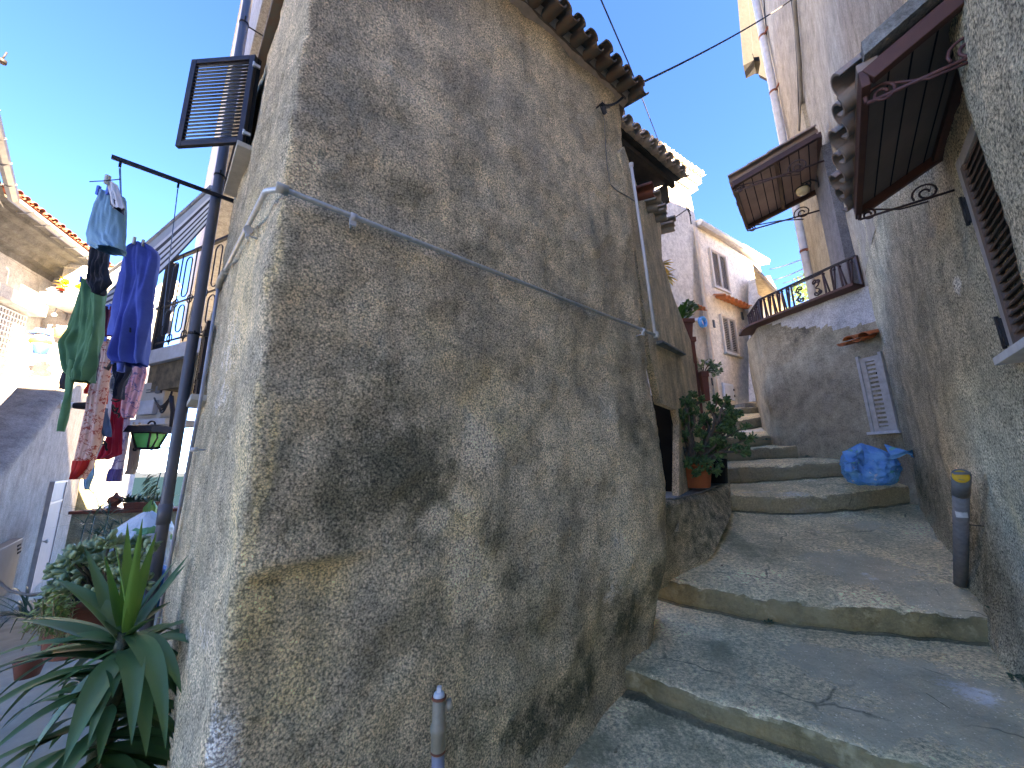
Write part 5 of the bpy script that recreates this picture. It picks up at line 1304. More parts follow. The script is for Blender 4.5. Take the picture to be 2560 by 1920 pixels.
# ================================================================== PIPES ON THE CORNER HOUSE
def wpt(W, px, py, o): a, z = W.at(px, py, o); return W.pt(a, z, o)
def bend(pts, r=.04, n=5):
    out = [pts[0]]
    for i in range(1, len(pts)-1):
        a, b, c = pts[i-1], pts[i], pts[i+1]; u = (a-b).normalized()*r; w_ = (c-b).normalized()*r
        for k in range(n+1): t = k/n; out.append((b+u)*(1-t)**2+b*2*t*(1-t)+(b+w_)*t*t)
    return out+[pts[-1]]
OFF = .034
def surf_off(p, W):                       # real distance of the battered wall face
    return -.018*max(0, p.z)
def wq_(W, px, py, o=OFF):
    p = wpt(W, px, py, o); oo = o-.018*max(0, p.z); return wpt(W, px, py, oo)
gp = thing('galvanised_conduit', 'thin galvanised conduit running around the corner and diagonally across the pebbledash wall', 'pipe', wq_(WM, 690, 465))
cA = wq_(WM, 690, 466); cB = wq_(WM, 1640, 838); l1 = wq_(WL, 548, 705); l2 = wq_(WL, 500, 1010); l3 = wq_(WL, 405, 1500); l4 = wq_(WL, 372, 1680)
cnr = V((cA.x, cA.y, cA.z)); 
cM = wq_(WM, 1150, 650)
mb = MB(); mb.tube(bend([l1, wq_(WL, 664, 478), cA+WM.d*.02, cB], .018), .0092, 12); mb.build('conduit', MAT['galv'], gp)
mb = MB(); mb.tube([l1+V((0, 0, .02)), l2, l3, l4], .009, 12); mb.build('conduit', MAT['zinc'], gp)
mb = MB(); mb.tube([wq_(WL, 563, 678), wq_(WL, 551, 698), l1-V((0, 0, .05))], .0165, 12); mb.build('coupling', MAT['sill'], gp)
mb = MB(); mb.tube([cA-WM.d*.0+V((0, 0, .0)), cA+(cB-cA).normalized()*.035], .0165, 12); mb.build('coupling', MAT['sill'], gp)
top = wpt(WM, 1577, 410, .05); top = V((cB.x-.012*0, cB.y, top.z))
# vertical riser at the right end
tp_ = [cB, ]
r0 = WM.at(1640, 838)[0]
ra = wq_(WM, 1579, 418); 
mb = MB(); rr_ = [wq_(WM, 1638, 838), wq_(WM, 1608, 620), wq_(WM, 1592, 510), wq_(WM, 1578, 415)]; mb.tube(rr_, .0105, 10); mb.lathe(rr_[-1]-V((0, 0, .01)), [(.0105, 0), (.017, .005), (.017, .03), (.001, .04)], 12); mb.build('riser', MAT['pipe_white'], gp)
mb = MB(); mb.lathe(cB-V((0, 0, .02)), [(.014, 0), (.02, .01), (.02, .03), (.012, .045)], 12); mb.build('elbow', MAT['sill'], gp)
def clamp(W, px, py, r, root, axis):
    c = wq_(W, px, py); mb = MB(); x, y = basis(axis)
    mb.tube([c-axis*.010, c+axis*.010], r*1.28, 14); dn = V((0, 0, -1)) if abs(axis.z) < .8 else W.d
    mb.box(c+dn*(r*1.9), .022, .010, .018, W.d, W.n); mb.tube([c+dn*(r*1.9)+W.n*.005, c+dn*(r*1.9)-W.n*.05], .004, 6)
    mb.build('clamp', MAT['sill_white'], root)
ax = (cB-cA).normalized()
clamp(WM, 883, 544, .0125, gp, ax); clamp(WM, 1607, 826, .0125, gp, ax); clamp(WL, 620, 575, .0125, gp, (l1-cA).normalized()); clamp(WL, 486, 1124, .0115, gp, V((0, 0, 1)))

# dark grey downpipe at the far edge of the side wall
a0_, _ = WL.at(440, 1180, .13); 
pts = [WL.pt(a0_, z, .12) for z in (-1.7, -.8, -.05, .3, .9, 1.5, 2.05, 2.6)]
pv = [wpt(WL, 398, 1302, .12), wpt(WL, 440, 1080, .12), wpt(WL, 478, 860, .12), wpt(WL, 520, 610, .12), wpt(WL, 556, 386, .12), wpt(WL, 600, 120, .12), wpt(WL, 622, 0, .12), wpt(WL, 632, -60, .12)]
am = 1.95
def on_dp(py):
    lo, hi = -2.0, 4.0                     # height on the vertical pipe that is seen at this row
    for _ in range(40):
        m_ = (lo+hi)/2; q = WL.pt(am, m_, .08); 
        if 960-q.dot(cU)/q.dot(cF)*FPX > py: lo = m_
        else: hi = m_
    return WL.pt(am, lo, .08)
pv = [on_dp(1302), on_dp(-80)]
0 and print('downpipe', am, [round(1280+q.dot(cR)/q.dot(cF)*FPX) for q in (on_dp(1300), on_dp(600), on_dp(40))])
dps = thing('grey_downpipe', 'long dark grey plastic downpipe at the far edge of the pebbledash side wall', 'pipe', WL.pt(am, -1.7, .12))
def dpz(py, guess=am):
    return WL.hit(398+(1302-py)*.173, py, .12).z
mb = MB(); mb.tube([pv[0]-V((0, 0, 1.3)), *pv], .031, 16); mb.build('pipe', MAT['pipe_grey'], dps)
mb = MB()
for py in (1290,): 
    p = pv[0]; mb.tube([p+V((0, 0, -.02)), p+V((0, 0, .10))], .035, 16)
mb.build('socket', MAT['pipe_grey'], dps)
for py in (440, 835, 60):
    p = on_dp(py); mb = MB(); mb.tube([p-V((0, 0, .008)), p+V((0, 0, .008))], .034, 16); mb.tube([p, p-WL.n*.13], .006, 6); mb.tube([p+WL.d*-.04, p+WL.d*-.075], .006, 6); mb.build('bracket', MAT['iron'], dps)
# pale strip of the next house behind the downpipe (lit at the top)
WN = Wall(WL.pt(2.45, 0, -.05)[:2], tuple(WL.d[:2]))
nb_ = thing('neighbour_upper_floor', 'sliver of a cream neighbouring house behind the grey downpipe', 'house', WN.pt(0, .8))
mb = MB(); q0 = WN.at(512, 470); q1 = WN.at(575, 90); mb.wbox(WN, -.1, q0[0]+.03, -.6, .0, q0[1], 4.6); mb.build('wall', MAT['cream'], nb_)
mb = MB(); mb.wbox(WN, -.12, q0[0]+.05, -.6, .02, q0[1]-.05, q0[1]-.002); mb.build('slab_edge', MAT['sill'], nb_)
mb = MB(); 
for k in range(7): t = k/6; 
o = hang([WN.pt(q0[0], 3.6, .03), WN.pt(q0[0]-.15, 3.1, .03), WN.pt(.05, 2.9, .04)], .008, 'wall_cable', MAT['cable']); tag(o, 'black cable looping over the cream sliver of house behind the downpipe', 'cable')

# standpipe at the bottom of the wall
b = P(1106, 1722, y=1.33)
b = wpt(WM, 1098, 1722, .09)
st = thing('standpipe', 'short capped standpipe with brass valve rising in front of the pebbledash wall foot', 'pipe', b-V((0, 0, .7)))
s_ = (WM.hit(1098, 1722, .09).dot(V((0, 1, 0))))/FPX
px2m = lambda n: n*s_
base_ = b
lean = V((.012, 0, 0))
mb = MB(); mb.tube([b-V((0, 0, .75))+lean, b-V((0, 0, px2m(118)))], px2m(13.5), 18); mb.build('pipe', MAT['pipe_grey'] if False else MAT['zinc'], st)
mb = MB(); R = px2m(15.5)
mb.lathe(b-V((0, 0, px2m(119))), [(R*.9, 0), (R, px2m(2)), (R, px2m(36)), (R*1.12, px2m(40)), (R*1.18, px2m(46)), (R*1.05, px2m(52)), (R*.92, px2m(56)), (R*.9, px2m(100)), (R*.80, px2m(102)), (.001, px2m(102))], 24); vb = mb.build('valve_body', MAT['brass'], st)
mb = MB()
for h in (117, 18): mb.lathe(b-V((0, 0, px2m(h))), [(R*.9, -.002), (R*1.03, 0), (R*1.03, px2m(4)), (R*.9, px2m(5))], 24)
mb.build('seal_ring', MAT['rust'], vb)
mb = MB(); sd_ = (V((1, .35, .25))).normalized(); c = b-V((0, 0, px2m(40))); mb.lathe(c, [(px2m(8), 0), (px2m(8), px2m(18)), (px2m(11), px2m(18)), (px2m(11), px2m(30)), (.001, px2m(31))], 16, axis=sd_); mb.build('side_outlet', MAT['brass'], vb)
mb = MB(); c = b-V((0, 0, px2m(16))); mb.lathe(c, [(px2m(12), 0), (px2m(12.5), px2m(3)), (px2m(11), px2m(8)), (px2m(9), px2m(10)), (.001, px2m(10))], 20); mb.box(c+V((0, 0, px2m(14))), px2m(9), px2m(9), px2m(13)); mb.build('cap', MAT['white_pl'], st)

# grey pipe with yellow cap on the right wall
pt0 = wpt(WR, 2402, 1443, .08); pt1 = wpt(WR, 2402, 1180, .08)
gpR = thing('capped_drain_pipe', 'scuffed grey pipe with a yellow cap disc against the right-hand wall foot', 'pipe', pt0)
rr = 11.0*pt0.length/FPX*.72
mb = MB(); mid = pt0.lerp(pt1, (1443-1225)/(1443-1180)); mb.tube([pt0+(pt0-pt1)*.3, mid], rr, 16); mb.build('pipe', MAT['pipe_old'], gpR)
mb = MB(); mb.tube([mid, pt1-V((0, 0, .012))], rr*1.1, 16); mb.tube([pt1-V((0, 0, .012)), pt1], rr*1.05, 16); mb.build('socket', MAT['pipe_old'], gpR)
mb = MB(); vd = (-pt1); vd.z = 0; vd.normalize(); c = pt1.lerp(pt0, 9/263)+vd*(rr*1.3); mb.lathe(c-vd*.004, [(rr*.98, 0), (rr*.98, .005), (rr*.8, .008), (.001, .008)], 20, axis=vd); mb.build('disc_cap', MAT['yellow_pl'], gpR)
mb = MB(); c = pt1.lerp(pt0, 82/263); z0, z1 = c.z-.035, c.z+.035
rows = [[c+V((vd.x*cos(a)-vd.y*sin(a), vd.x*sin(a)+vd.y*cos(a), 0))*(rr*1.02)+V((0, 0, dz)) for a in [-.8+1.5*j/8 for j in range(9)]] for dz in (-.04, .03)]
mb.grid(rows, 0, True); mb.build('sticker', MAT['label_grey'], gpR)
mb = MB(); c = pt1.lerp(pt0, 117/263); mb.tube([c-V((0, 0, .003)), c+V((0, 0, .003))], rr*1.06, 16); mb.tube([c, c-WR.n*.1+WR.d*-.06], .003, 5); mb.build('wire_tie', MAT['iron'], gpR)

# ================================================================== CABLES
def cable(name, pts, r, mat, label, sag=0.0, cat='cable', group=None):
    mb = MB(); out = []; n = 20
    for i in range(len(pts)-1):
        for k in range(n): t = k/n; p = pts[i].lerp(pts[i+1], t); p = p-V((0, 0, sag*4*t*(1-t))); out.append(p)
    out.append(pts[-1]); mb.tube(out, r, 6); o = mb.build(name, mat); tag(o, label, cat, group); return o
anc = wpt(WM, 1500, 262, .03)
endc = WU.hit(1990, -8, .05)
cable('overhead_cable', [anc, P(1572, 222, y=anc.y+.35), endc], .009, MAT['cable'], 'thick twisted black cable crossing from the corner house to the right-hand house', .06)
cable('overhead_cable', [P(1494, -20, y=2.6), P(1572, 160, y=3.6), P(1655, 375, y=7.6)], .007, MAT['cable'], 'thin black cable running down over the roofs to the tiled loggia', .0)
for i, (a, b) in enumerate((((1925, 673), (2040, 633)), ((1935, 700), (2046, 652)), ((1958, 708), (2044, 668)))):
    cable('street_cable', [P(*a, y=13), P(*b, y=8.5)], .014, MAT['cable'], 'thin cable in the strip of sky right of the pink house', .05, group='cables beside the pink house')
tw = thing('wall_anchor', 'small iron anchor and clip holding the cable on the pebbledash wall', 'anchor', anc)
mb = MB(); mb.tube([anc-WM.n*.03, anc+WM.n*.02, anc+WM.n*.02+WM.d*.04], .006, 6); mb.tube([anc+WM.d*.0, anc+WM.d*.07+V((0, 0, .02)), anc+WM.d*.11+V((0, 0, .05))], .004, 6); mb.tube([anc-V((0, 0, .01)), anc+WM.d*.03-V((0, 0, .06))], .004, 5); mb.build('hook', MAT['iron'], tw)
mb = MB(); mb.bar(wpt(WM, 1508, 266, .04), wpt(WM, 1513, 284, .04), .022, .014); mb.build('clip', MAT['cable'], tw)
tc_ = [(1503, 270), (1511, 300), (1514, 365), (1519, 425), (1526, 462), (1545, 478), (1567, 490), (1586, 503)]
cable('phone_wire', [wq_(WM, x, y, .012) for x, y in tc_], .0035, MAT['cable_grey'], 'thin grey wire stapled down the pebbledash wall below the cable anchor')
# cables and pipes on the right-hand upper wall
wpipe = [WU.hit(x, y, .16) for x, y in ((1896, 0), (1912, 80), (1925, 185), (1938, 280), (1960, 420), (1990, 560), (2012, 640), (2034, 720))]
aM = sum((p-WU.p).dot(WU.d) for p in wpipe)/len(wpipe)
wd = thing('white_downpipe', 'tall white downpipe at the far corner of the right-hand house', 'pipe', WU.pt(aM, 2, .16))
zs_ = [WU.hit(1896+(y*.196), y, .16).z for y in (-60, 0, 300, 700)]
mb = MB(); mb.tube([WU.pt(3.42, z, .1) for z in (2.0, 4, 6, 8, 10, 11.6)], .075, 14); mb.build('pipe', MAT['pipe_white'], wd)
for z in (4.2, 6.3, 8.2, 9.8): mb = MB(); mb.tube([WU.pt(3.42, z, .1), WU.pt(3.42, z+.05, .1)], .085, 14); mb.bar(WU.pt(3.42, z, .1), WU.pt(3.2, z, .0), .03, .03); mb.build('bracket', MAT['rust'], wd)
def uw(pts, o=.03): return [WU.hit(x, y, o) for x, y in pts]
cable('facade_cable', uw([(1983, -30), (1990, 60), (1999, 160), (2003, 250), (2000, 325)], .05), .03, MAT['cable_grey'], 'thick grey cable bundle climbing the upper wall left of the farther canopy')
cable('facade_cable', uw([(1975, -30), (1986, 60), (1990, 120), (1994, 170), (1998, 320)], .06), .009, MAT['cable'], 'thin dark cable weaving along the thicker cable bundle')
cable('crack_cable', uw([(1908, -20), (1920, 130), (1935, 215), (1960, 330)], .03), .012, MAT['cable'], 'thin dark cable beside the white downpipe')
c = wpt(WU, 2098, 20, .08); mb = MB()
for k in range(4): mb.tube([c+WU.d*(.05*cos(a)+.006*k)+V((0, 0, .28*sin(a)-.02*k))+WU.n*(.01*k) for a in [2*pi*j/20 for j in range(21)]], .012, 6)
o = mb.build('cable_coil', MAT['pipe_grey']); tag(o, 'coil of dark cable hanging high on the pale upper wall', 'coil')
# hanging eaves of a farther roof at the top
fr0 = thing('far_roof_corner', 'corner of a far timber eave, darkened as if shaded, high at the top right', 'roof', WU.pt(4.4, 8.2, .7))
fd = V((.62, .78, 0))
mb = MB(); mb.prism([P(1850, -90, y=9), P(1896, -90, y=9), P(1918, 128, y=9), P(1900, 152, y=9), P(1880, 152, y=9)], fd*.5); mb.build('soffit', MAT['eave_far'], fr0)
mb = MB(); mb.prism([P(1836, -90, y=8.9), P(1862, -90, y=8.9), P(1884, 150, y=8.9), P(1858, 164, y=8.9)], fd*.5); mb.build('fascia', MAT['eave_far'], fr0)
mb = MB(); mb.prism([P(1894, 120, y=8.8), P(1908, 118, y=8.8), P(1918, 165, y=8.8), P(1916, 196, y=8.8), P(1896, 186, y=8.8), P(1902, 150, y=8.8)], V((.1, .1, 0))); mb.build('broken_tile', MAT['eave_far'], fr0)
cable('house_cable', [WT.hit(1690, 455, .1), WT.hit(1715, 515, .12), WT.hit(1727, 540, .1)], .02, MAT['cable'], 'thin dark cable hanging below the cornice of the white tower house')
cable('house_cable', [WT.hit(1652, 570, .1), WT.hit(1690, 542, .1), WT.hit(1722, 520, .1), WT.hit(1728, 560, .1)], .018, MAT['cable'], 'dark cable crossing the sunlit face of the white tower house')
# blue coiled hose on its bracket
h_ = WT.hit(1754, 806, .2); hs_ = thing('hose_reel', 'small blue hose coil on a bracket beside the cream drainpipe', 'hose', h_)
mb = MB()
for k in range(3): mb.tube([h_+WT.d*(.14*cos(a))+V((0, 0, .14*sin(a)))+WT.n*.03*k for a in [2*pi*j/20 for j in range(21)]], .025, 6)
mb.build('coil', MAT['bag_blue'], hs_)
mb = MB(); mb.wbox(WT, (h_-WT.p).dot(WT.d)-.05, (h_-WT.p).dot(WT.d)+.35, .02, .16, h_.z+.10, h_.z+.15); mb.build('bracket', MAT['white_frame'], hs_)

# ================================================================== BLUE REFUSE BAG
def bag(c, rx, ry, h, seed, mat, name='refuse_bag', tilt=0.0, tie=(-1, 0), flat=.85):
    mb = MB(); rows = []; n = 110; m_ = 56
    for k in range(m_+1):
        t = k/m_; z = h*t
        prof = (.80+.26*sin(pi*min(1, t*1.15))) if t < .62 else (.80+.26*sin(pi*.713))*(1-((t-.62)/.38)**2.0*flat)
        if t < .06: prof *= .78+.22*t/.06
        r = []
        for j in range(n+1):
            a = 2*pi*(j % n)/n; q = V((cos(a), sin(a), t*1.6))
            wr = 1+.07*fr(q, 1.6, seed, 4)+.045*(abs(nz(q, 3.2, seed+1))-.25)+.03*(abs(nz(q+V((0, 0, a)), 7, seed+2))-.2)
            rdg = lambda w_, sc2, sd2: w_*(.5-min(.5, abs(fr(q, sc2, sd2, 2))*1.6)); fold = .014*sin(a*9+t*5+3*nz(q, 2, seed+5))*min(1, t*1.6)+rdg(.12, 2.3, seed+9)+rdg(.07, 4.6, seed+12)-.05
            rr_ = prof*(wr+fold); r.append(c+V((rx*rr_*cos(a), ry*rr_*sin(a), z+tilt*cos(a)*h*t+.03*h*nz(q, 4, seed+7))))
        rows.append(r)
    mb.grid(rows, 0, True); rows0 = rows[0]; mb.add([c+V((0, 0, .004))]+rows0[:-1], [(0, i+2 if i+2 <= n else 1, i+1) for i in range(n)])
    tp_ = rows[-1]; cc = sum((p for p in tp_[:-1]), V((0, 0, 0)))/n
    mb.add([cc+V((0, 0, -.02*h))]+tp_[:-1], [(0, i+1, i+2 if i+2 <= n else 1) for i in range(n)], 0, True)
    return mb
bc = P(2192, 1197, y=4.02); bz = P(2192, 1205, y=4.02).z
hw = 68*4.05/FPX
bagp = V((bc.x, bc.y+.06, bz-.03))
bo = thing('blue_refuse_bag', 'knotted translucent blue refuse bag standing on a step against the right wall', 'bag', bagp)
mb = bag(bagp, hw*.78, hw*.72, .40, 11, None, tilt=-.05); mb.build('sack', MAT['bag_blue'], bo)
mb = MB()                                   # loose gathered flap falling to the left
for (off, L_, wv, sd2, zz) in ((V((-hw*.62, -.12, .30)), .20, .17, 3, .0), (V((-hw*.78, -.10, .20)), .16, .15, 7, .0), (V((-hw*.1, -.24, .33)), .36, .10, 9, .0)):
    rows = []
    for i in range(12):
        t = i/11; r = []
        for j in range(12):
            s2 = j/11-.5; p = bagp+off+V((-L_*t*(.9 if off.x < -.1 else -.7)+.02*nz((t*4, s2*5, sd2), 1, 3), -.05*sin(pi*t)+.05*nz((t*3, s2*4, sd2), 1, 5)-.03, s2*wv*(1-.5*t)+.05*sin(t*6+s2*4)*.5-.03*t)); r.append(p)
        rows.append(r)
    mb.grid(rows, 0, True); mb.build('gathered_flap', MAT['bag_blue'], bo); mb = MB()

# ================================================================== JADE TREE IN ORANGE POT
def jade_leaf(mb, p, d, L, w_, rnd):
    """thick succulent leaf, 8 faces"""
    d = d.normalized(); x, y = basis(d); a = rnd.uniform(0, 2*pi); X = x*cos(a)+y*sin(a); U = d.cross(X)
    th = L*.13
    ring = lambda t, ww, tt: [p+d*(L*t)+X*ww, p+d*(L*t)+U*tt, p+d*(L*t)-X*ww, p+d*(L*t)-U*tt]
    vs = ring(0, w_*.12, th*.3)+ring(.45, w_*.46, th)+ring(.8, w_*.42, th*.8)+[p+d*L]
    fs = [(i, (i+1) % 4, (i+1) % 4+4, i+4) for i in range(4)]+[(i+4, (i+1) % 4+4, (i+1) % 4+8, i+8) for i in range(4)]+[(8+i, 8+(i+1) % 4, 12) for i in range(4)]
    mb.add(vs, fs, 0, True)
def jade(root, base, tips, trunk_r, leafL, rnd, nl=14, mat='leaf_jade', spread=.09, name='foliage', clusters=3):
    tb = MB(); lb = MB()
    for (tip, via) in tips:
        pts = [base+V((rnd.uniform(-.3, .3)*trunk_r, rnd.uniform(-.3, .3)*trunk_r, 0)), via, tip]; path_ = []
        for i in range(2):
            for k in range(5): t = k/5; path_.append(pts[i].lerp(pts[i+1], t)+V((nz((t*3, i, tip.x*9), 1, 3), nz((t*3, i, tip.y*9), 1, 4), 0))*.03)
        path_.append(tip); n = len(path_); tb.tube(path_, [trunk_r*(1-.72*i/(n-1)) for i in range(n)], 7)
        for c in range(clusters):
            cc = path_[-1] if c == 0 else path_[-1-rnd.randint(0, 4)]+V((rnd.uniform(-1, 1), rnd.uniform(-1, 1), rnd.uniform(-.5, .9)))*spread
            if c: tb.tube([path_[-3], cc], trunk_r*.22, 5)
            dirc = (cc-path_[-4]); 
            if dirc.length < .01: dirc = V((0, 0, 1))
            dirc.normalize()
            for k in range(nl):
                a = rnd.uniform(0, 2*pi); e = rnd.uniform(-.2, 1.2); x, y = basis(dirc)
                d = (x*cos(a)+y*sin(a))*cos(e)+dirc*sin(e); jade_leaf(lb, cc+dirc*rnd.uniform(-.5, .5)*leafL-V((0, 0, rnd.uniform(0, .3)*leafL)), d, leafL*rnd.uniform(.6, 1.15), leafL*.55, rnd)
    tb.build('branches', MAT['bark'], root); lb.build(name, MAT[mat], root)
def pot(c, r, h, mat, root, name='pot', rim=.06, ribs=True):
    mb = MB(); n = 64; prof = [(.001, .004), (r*.70, .0), (r*.74, h*.05), (r*.90, h*.78), (r*.92, h*.80), (r*1.0, h*.82), (r*1.02, h*.98), (r*.99, h), (r*.90, h), (r*.88, h*.85)]
    rows = []
    for k, (rr_, hh) in enumerate(prof):
        rows.append([c+V((cos(a), sin(a), 0))*(rr_*(1+(.008*cos(a*32) if ribs and 2 <= k <= 3 else 0)))+V((0, 0, hh)) for a in [2*pi*j/n for j in range(n+1)]])
    mb.grid(rows, 0, True); mb.build(name, MAT[mat], root)
    mb = MB(); mb.lathe(c+V((0, 0, h*.86)), [(r*.9, 0), (r*.5, .01), (.001, .015)], 20); mb.build('soil', MAT['soil'], root)
pc = P(1741, 1219, y=3.62); rp_ = 42*3.62/FPX; hp = (P(1741, 1159, y=3.62)-pc).z
pc = V((pc.x, pc.y, pc.z))
jt = thing('potted_jade_tree', 'old jade tree with bare twisting stems in a wide orange plastic pot on the ledge', 'plant', pc)
pot(pc, rp_, hp, 'terra', jt)
rj = random.Random(12); base = pc+V((0, 0, hp*.85))
def jp(x, y, dy=0): return P(x, y, y=3.62+dy)
tips = []
for (x, y, dy, vx, vy) in [(1700, 1012, .05, 1722, 1100), (1712, 1000, -.08, 1725, 1080), (1735, 1008, .1, 1728, 1075), (1752, 998, 0, 1730, 1060), (1740, 1030, -.12, 1728, 1090), (1690, 1050, .08, 1715, 1110), (1672, 1045, .05, 1712, 1120), (1678, 1075, -.05, 1706, 1130), (1705, 1075, .12, 1718, 1120),
      (1790, 995, .05, 1788, 1080), (1815, 998, -.03, 1790, 1060), (1775, 1015, -.08, 1785, 1070), (1806, 1012, .1, 1790, 1070), (1824, 1025, 0, 1800, 1050), (1835, 1040, .05, 1805, 1055), (1848, 1030, .05, 1812, 1052), (1830, 1072, .0, 1800, 1090), (1842, 1085, -.04, 1800, 1095), (1800, 1100, -.1, 1770, 1130),
      (1865, 1100, 0, 1800, 1128), (1877, 1092, .04, 1810, 1125), (1857, 1130, -.05, 1800, 1130), (1770, 1060, .1, 1765, 1120), (1755, 1085, -.1, 1750, 1130), (1745, 1120, -.14, 1742, 1150), (1720, 1130, .1, 1728, 1150), (1780, 1120, .05, 1765, 1150), (1770, 1155, -.16, 1755, 1165), (1795, 1140, -.1, 1768, 1158), (1745, 1175, -.2, 1745, 1165), (1790, 1175, -.2, 1765, 1168), (1765, 1095, 0, 1758, 1130), (1700, 1105, -.1, 1715, 1140), (1690, 1090, .1, 1712, 1130), (1733, 1150, -.2, 1738, 1160), (1765, 1040, 0, 1775, 1090), (1815, 1060, .08, 1795, 1090), (1726, 1040, .1, 1724, 1090), (1712, 1040, -.06, 1720, 1100), (1806, 1120, .05, 1780, 1140)]:
    tips.append((jp(x, y, dy), jp(vx, vy, dy*.4)))
jade(jt, base, tips, .020, .052, rj, nl=20, spread=.07, clusters=3)

# dark crate behind the orange pot
mb = MB(); c = P(1788, 1200, y=4.25); mb.box(c+V((.02, .05, -.02)), .22, .2, .24); mb.build('x', MAT['black']) if False else None
cz = thing('dark_planter', 'black plastic planter half hidden behind the orange flower pot', 'planter', P(1797, 1208, y=4.0))
mb = MB(); c = P(1795, 1208, y=4.0); mb.lathe(c, [(.001, 0), (.10, 0), (.125, .24), (.115, .24), (.10, .05)], 4); mb.build('pot', MAT['black'], cz)
mb = MB(); tuft(mb, c+V((0, 0, .22)), 40, .16, .03, 1.1); mb.build('foliage', MAT['leaf_dark'], cz)

# planters stepping down behind the parapet
def sq_pot(x0, y0, x1, y1, Yd, mat, root, name='pot'):
    a = P(x0, y0, y=Yd); b = P(x1, y1, y=Yd); w_ = (b.x-a.x)/2; c = V(((a.x+b.x)/2, Yd+w_, b.z)); h = a.z-b.z; mb = MB()
    def ring(r, z): return [c+V((sx_*r, sy*r, z)) for sx_, sy in ((-1, -1), (1, -1), (1, 1), (-1, 1))]
    rings = [ring(w_*.66, 0), ring(w_*.84, h*.80), ring(w_*1.0, h*.82), ring(w_*1.0, h), ring(w_*.85, h), ring(w_*.8, h*.8)]
    for i in range(len(rings)-1): mb.add(rings[i]+rings[i+1], [(k, (k+1) % 4, (k+1) % 4+4, k+4) for k in range(4)])
    mb.build(name, MAT[mat], root, bevel=.004); return c+V((0, 0, h*.9)), w_
PY = 4.9
t1 = thing('square_planter', 'square red-brown pot with a bright green shrub, highest on the parapet beside the steps', 'planter', P(1715, 848, y=PY), 'terracotta planters stepping down the parapet')
c, w_ = sq_pot(1692, 796, 1743, 846, PY, 'terra_dark', t1); mb = MB(); 
for k in range(70):
    a = rnd.uniform(0, 2*pi); leaf(mb, c+V((rnd.uniform(-1, .6)*w_, rnd.uniform(-.8, .8)*w_, rnd.uniform(0, .12))), V((cos(a)*.6, sin(a)*.6, rnd.uniform(.4, 1.3))), V((0, 0, 1)), rnd.uniform(.12, .24), .06, .3)
mb.build('foliage', MAT['leaf_green'], t1)
lb = MB()
for k in range(60):
    p = P(1722+rnd.uniform(-8, 16), 765+rnd.uniform(-10, 16), y=PY+rnd.uniform(0, .2)); a = rnd.uniform(0, 2*pi); jade_leaf(lb, p, V((cos(a), sin(a), rnd.uniform(-.2, .8))), .07, .04, rj)
lb.build('succulent_leaves', MAT['leaf_jade'], t1)
t1b = thing('square_planter', 'empty square red-brown pot directly under the highest planter', 'planter', P(1720, 905, y=PY+.1), 'terracotta planters stepping down the parapet')
sq_pot(1703, 842, 1748, 905, PY-.02, 'terra_dark', t1b)
pr_ = MB(); a = P(1715, 860, y=PY+.12); b = P(1750, 980, y=PY+.12); pr_.hexa([V((a.x, PY+.1, b.z-.8)), V((b.x, PY+.1, b.z-.8)), V((b.x, PY+.5, b.z-.8)), V((a.x, PY+.5, b.z-.8)), V((a.x, PY+.1, a.z)), V((b.x, PY+.1, a.z)), V((b.x, PY+.5, a.z)), V((a.x, PY+.5, a.z))])
o = pr_.build('brick_pier', MAT['terra_dark'], None); tag(o, 'dark brick pier under the stacked square planters', 'pier')
t2 = thing('square_planter', 'narrow red-brown planter with a sparse succulent, lowest on the parapet', 'planter', P(1765, 1000, y=4.75), 'terracotta planters stepping down the parapet')
c, w_ = sq_pot(1752, 928, 1781, 1000, 4.75, 'terra_dark', t2)
lb = MB(); tb = MB()
for (x, y) in ((1752, 915), (1762, 905), (1775, 912), (1785, 920), (1795, 912), (1770, 928), (1788, 935), (1780, 905), (1799, 925)):
    tp_ = P(x, y, y=4.8); tb.tube([c, c.lerp(tp_, .5)+V((.0, 0, .03)), tp_], .006, 5)
    for k in range(11): a = rnd.uniform(0, 2*pi); jade_leaf(lb, tp_+V((0, 0, rnd.uniform(-.03, .02))), V((cos(a), sin(a), rnd.uniform(-.4, .8))), .055, .03, rj)
tb.build('stem', MAT['bark'], t2); lb.build('foliage', MAT['leaf_jade_l'], t2)
ag = P(1655, 700, y=4.3); t3 = thing('golden_plant', 'yellow spiky plant peeping out beside the recessed wall', 'plant', ag)
mb = MB()
for (x, y) in ((1672, 690), (1662, 665)):
    q = P(x-14, y, y=4.3)
    for k in range(9): leaf(mb, q, V((1, rnd.uniform(-.5, .5), rnd.uniform(-.8, .9))), V((0, 0, 1)), rnd.uniform(.12, .2), .035, .3)
mb.build('foliage', MAT['leaf_gold'], t3)
# weeds at the foot of walls
def weed(px, py, z, n, L, label, y=None):
    c = P(px, py, z=z) if y is None else P(px, py, y=y); mb = MB(); 
    for k in range(n): a = rnd.uniform(0, 2*pi); leaf(mb, c+V((rnd.uniform(-1, 1)*L, rnd.uniform(-1, 1)*L*.5, .0)), V((cos(a)*.8, sin(a)*.8, rnd.uniform(.3, 1))), V((0, 0, 1)), L*rnd.uniform(.4, 1), L*.35, .4)
    o = mb.build('weed', MAT['leaf_dark']); tag(o, label, 'weed')
weed(2510, 1528, -.80, 26, .05, 'small green weed in the wall foot right of the second step'); weed(1920, 1556, -.985, 26, .028, 'tiny green weed in the joint under the second step riser'); weed(2015, 1142, 0, 20, .05, 'dark weed at the foot of the grey bastion', 4.7)
weed(1918, 1100, 0, 30, .06, 'green tuft at the bastion corner beside the upper steps', 5.6); weed(2545, 1700, -.93, 18, .04, 'little weed by the wall foot at the right edge')
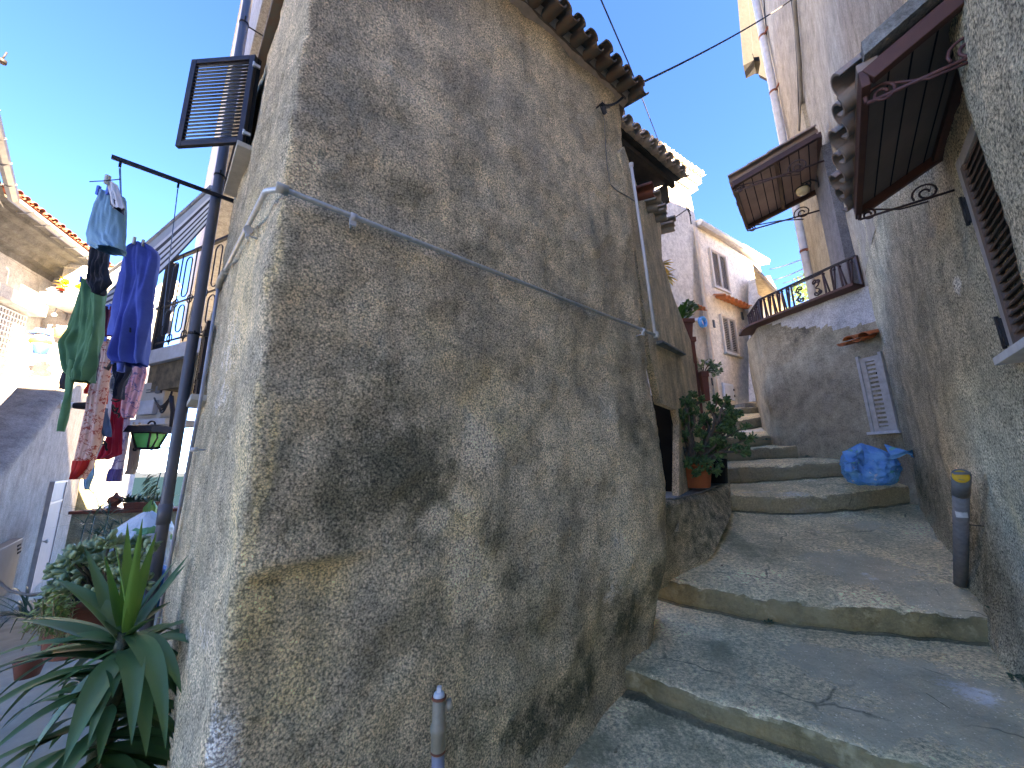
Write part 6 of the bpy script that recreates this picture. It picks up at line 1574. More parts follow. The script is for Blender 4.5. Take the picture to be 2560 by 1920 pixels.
# tree behind the railing
tr = thing('garden_tree', 'pale green leafy tree seen through the terrace railing', 'tree', P(2030, 740, y=13))
c = P(2030, 730, y=13); mb = MB()
for k in range(1500):
    v_ = V((rnd.gauss(0, 1), rnd.gauss(0, 1), rnd.gauss(0, 1))).normalized()*(rnd.random()**.45); q = c+V((v_.x*.75, v_.y*.75, v_.z*.9)); q += V((nz(q, 2, 1), nz(q, 2, 2), nz(q, 2, 3)))*.25
    leaf(mb, q, V((rnd.uniform(-1, 1), rnd.uniform(-1, 1), rnd.uniform(-1, .6))), V((0, 0, 1)), .11, .06, .2, n=2)
mb.build('crown', MAT['leaf_tree'], tr); mb = MB(); mb.tube([c-V((0, 0, 3)), c-V((0, 0, .4)), c+V((.1, 0, .3))], [.09, .06, .02], 8); mb.build('trunk', MAT['bark'], tr)

# small litter on the steps
def scrap(px, py, z, L, w_, mat, name, label, ang):
    c = P(px, py, z=z); mb = MB(); d = V((cos(ang), sin(ang), .05)); x = V((-sin(ang), cos(ang), 0)); rows = []
    for i in range(7): t = i/6-.5; rows.append([c+d*(L*t)+x*(w_*s2*(1-abs(t)*1.2))+V((0, 0, .006+.25*w_*sin(t*7+s2*2))) for s2 in (-.5, 0, .5)])
    mb.grid(rows, 0, True); mb.grid([[p-V((0, 0, .0015)) for p in r] for r in rows], 0, True, True); o = mb.build(name, MAT[mat]); tag(o, label, 'litter')
scrap(2098, 1377, -.70, .035, .010, 'white_pl', 'paper_scrap', 'tiny white paper scrap lying on the second tread', .2)
scrap(1540, 1880, -1.20, .03, .014, 'dry', 'dry_leaf', 'curled dry leaf on the paving at the bottom of the photograph', .9)
scrap(2345, 1755, -1.02, .10, .004, 'dry', 'straw_twig', 'thin pale twig lying on the lowest tread at the right', 1.5)
scrap(2265, 1402, -.78, .09, .005, 'bark', 'fallen_twig', 'forked dark twig lying on the upper tread near the capped pipe', .7)
scrap(1805, 1415, -.75, .02, .012, 'terra_dark', 'dry_leaf', 'small reddish leaf on the mossy left side of the second tread', .4)
# ================================================================== LAUNDRY
Lh = WL.at(557, 505); barz = P(557, 505, y=1.98).z
bA = WL.pt(1.9, zrow(WL, 1.9, 0, 500), .0); barE = None
bw_ = None
best = None
for k in range(20, 90):
    q = bA+WL.n*(k*.01); u = q.dot(cR)/q.dot(cF); e = abs(1280+u*FPX-280)
    if best is None or e < best[0]: best = (e, k*.01)
Lb = best[1]; 
lr = thing('drying_bracket', 'dark iron bar standing out from the wall to carry the washing lines', 'bracket', bA)
mb = MB(); mb.bar(bA-WL.n*.02, bA+WL.n*Lb, .016, .026); mb.build('bar', MAT['iron'], lr)
def onbar(t): return bA+WL.n*(Lb*t)
for t in (.47, .93):
    mb = MB(); c = onbar(t)-V((0, 0, .035)); mb.lathe(c-WL.n*.006, [(.012, 0), (.018, .002), (.012, .006), (.018, .010), (.012, .012)], 12, axis=WL.n); mb.bar(c+V((0, 0, .03)), c-V((0, 0, .015)), .008, .012, up=WL.n); mb.build('pulley', MAT['iron'], lr)
def lineend(t, L_): return onbar(t)+WL.d*L_-V((0, 0, .04))
for t, L_ in ((.47, 4.2), (.93, 4.2)):
    c = onbar(t)-V((0, 0, .04))
    for dz in (.012, -.02):
        mb = MB(); a = c+V((0, 0, dz)); b = lineend(t, L_)+V((0, 0, dz-.1)); mb.tube([a.lerp(b, k/12)-V((0, 0, .16*sin(pi*k/12))) for k in range(13)], .0025, 5)
        o = mb.build('washing_line', MAT['c_denim']); tag(o, 'thin blue washing line from the iron bar, carrying the laundry', 'line', 'washing lines')
cable('loose_cord', [P(300, 448, y=1.72), P(262, 452, y=1.74), P(224, 454, y=1.75)], .0025, MAT['cable'], 'loose end of cord sticking out from the washing pulley')

def cloth(root_name, label, cat, rows, Yd, mat, folds=5, amp=.02, depth=.05, seed=1, extra=None, group='laundry hanging on the lines', twist=.0, belly=.0):
    """hollow hanging garment; rows = (xl, xr, y) in order from the top"""
    n = 36; mrows = []; K_ = len(rows); steps = 34
    def row_at(t):
        f = t*(K_-1); i = min(int(f), K_-2); u = f-i; a, b = rows[i], rows[i+1]
        return [a[k]+(b[k]-a[k])*u for k in range(3)]
    front = []; back = []
    for k in range(steps+1):
        t = k/steps; xl, xr, yy = row_at(t); yd = Yd+twist*t
        A = P(xl, yy, y=yd); B = P(xr, yy, y=yd); W_ = (B-A).length; fr_r = []; bk_r = []
        for j in range(n+1):
            s_ = j/n; p = A.lerp(B, s_); env = sin(pi*s_)**.5
            f = amp*(.55*sin(s_*folds*2*pi*(1+.25*nz((t*1.3, 0, seed), 1, 2))+seed+2.6*nz((s_*2.2, t*1.6, seed), 1, 3))*(.25+.75*t)*(.5+nz((s_*3, seed, t), 1, 7))+.75*fr((s_*3.6+seed, t*1.5, seed), 1.0, seed, 3)+.35*(.3-abs(nz((s_*8+t*1.5, t*1.6, seed), 1, 11))))
            fr_r.append(p+V((0, -depth*.5*env-f, .25*amp*nz((s_*6, t*6, seed), 1, 9))))
            bk_r.append(p+V((0, depth*.5*env-f*.7+.002, 0)))
        front.append(fr_r); back.append(bk_r)
    mb = MB(); mb.grid(front, 0, True); mb.grid(back, 0, True, True)
    N_ = steps+1; 
    for side in (0, n):
        vs = [r[side] for r in front]+[r[side] for r in back]; mb.add(vs, [(i, i+1, N_+i+1, N_+i) for i in range(N_-1)], 0, True)
    mb.add(front[0]+back[0], [(j, j+1, n+1+j+1, n+1+j) for j in range(n)], 0, True)
    o = mb.build(root_name, MAT[mat]); tag(o, label, cat, group)
    for sp_ in (.25, .75):
        a_ = front[0][int(sp_*n)]; pg = MB(); pg.bar(a_+V((0, -.006, -.03)), a_+V((0, -.006, .022)), .012, .014, up=V((0, 1, 0))); pg.build('peg', MAT['sill' if seed % 2 else 'blue_pl'], o)
    return o, front
def sub(o, front, name, mat, k0, k1, j0=0, j1=36, off=.003):
    """band sewn on the garment (waistband, cuff)"""
    mb = MB(); mb.grid([[front[k][j]+V((0, -off, 0)) for j in range(j0, j1+1)] for k in range(k0, k1+1)], 0, True)
    return mb.build(name, MAT[mat], o)
o, f = cloth('white_cloth', 'small white cloth pegged at the top of the outer washing line', 'cloth', [(272, 278, 452), (268, 292, 462), (276, 300, 490), (282, 312, 522)], 1.80, 'c_white', 2, .012, .02, 1)
o, f = cloth('blue_shorts', 'pale blue shorts with a navy waistband hanging from the outer washing line', 'shorts', [(258, 306, 490), (244, 309, 520), (232, 308, 555), (218, 306, 590), (222, 308, 612), (245, 308, 625)], 1.86, 'c_shorts', 2.5, .018, .11, 2)
mb = MB(); mb.grid([[P(275+j*3.6, y0_+j*2.4*1.15, y=1.80-.012*sin(j*.6)) for j in range(11)] for y0_ in (490, 500, 512)], 0, True); mb.build('waistband', MAT['c_navy'], o)
o, f = cloth('black_top', 'black vest bunched below the pale blue shorts', 'top', [(234, 272, 615), (228, 272, 640), (222, 268, 665), (218, 270, 690), (214, 276, 705), (228, 262, 722), (238, 252, 735)], 2.35, 'c_black', 4, .03, .06, 3)
o, f = cloth('green_shirt', 'long green shirt with a dangling sleeve, left of the laundry', 'shirt', [(214, 254, 705), (206, 258, 740), (198, 257, 785), (184, 254, 830), (158, 248, 865), (160, 243, 900), (168, 236, 930), (186, 226, 955)], 2.75, 'c_green', 3.5, .05, .12, 4)
mb = MB()
def strip(pts, w0, Yd, seed, mat, parent, name='sleeve', th=.02):
    mb = MB(); rows_ = []
    n = len(pts)
    for i in range((n-1)*6+1):
        t = i/6; k = min(int(t), n-2); u = t-k; x = pts[k][0]+(pts[k+1][0]-pts[k][0])*u; y = pts[k][1]+(pts[k+1][1]-pts[k][1])*u; w_ = pts[k][2]+(pts[k+1][2]-pts[k][2])*u
        c = P(x, y, y=Yd); hw_ = w_*Yd/FPX/2; rows_.append([c+V((hw_*cos(a), th*sin(a)+.012*nz((t, a, seed), 1, 3), .01*nz((t*2, a, seed), 1, 4))) for a in [2*pi*j/14 for j in range(15)]])
    mb.grid(rows_, 0, True); mb.add(rows_[0][:-1], [tuple(range(14))]); mb.add(rows_[-1][:-1], [tuple(range(14))]); return mb.build(name, MAT[mat], parent)
strip([(184, 900, 16), (176, 950, 17), (168, 1000, 16), (160, 1040, 17), (152, 1078, 15)], 0, 2.70, 5, 'c_green', o)
strip([(163, 930, 10), (157, 955, 9), (153, 972, 8)], 0, 2.9, 6, 'c_dgrey', o, 'tie')
o, f = cloth('blue_bathrobe', 'royal blue towelling bathrobe, the largest piece of laundry', 'bathrobe', [(358, 378, 617), (330, 392, 632), (322, 391, 660), (332, 384, 700), (312, 380, 745), (302, 376, 790), (296, 372, 830), (290, 368, 870), (286, 364, 898), (300, 362, 912)], 2.45, 'c_robe', 3.2, .05, .13, 7)
strip([(318, 650, 18), (300, 735, 24), (290, 790, 27), (282, 838, 26)], 0, 2.40, 8, 'c_robe', o)
strip([(308, 800, 20), (306, 860, 22), (303, 905, 20), (300, 930, 14)], 0, 2.42, 9, 'c_robe', o, 'belt', .018)
mb = MB(); mb.grid([[P(302+j*2.2, 816+.6*abs(j-6)+k*6, y=2.38) for j in range(13)] for k in range(3)], 0, True); mb.build('pocket', MAT['c_navy'], o)
o, f = cloth('dark_blue_garment', 'dark blue garment below the royal blue bathrobe', 'garment', [(288, 326, 905), (286, 328, 925), (290, 318, 945), (290, 308, 965), (292, 302, 990), (293, 299, 998)], 2.85, 'c_navy', 3, .03, .06, 10)
o, f = cloth('neon_vest', 'neon green cloth glimpsed behind the bathrobe shoulder', 'cloth', [(318, 334, 676), (315, 336, 690), (322, 330, 702)], 2.75, 'c_neon', 2, .02, .03, 11)
o, f = cloth('maroon_top', 'maroon top hanging between the green shirt and the bathrobe', 'top', [(270, 288, 770), (258, 290, 785), (254, 290, 810), (260, 286, 828), (258, 276, 840)], 3.1, 'c_maroon', 2, .03, .05, 12)
o, f = cloth('grey_tights', 'dark grey tights hanging in thin strips beside the green shirt', 'tights', [(302, 322, 690), (300, 316, 730), (292, 306, 770), (286, 298, 800)], 2.95, 'c_dgrey', 2, .02, .04, 13)
for i, pts_ in enumerate(([(248, 845, 6), (246, 890, 5), (240, 930, 4), (238, 950, 3)], [(285, 850, 7), (283, 900, 6), (270, 925, 5), (262, 918, 4)])): 
    strip(pts_, 0, 3.0, 20+i, 'c_dgrey', o, 'leg', .012)
o, f = cloth('salmon_trousers', 'salmon trousers with a red branch print and scarlet cuffs, longest of the laundry', 'trousers', [(262, 286, 850), (248, 284, 900), (236, 266, 960), (222, 262, 1000), (212, 256, 1050), (203, 250, 1100), (197, 240, 1130), (192, 228, 1165), (190, 214, 1185), (192, 202, 1198)], 3.25, 'c_pants', 2.2, .03, .10, 14)
sub(o, f, 'cuff', 'c_red', 25, 34, off=.012)
o, f = cloth('red_sleeve_top', 'scarlet top crumpled behind the salmon trousers', 'top', [(236, 243, 935), (224, 240, 955), (214, 236, 975), (216, 228, 985)], 3.4, 'c_red', 2, .02, .05, 15)
o, f = cloth('red_slip', 'small scarlet piece right of the salmon trousers', 'cloth', [(262, 268, 960), (258, 270, 985), (256, 267, 1010)], 3.4, 'c_red', 2, .01, .03, 16)
o, f = cloth('peach_cloth', 'peach printed cloth between the trousers and the bathrobe', 'cloth', [(282, 296, 850), (270, 290, 890), (266, 284, 930), (262, 280, 965)], 3.35, 'c_pants', 2, .02, .04, 17)
o, f = cloth('floral_scarf', 'dark floral scarf bunched under the bathrobe', 'scarf', [(284, 298, 925), (278, 300, 950), (274, 296, 970), (280, 292, 985)], 3.2, 'c_print', 3, .02, .04, 18)
o, f = cloth('denim_cloth', 'folded denim blue cloth in front of the crimson towel', 'cloth', [(258, 264, 1020), (250, 270, 1045), (244, 275, 1065), (252, 277, 1080), (266, 274, 1092)], 3.3, 'c_denim', 2, .02, .04, 19)
o, f = cloth('crimson_towel', 'crimson towel with a dark printed motif', 'towel', [(286, 312, 980), (280, 308, 1010), (276, 305, 1060), (264, 304, 1100), (250, 303, 1135), (245, 270, 1148)], 3.45, 'c_crim', 2.4, .03, .05, 20)
mb = MB(); q = lambda x, y: P(x, y, y=3.38)
for pl_ in ([(279, 1000), (289, 1004), (300, 1001)], [(281, 1012), (287, 1022), (295, 1020), (291, 1030), (283, 1028), (281, 1016)], [(286, 1032), (297, 1034), (299, 1040), (295, 1044)], [(259, 1102), (266, 1110), (264, 1120), (268, 1126)], [(256, 1112), (266, 1108)]): mb.tube([q(x, y) for x, y in pl_], .008, 6)
mb.build('printed_motif', MAT['c_black'], o)
o, f = cloth('white_shirt', 'white shirt hanging behind the denim cloth', 'shirt', [(268, 284, 975), (262, 284, 1000), (262, 279, 1035), (266, 274, 1050)], 3.55, 'c_white', 2, .02, .04, 21)
o, f = cloth('pink_shirt', 'pink star-patterned shirt right of the crimson towel', 'shirt', [(328, 362, 912), (324, 362, 935), (318, 356, 965), (308, 346, 1000), (303, 340, 1028), (312, 332, 1045)], 3.25, 'c_pink', 2.6, .03, .06, 22)
o, f = cloth('lilac_trousers', 'lilac printed trousers with a violet hem', 'trousers', [(304, 325, 1040), (304, 322, 1080), (300, 318, 1110), (290, 312, 1140), (276, 306, 1180), (272, 302, 1204)], 3.6, 'c_lilac', 2, .02, .05, 23)
sub(o, f, 'hem', 'c_purple', 26, 34, off=.012)
o, f = cloth('violet_cloth', 'small violet cloth below the pink shirt', 'cloth', [(306, 318, 1034), (305, 317, 1048)], 3.5, 'c_purple', 1, .01, .02, 24)
o, f = cloth('beige_trousers', 'beige trousers hanging in front of the sea view', 'trousers', [(334, 360, 1062), (332, 356, 1090), (325, 350, 1130), (320, 344, 1170), (312, 334, 1186)], 3.7, 'c_beige', 1.6, .02, .05, 25)
o, f = cloth('cream_shirt', 'cream shirt behind the crimson towel', 'shirt', [(248, 262, 1060), (240, 262, 1090), (236, 250, 1130), (234, 248, 1150)], 3.9, 'sill', 2, .02, .04, 26)
o, f = cloth('blue_sock', 'pair of light blue socks hanging lowest below the scarlet cuffs', 'sock', [(222, 232, 1150), (215, 236, 1165), (212, 235, 1185), (211, 226, 1210), (213, 222, 1225)], 3.5, 'c_shorts', 1.5, .015, .03, 27)

# ================================================================== STRIPED AWNING
aw = thing('striped_awning', 'grey and black striped canvas awning stretched above the balcony', 'awning', P(262, 775, y=4.4))
TLp, TRp, BLp, BRp = P(258, 690, y=4.6), P(540, 462, y=2.95), P(246, 778, y=4.2), P(514, 562, y=3.4)
TLp = P(300, 640, y=4.5)
def aq(s_, t): 
    a = P(262, 690, y=4.7).lerp(P(528, 470, y=3.1), s_); b = P(248, 782, y=4.3).lerp(P(517, 560, y=3.3), s_)
    p = a.lerp(b, t); return p+V((0, 0, -.16*sin(pi*s_)*(.3+.7*t)))
bands = [(0, .22, 'awn_grey'), (.22, .30, 'awn_white'), (.30, .40, 'awn_dark'), (.40, .50, 'awn_white'), (.50, .56, 'awn_dark'), (.56, .64, 'awn_white'), (.64, .70, 'awn_dark'), (.70, .78, 'awn_white'), (.78, .84, 'awn_dark'), (.84, .94, 'awn_white'), (.94, 1.0, 'awn_dark')]
mb = MB()
names = ['awn_grey', 'awn_white', 'awn_dark']
for (t0, t1, mt) in bands:
    for (o_, fl) in ((0, False), (.008, True)):
        mb.grid([[aq(s_/20, t0+(t1-t0)*k/2)+V((0, o_, o_)) for k in range(3)] for s_ in range(21)], names.index(mt), True, fl)
mb.build('canvas', [MAT[n_] for n_ in names], aw)
mb = MB(); mb.tube([aq(k/10, 0)+V((0, 0, .01)) for k in range(11)], .02, 8); mb.tube([aq(0, k/6)+V((0, 0, 0)) for k in range(7)], .02, 8); mb.build('frame_bar', MAT['zinc'], aw)

# ================================================================== BALCONY with dish, meter box and lantern
BY = 4.3
bl = thing('iron_balcony', 'balcony with black looped iron railing projecting from the next house', 'balcony', P(400, 905, y=BY))
WBa = Wall(P(372, 880, y=BY)[:2], tuple((P(452, 905, y=BY*.93)-P(372, 880, y=BY))[:2]))
bq_ = lambda x, y, o=0.0: WBa.hit(x, y, o)
ba0 = WBa.at(366, 880)[0]; ba1 = WBa.at(470, 900)[0]; bzt = WBa.at(372, 877)[1]; bzb = WBa.at(372, 910)[1]
mb = MB(); mb.wbox(WBa, ba0, ba1+.4, -1.1, 0, bzb, bzt); mb.build('slab', MAT['concrete_pl'], bl, bevel=.006)
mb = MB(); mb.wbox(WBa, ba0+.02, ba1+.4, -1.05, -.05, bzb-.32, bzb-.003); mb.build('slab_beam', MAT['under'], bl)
rt = WBa.at(372, 672)[1]
mb = MB(); mb.bar(WBa.pt(ba0-1.0, rt, -.02), WBa.pt(ba1+.4, rt, -.02), .035, .03); mb.build('top_rail', MAT['iron'], bl)
rm = WBa.at(400, 768)[1]; rb = WBa.at(400, 855)[1]
mb = MB(); mb.bar(WBa.pt(ba0, rm, -.02), WBa.pt(ba1+.4, rm, -.02), .016, .016); mb.build('middle_rail', MAT['iron'], bl)
mb = MB(); mb.bar(WBa.pt(ba0, rb, -.02), WBa.pt(ba1+.4, rb, -.02), .016, .016); mb.build('bottom_rail', MAT['iron'], bl)
mb = MB(); X_ = WBa.d; Zz = V((0, 0, 1)); wv = (ba1-ba0)/3.0
for i in range(4):
    x0 = ba0+.12+wv*i*.95
    for (za, zb_) in ((rb+.08, rm-.05), (rm+.05, rt-.06)):
        r_ = wv*.20; pts_ = [WBa.pt(x0+wv*.5-r_+0*r_, 0, -.02)]*0
        c = WBa.pt(x0+wv*.5, 0, -.02); up_ = [V((c.x, c.y, zb_-r_))+X_*(r_*cos(a))+Zz*(r_*sin(a)) for a in [pi*j/8 for j in range(9)]]; dn_ = [V((c.x, c.y, za+r_))+X_*(r_*cos(a))+Zz*(r_*sin(a)) for a in [pi+pi*j/8 for j in range(9)]]
        mb.tube(up_+dn_+[up_[0]], .007, 6)
    mb.tube([WBa.pt(x0, rb-.05, -.02), WBa.pt(x0, rt, -.02)], .007, 6)
    for z in (rm, rb+.03): c = WBa.pt(x0, z, -.02); mb.tube(arc(c, .05, 0, 2*pi, X_, Zz, 14), .006, 6)
mb.build('looped_bars', MAT['iron'], bl)
mb = MB(); c = WBa.pt(WBa.at(395, 780)[0], 0, -.05); mb.bar(V((c.x, c.y, bzt)), V((c.x, c.y, rt)), .10, .05, up=X_); mb.build('corner_post', MAT['iron'], bl)
ds = P(418, 742, y=4.9); sdh = thing('satellite_dish', 'white satellite dish behind the balcony railing', 'dish', ds-V((0, 0, .3)))
mb = MB(); axd = V((-.15, -1, .25)).normalized(); prof = [(.001, 0)]+[(.24*k/8, .055*(k/8)**2) for k in range(1, 9)]+[(.245, .05), (.12, .0), (.001, -.012)]; mb.lathe(ds, prof, 28, axis=axd); mb.build('reflector', MAT['white_pl'], sdh)
mb = MB(); mb.tube([ds, ds-axd*.1, ds-V((0, -.1, .5))], .02, 8); mb.build('mast', MAT['zinc'], sdh); mb = MB(); mb.tube([ds-V((0, 0, .2)), ds+axd*.3], .008, 6); mb.lathe(ds+axd*.28, [(.02, 0), (.03, .03), (.02, .06), (.001, .06)], 10, axis=axd); mb.build('receiver_arm', MAT['zinc'], sdh)
# meter / junction boxes under the balcony
WX = Wall(P(380, 1000, y=BY)[:2], tuple((P(415, 1000, y=BY*.97)-P(345, 1000, y=BY))[:2]))
mx0, mx1 = WX.at(346, 1000)[0], WX.at(408, 1000)[0]; mz1, mz0 = WX.at(380, 956)[1], WX.at(372, 1046)[1]
mt = thing('meter_box', 'beige electric meter box with cables under the balcony slab', 'box', WX.pt((mx0+mx1)/2, mz0))
mb = MB(); mb.wbox(WX, mx0, mx1, -.28, 0, mz0, mz1); mb.wbox(WX, mx0-.03, mx1+.03, -.3, .03, mz0-.05, mz0-.002); body = mb.build('case', MAT['box_beige'], mt, bevel=.008)
mb = MB(); q0 = WX.at(363, 1004); q1 = WX.at(392, 1036); mb.wbox(WX, q0[0], q1[0], .002, .05, q1[1], q0[1]); mb.build('meter', MAT['concrete_pl'], mt, bevel=.005)
mb = MB(); q0 = WX.at(369, 966); q1 = WX.at(392, 974); 
for dz in (0, -.03): mb.wbox(WX, q0[0], q1[0], .001, .006, q1[1]+dz, q1[1]+dz+.012)
q0 = WX.at(398, 966); q1 = WX.at(410, 982); mb.wbox(WX, q0[0]-.02, q1[0]-.03, .001, .02, q1[1], q0[1]); mb.build('vent', MAT['cabinet'], mt)
mb = MB(); e = P(428, 990, y=3.9)
for k in range(4):
    a = WX.hit(386+k*4, 995+k*14, .04); mb.tube([a.lerp(e, t)-V((0, 0, .10*sin(pi*t)))+V((0, 0, .015*k)) for t in [i/8 for i in range(9)]], .009, 6)
mb.tube([e, P(432, 1030, y=3.9), P(428, 1075, y=3.9)], .02, 6); mb.build('cables', MAT['cable'], mt)
sl2 = MB(); q0 = WX.at(338, 1052); sl2.wbox(WX, WX.at(330, 1052)[0], WX.at(425, 1055)[0], -.35, .05, WX.at(370, 1064)[1], WX.at(370, 1050)[1]); o = sl2.build('stone_shelf', MAT['concrete_pl']); tag(o, 'pale stone shelf under the electric meter box', 'shelf')
sl3 = MB(); a = P(330, 1068, y=4.6); b = P(346, 1180, y=4.6)
# green lantern
LY = 3.6
ln = thing('green_lantern', 'wrought iron lantern with green glass beside the downpipe', 'lantern', P(375, 1130, y=LY))
c0_ = P(375, 1082, y=LY); u_ = LY/FPX
mb = MB(); w0 = 44*u_; w1 = 22*u_; zT_ = c0_.z+1*u_; 
def sqr(r, z, c=c0_): return [V((c.x+a*r, c.y+b*r, z)) for a, b in ((-1, -1), (1, -1), (1, 1), (-1, 1))]
rings = [sqr(38*u_*.9, c0_.z+0*u_), sqr(33*u_*.9, c0_.z+16*u_), sqr(14*u_, c0_.z+20*u_)]
for i in range(2): mb.add(rings[i]+rings[i+1], [(k, (k+1) % 4, (k+1) % 4+4, k+4) for k in range(4)])
mb.add(rings[2], [(0, 1, 2, 3)]); mb.add(rings[0], [(0, 3, 2, 1)]); rf = mb.build('roof', MAT['iron'], ln)
mb = MB(); mb.tube(arc(c0_+V((0, 0, 20*u_)), 9*u_, 0, pi, V((1, 0, 0)), V((0, 0, 1)), 10), .008, 6); mb.build('ring', MAT['iron'], ln)
mb = MB(); a_, b_2 = sqr(22*u_, c0_.z-2*u_), sqr(13*u_, c0_.z-38*u_); mb.add(a_+b_2, [(k, (k+1) % 4, (k+1) % 4+4, k+4) for k in range(4)]+[(4, 5, 6, 7)]); mb.build('glass', MAT['glass_green'], ln)
mb = MB()
a2, b2 = sqr(23*u_, c0_.z-1*u_), sqr(14*u_, c0_.z-39*u_)
for k in range(4): mb.tube([a2[k], b2[k]], .009, 6); mb.tube([a2[k], a2[(k+1) % 4]], .009, 6); mb.tube([b2[k], b2[(k+1) % 4]], .011, 6)
for sx_ in (-1, 1):
    c = c0_+V((sx_*27*u_, -10*u_, -14*u_)); mb.tube([c+V((0, 0, 14*u_)), c+V((sx_*3*u_, 0, 0)), c+V((-sx_*6*u_, 0, -22*u_))], .007, 6); mb.tube(spiral(c+V((-sx_*6*u_, 0, -26*u_)), 5*u_, 1.5*u_, 0, 1.2*sx_, V((1, 0, 0)), V((0, 0, 1))), .006, 6)
mb.tube([c0_+V((20*u_, 0, -38*u_)), c0_+V((48*u_, 6*u_, -38*u_))], .01, 6); mb.build('frame', MAT['iron'], ln)

# ================================================================== PLANTS AT LEFT
def blade(mb, base, d, L, w_, droop, fold=.18, m=0, n=12, twist=0.0, crease=None):
    d = d.normalized(); side = d.cross(V((0, 0, 1)))
    if side.length < .05: side = V((1, 0, 0))
    side.normalize(); p = base.copy(); cur = d.copy(); rows_ = []
    for i in range(n+1):
        t = i/n; ww = w_*.34*(min(1, .35+t*2.2) if t < .3 else 1)*(1-max(0, (t-.38)/.62)**1.5)+.0006
        up_ = side.cross(cur).normalized(); sd3 = (side*cos(twist*t)+up_*sin(twist*t)); up2 = sd3.cross(cur).normalized()
        rows_.append([p-sd3*ww+up2*ww*fold*1.6, p-sd3*ww*.5+up2*ww*fold*.6, p.copy(), p+sd3*ww*.5+up2*ww*fold*.6, p+sd3*ww+up2*ww*fold*1.6])
        cur = (cur+V((0, 0, -droop*(.4+t*1.4)/n))).normalized()
        if crease and i == int(n*crease): cur = (cur+V((0, 0, -1.3))).normalized()
        p = p+cur*(L/n)
    mb.grid(rows_, m, True)
YB = P(312, 1592, y=1.62); yu = 1.62/FPX
yc = thing('potted_yucca', 'large yucca with broad sword-like leaves in the lower left corner', 'plant', V((YB.x, YB.y, -1.5)))
trk = MB(); tpath = [V((YB.x-.06, YB.y+.05, -1.55)), V((YB.x-.05, YB.y+.03, -1.1)), YB-V((0.01, 0, .12)), YB+V((0, 0, .02))]; trk.tube(tpath, [.035, .034, .030, .02], 12); trk.build('trunk', MAT['bark_y'], yc)
def bl_to(mb, px, py, dy, w_, droop, crease=None, m=0, start=None, twist=0):
    """blade whose tip ends near the given direction"""
    tip = P(px, py, y=YB.y+dy); s_ = start or (YB+V((rnd.uniform(-.01, .01), rnd.uniform(-.01, .01), rnd.uniform(-.06, .02)))); v = tip-s_; L = v.length
    d = v.normalized()+V((0, 0, droop*.62)); blade(mb, s_, d, L*(1.04+.12*droop), w_*yu, droop, m=m, crease=crease, twist=twist)
mb = MB(); my = MB()
for (x, y, dy, ww, dr) in [(284, 1350, -.05, 34, .05), (318, 1318, .04, 36, .03), (340, 1360, .08, 22, .03), (388, 1345, -.03, 38, .10), (354, 1312, -.10, 28, .05), (262, 1400, .02, 30, .1)]: bl_to(my, x, y, dy, ww, dr)
my.build('young_leaves', MAT['leaf_yucca_y'], yc)
for (x, y, dy, ww, dr) in [(142, 1462, .05, 62, .25), (168, 1480, -.1, 50, .2), (214, 1385, .1, 44, .15), (50, 1570, .0, 66, .3), (85, 1560, .2, 40, .2), (435, 1410, .1, 46, .12), (425, 1510, .18, 42, .2), (465, 1400, .25, 30, .15), (460, 1420, .3, 30, .1),
      (-10, 1705, -.1, 46, .5), (-20, 1725, .1, 52, .45), (-60, 1760, 0, 56, .5), (0, 1800, .15, 30, .5), (415, 1770, -.12, 62, .9), (410, 1700, .1, 60, .9), (180, 1925, -.25, 66, .9), (110, 1940, -.1, 80, .8), (305, 1930, -.3, 60, 1.1), (318, 1915, -.1, 62, 1.2), (385, 1905, .0, 58, 1.2), (395, 1860, .1, 46, 1.2), (30, 1880, .1, 32, .8),
      (60, 1820, -.15, 30, .6), (250, 1950, .1, 60, 1.1), (350, 1960, -.2, 60, 1.3), (200, 1700, .3, 36, .6), (430, 1600, .25, 40, .5), (400, 1560, -.1, 34, .5), (160, 1800, .25, 40, .8), (290, 1800, .3, 50, 1.1), (360, 1830, .25, 50, 1.1)]:
    bl_to(mb, x, y, dy, ww, dr)
for (x, y, dy, ww, dr) in [(90, 1990, .1, 56, 1.0), (20, 1900, .2, 40, .8), (230, 2010, .1, 60, 1.0), (400, 1980, .0, 60, 1.2), (330, 2000, .2, 60, 1.1)]: bl_to(mb, x, y, dy, ww, dr, start=YB-V((0.02, 0, .25)))
for k in range(74):
    a_ = rnd.uniform(0, 2*pi); zc_ = rnd.uniform(.02, .42); s_ = YB-V((.02, 0, zc_)); L = rnd.uniform(.24, .46)
    blade(mb, s_, V((cos(a_), sin(a_)*.9, .55-zc_*1.6)), L, rnd.uniform(34, 56)*yu, rnd.uniform(.6, 1.3), twist=rnd.uniform(-.4, .4))
mb.build('leaves', MAT['leaf_yucca'], yc)
for (x, y, dy, ww, dr) in []: pass
mb = MB(); cpt_ = V((YB.x-.05, YB.y+.04, -1.75)); mb.lathe(cpt_, [(.001, 0), (.15, 0), (.2, .28), (.22, .30), (.19, .30), (.18, .1)], 24); mb.build('pot', MAT['terra_dark'], yc)
mb = MB()
for k in range(26):
    s_ = V((YB.x+rnd.uniform(-.05, .04), YB.y+rnd.uniform(-.02, .06), rnd.uniform(-1.35, -.95))); blade(mb, s_, V((rnd.uniform(-1, 1), rnd.uniform(-.8, .8), -.9)), rnd.uniform(.12, .3), .018, .6)
mb.build('dead_leaves', MAT['dry'], yc)

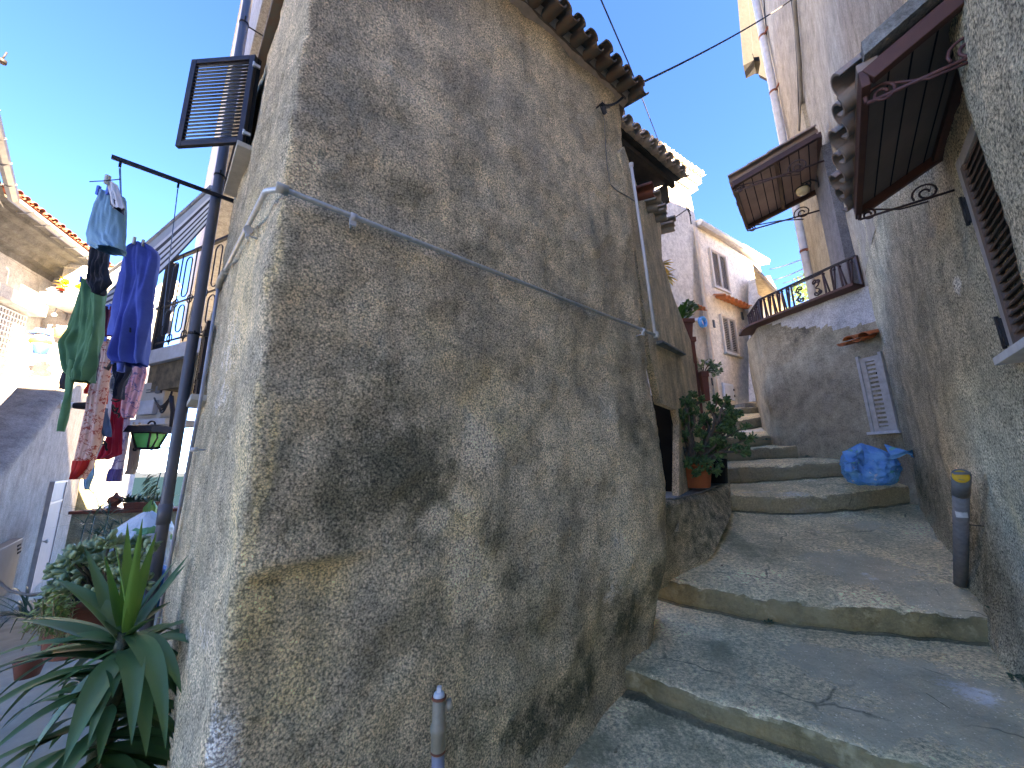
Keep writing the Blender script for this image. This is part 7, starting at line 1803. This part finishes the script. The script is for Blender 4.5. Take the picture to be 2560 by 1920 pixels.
# jade bush, spider plant and trailing plant in terracotta pots, behind the yucca
JY = 2.5
jb = thing('potted_jade_bush', 'broad pale green jade bush in a terracotta pot behind the yucca', 'plant', P(215, 1600, y=JY))
rj2 = random.Random(5); lbm = MB(); tbm = MB(); jbase = P(255, 1540, y=JY+.1)
pts2 = []
for k in range(105):
    t = rj2.random(); x = 130+240*rj2.random(); top_ = 1350+ (0 if x > 220 else (220-x)*.75); y = top_+rj2.random()**1.4*(170 if x > 200 else 120); pts2.append((x, y, rj2.uniform(-.25, .3)))
for (x, y, dy) in pts2:
    tp2 = P(x, y, y=JY+dy); mid2 = jbase.lerp(tp2, .55)+V((0, 0, .05)); tbm.tube([jbase, mid2, tp2], [.012, .008, .004], 5); dirc = (tp2-mid2).normalized(); x_, y_ = basis(dirc)
    for j in range(13):
        a = rj2.uniform(0, 2*pi); e = rj2.uniform(-.1, 1.2); d = (x_*cos(a)+y_*sin(a))*cos(e)+dirc*sin(e); jade_leaf(lbm, tp2-dirc*rj2.uniform(0, .05), d, rj2.uniform(.045, .075), .038, rj2)
tbm.build('branches', MAT['bark'], jb); lbm.build('foliage', MAT['leaf_jade_l'], jb)
pc3 = P(205, 1600, y=JY-.02); pot(V((pc3.x, pc3.y, pc3.z-.05)), .20, .30, 'terra_dark', jb, ribs=False)
sp1 = thing('umbrella_sedge', 'dark spiky sedge standing behind the jade bush', 'plant', P(250, 1400, y=3.0)); mb = MB()
for k in range(10):
    c = P(rnd.uniform(200, 320), rnd.uniform(1275, 1345), y=3.0+rnd.uniform(-.2, .2))
    for j in range(13): a = rnd.uniform(0, 2*pi); blade(mb, c, V((cos(a), sin(a), rnd.uniform(0, .9))), rnd.uniform(.10, .22), .012, .3, n=5)
    mb.tube([c, c-V((.02, 0, .5))], .005, 5)
mb.build('foliage', MAT['leaf_dark'], sp1)
tr1 = thing('trailing_sedum', 'yellow green trailing plant spilling over a terracotta pot at the left', 'plant', P(90, 1640, y=2.2)); mb = MB(); tb2 = MB()
for k in range(46):
    s_ = P(rnd.uniform(105, 190), rnd.uniform(1475, 1545), y=2.15+rnd.uniform(-.1, .2)); e_ = P(rnd.uniform(50, 175), rnd.uniform(1540, 1640), y=2.1+rnd.uniform(-.1, .15)); m_ = s_.lerp(e_, .4)+V((0, 0, .03))
    tb2.tube([s_, m_, e_], .0025, 4)
    for j in range(10):
        t = rnd.random(); q = s_.lerp(m_, t*2) if t < .5 else m_.lerp(e_, t*2-1); leaf(mb, q, V((rnd.uniform(-1, 1), rnd.uniform(-1, 1), rnd.uniform(-.2, 1))), V((0, 0, 1)), rnd.uniform(.025, .045), .018, .3, n=3)
mb.build('foliage', MAT['leaf_lime'], tr1); tb2.build('runners', MAT['dry'], tr1)
pc4 = P(72, 1672, y=2.6); 
mb = MB(); mb.lathe(V((pc4.x, pc4.y, pc4.z-.04)), [(.001, 0), (.05, 0), (.07, .09), (.075, .10), (.06, .10)], 24); mb.build('pot', MAT['terra_dark'], tr1)
# spider plant blades at the left edge
spd = thing('grassy_plant', 'grassy strap-leaved plant at the far left edge', 'plant', P(20, 1560, y=2.2)); mb = MB()
c = P(70, 1545, y=2.25)
for k in range(34): a = rnd.uniform(pi*.55, pi*1.45); blade(mb, c+V((rnd.uniform(-.05, .05), 0, 0)), V((cos(a), sin(a)*.6, rnd.uniform(.1, 1.0))), rnd.uniform(.2, .42), .014, 1.3, n=8)
mb.build('foliage', MAT['leaf_dark'], spd)
# rope across the left edge
cable('garden_rope', [P(-20, 1440, y=2.3), P(25, 1478, y=2.3), P(70, 1487, y=2.3), P(110, 1482, y=2.3)], .007, MAT['cable_grey'], 'frayed grey rope slung across the left edge above the plants')
# low concrete step the pots stand on
mb = MB(); s0_ = P(160, 1700, y=2.2)
q = [P(100, 1690, y=2.5), P(330, 1690, y=2.5)]
mb.hexa([V((-2.75, 1.5, -1.8)), V((-1.75, 1.35, -1.8)), V((-2.1, 3.1, -1.8)), V((-3.0, 3.1, -1.8)), V((-2.75, 1.5, -1.32)), V((-1.75, 1.35, -1.32)), V((-2.1, 3.1, -1.25)), V((-3.0, 3.1, -1.25))])
o = mb.build('planting_step', MAT['ground'], None, bevel=.02); tag(o, 'low pale concrete block that the left-hand flower pots stand on', 'step')
# bags behind the plants
bg1 = thing('printed_carrier_bag', 'white printed carrier bag wedged between the plants and the downpipe', 'bag', P(370, 1430, y=2.75))
c = P(342, 1440, y=2.72); b_ = bag(V((c.x, c.y, c.z)), .17, .15, .40, 31, None); b_.build('sack', MAT['bag_white'], bg1)
bg2 = thing('dark_blue_sack', 'blue plastic sack under the printed carrier bag, behind the yucca', 'bag', P(380, 1530, y=2.6))
c = P(352, 1525, y=2.6); b_ = bag(V((c.x, c.y, c.z)), .17, .13, .27, 37, None); b_.build('sack', MAT['bag_blue2'], bg2)
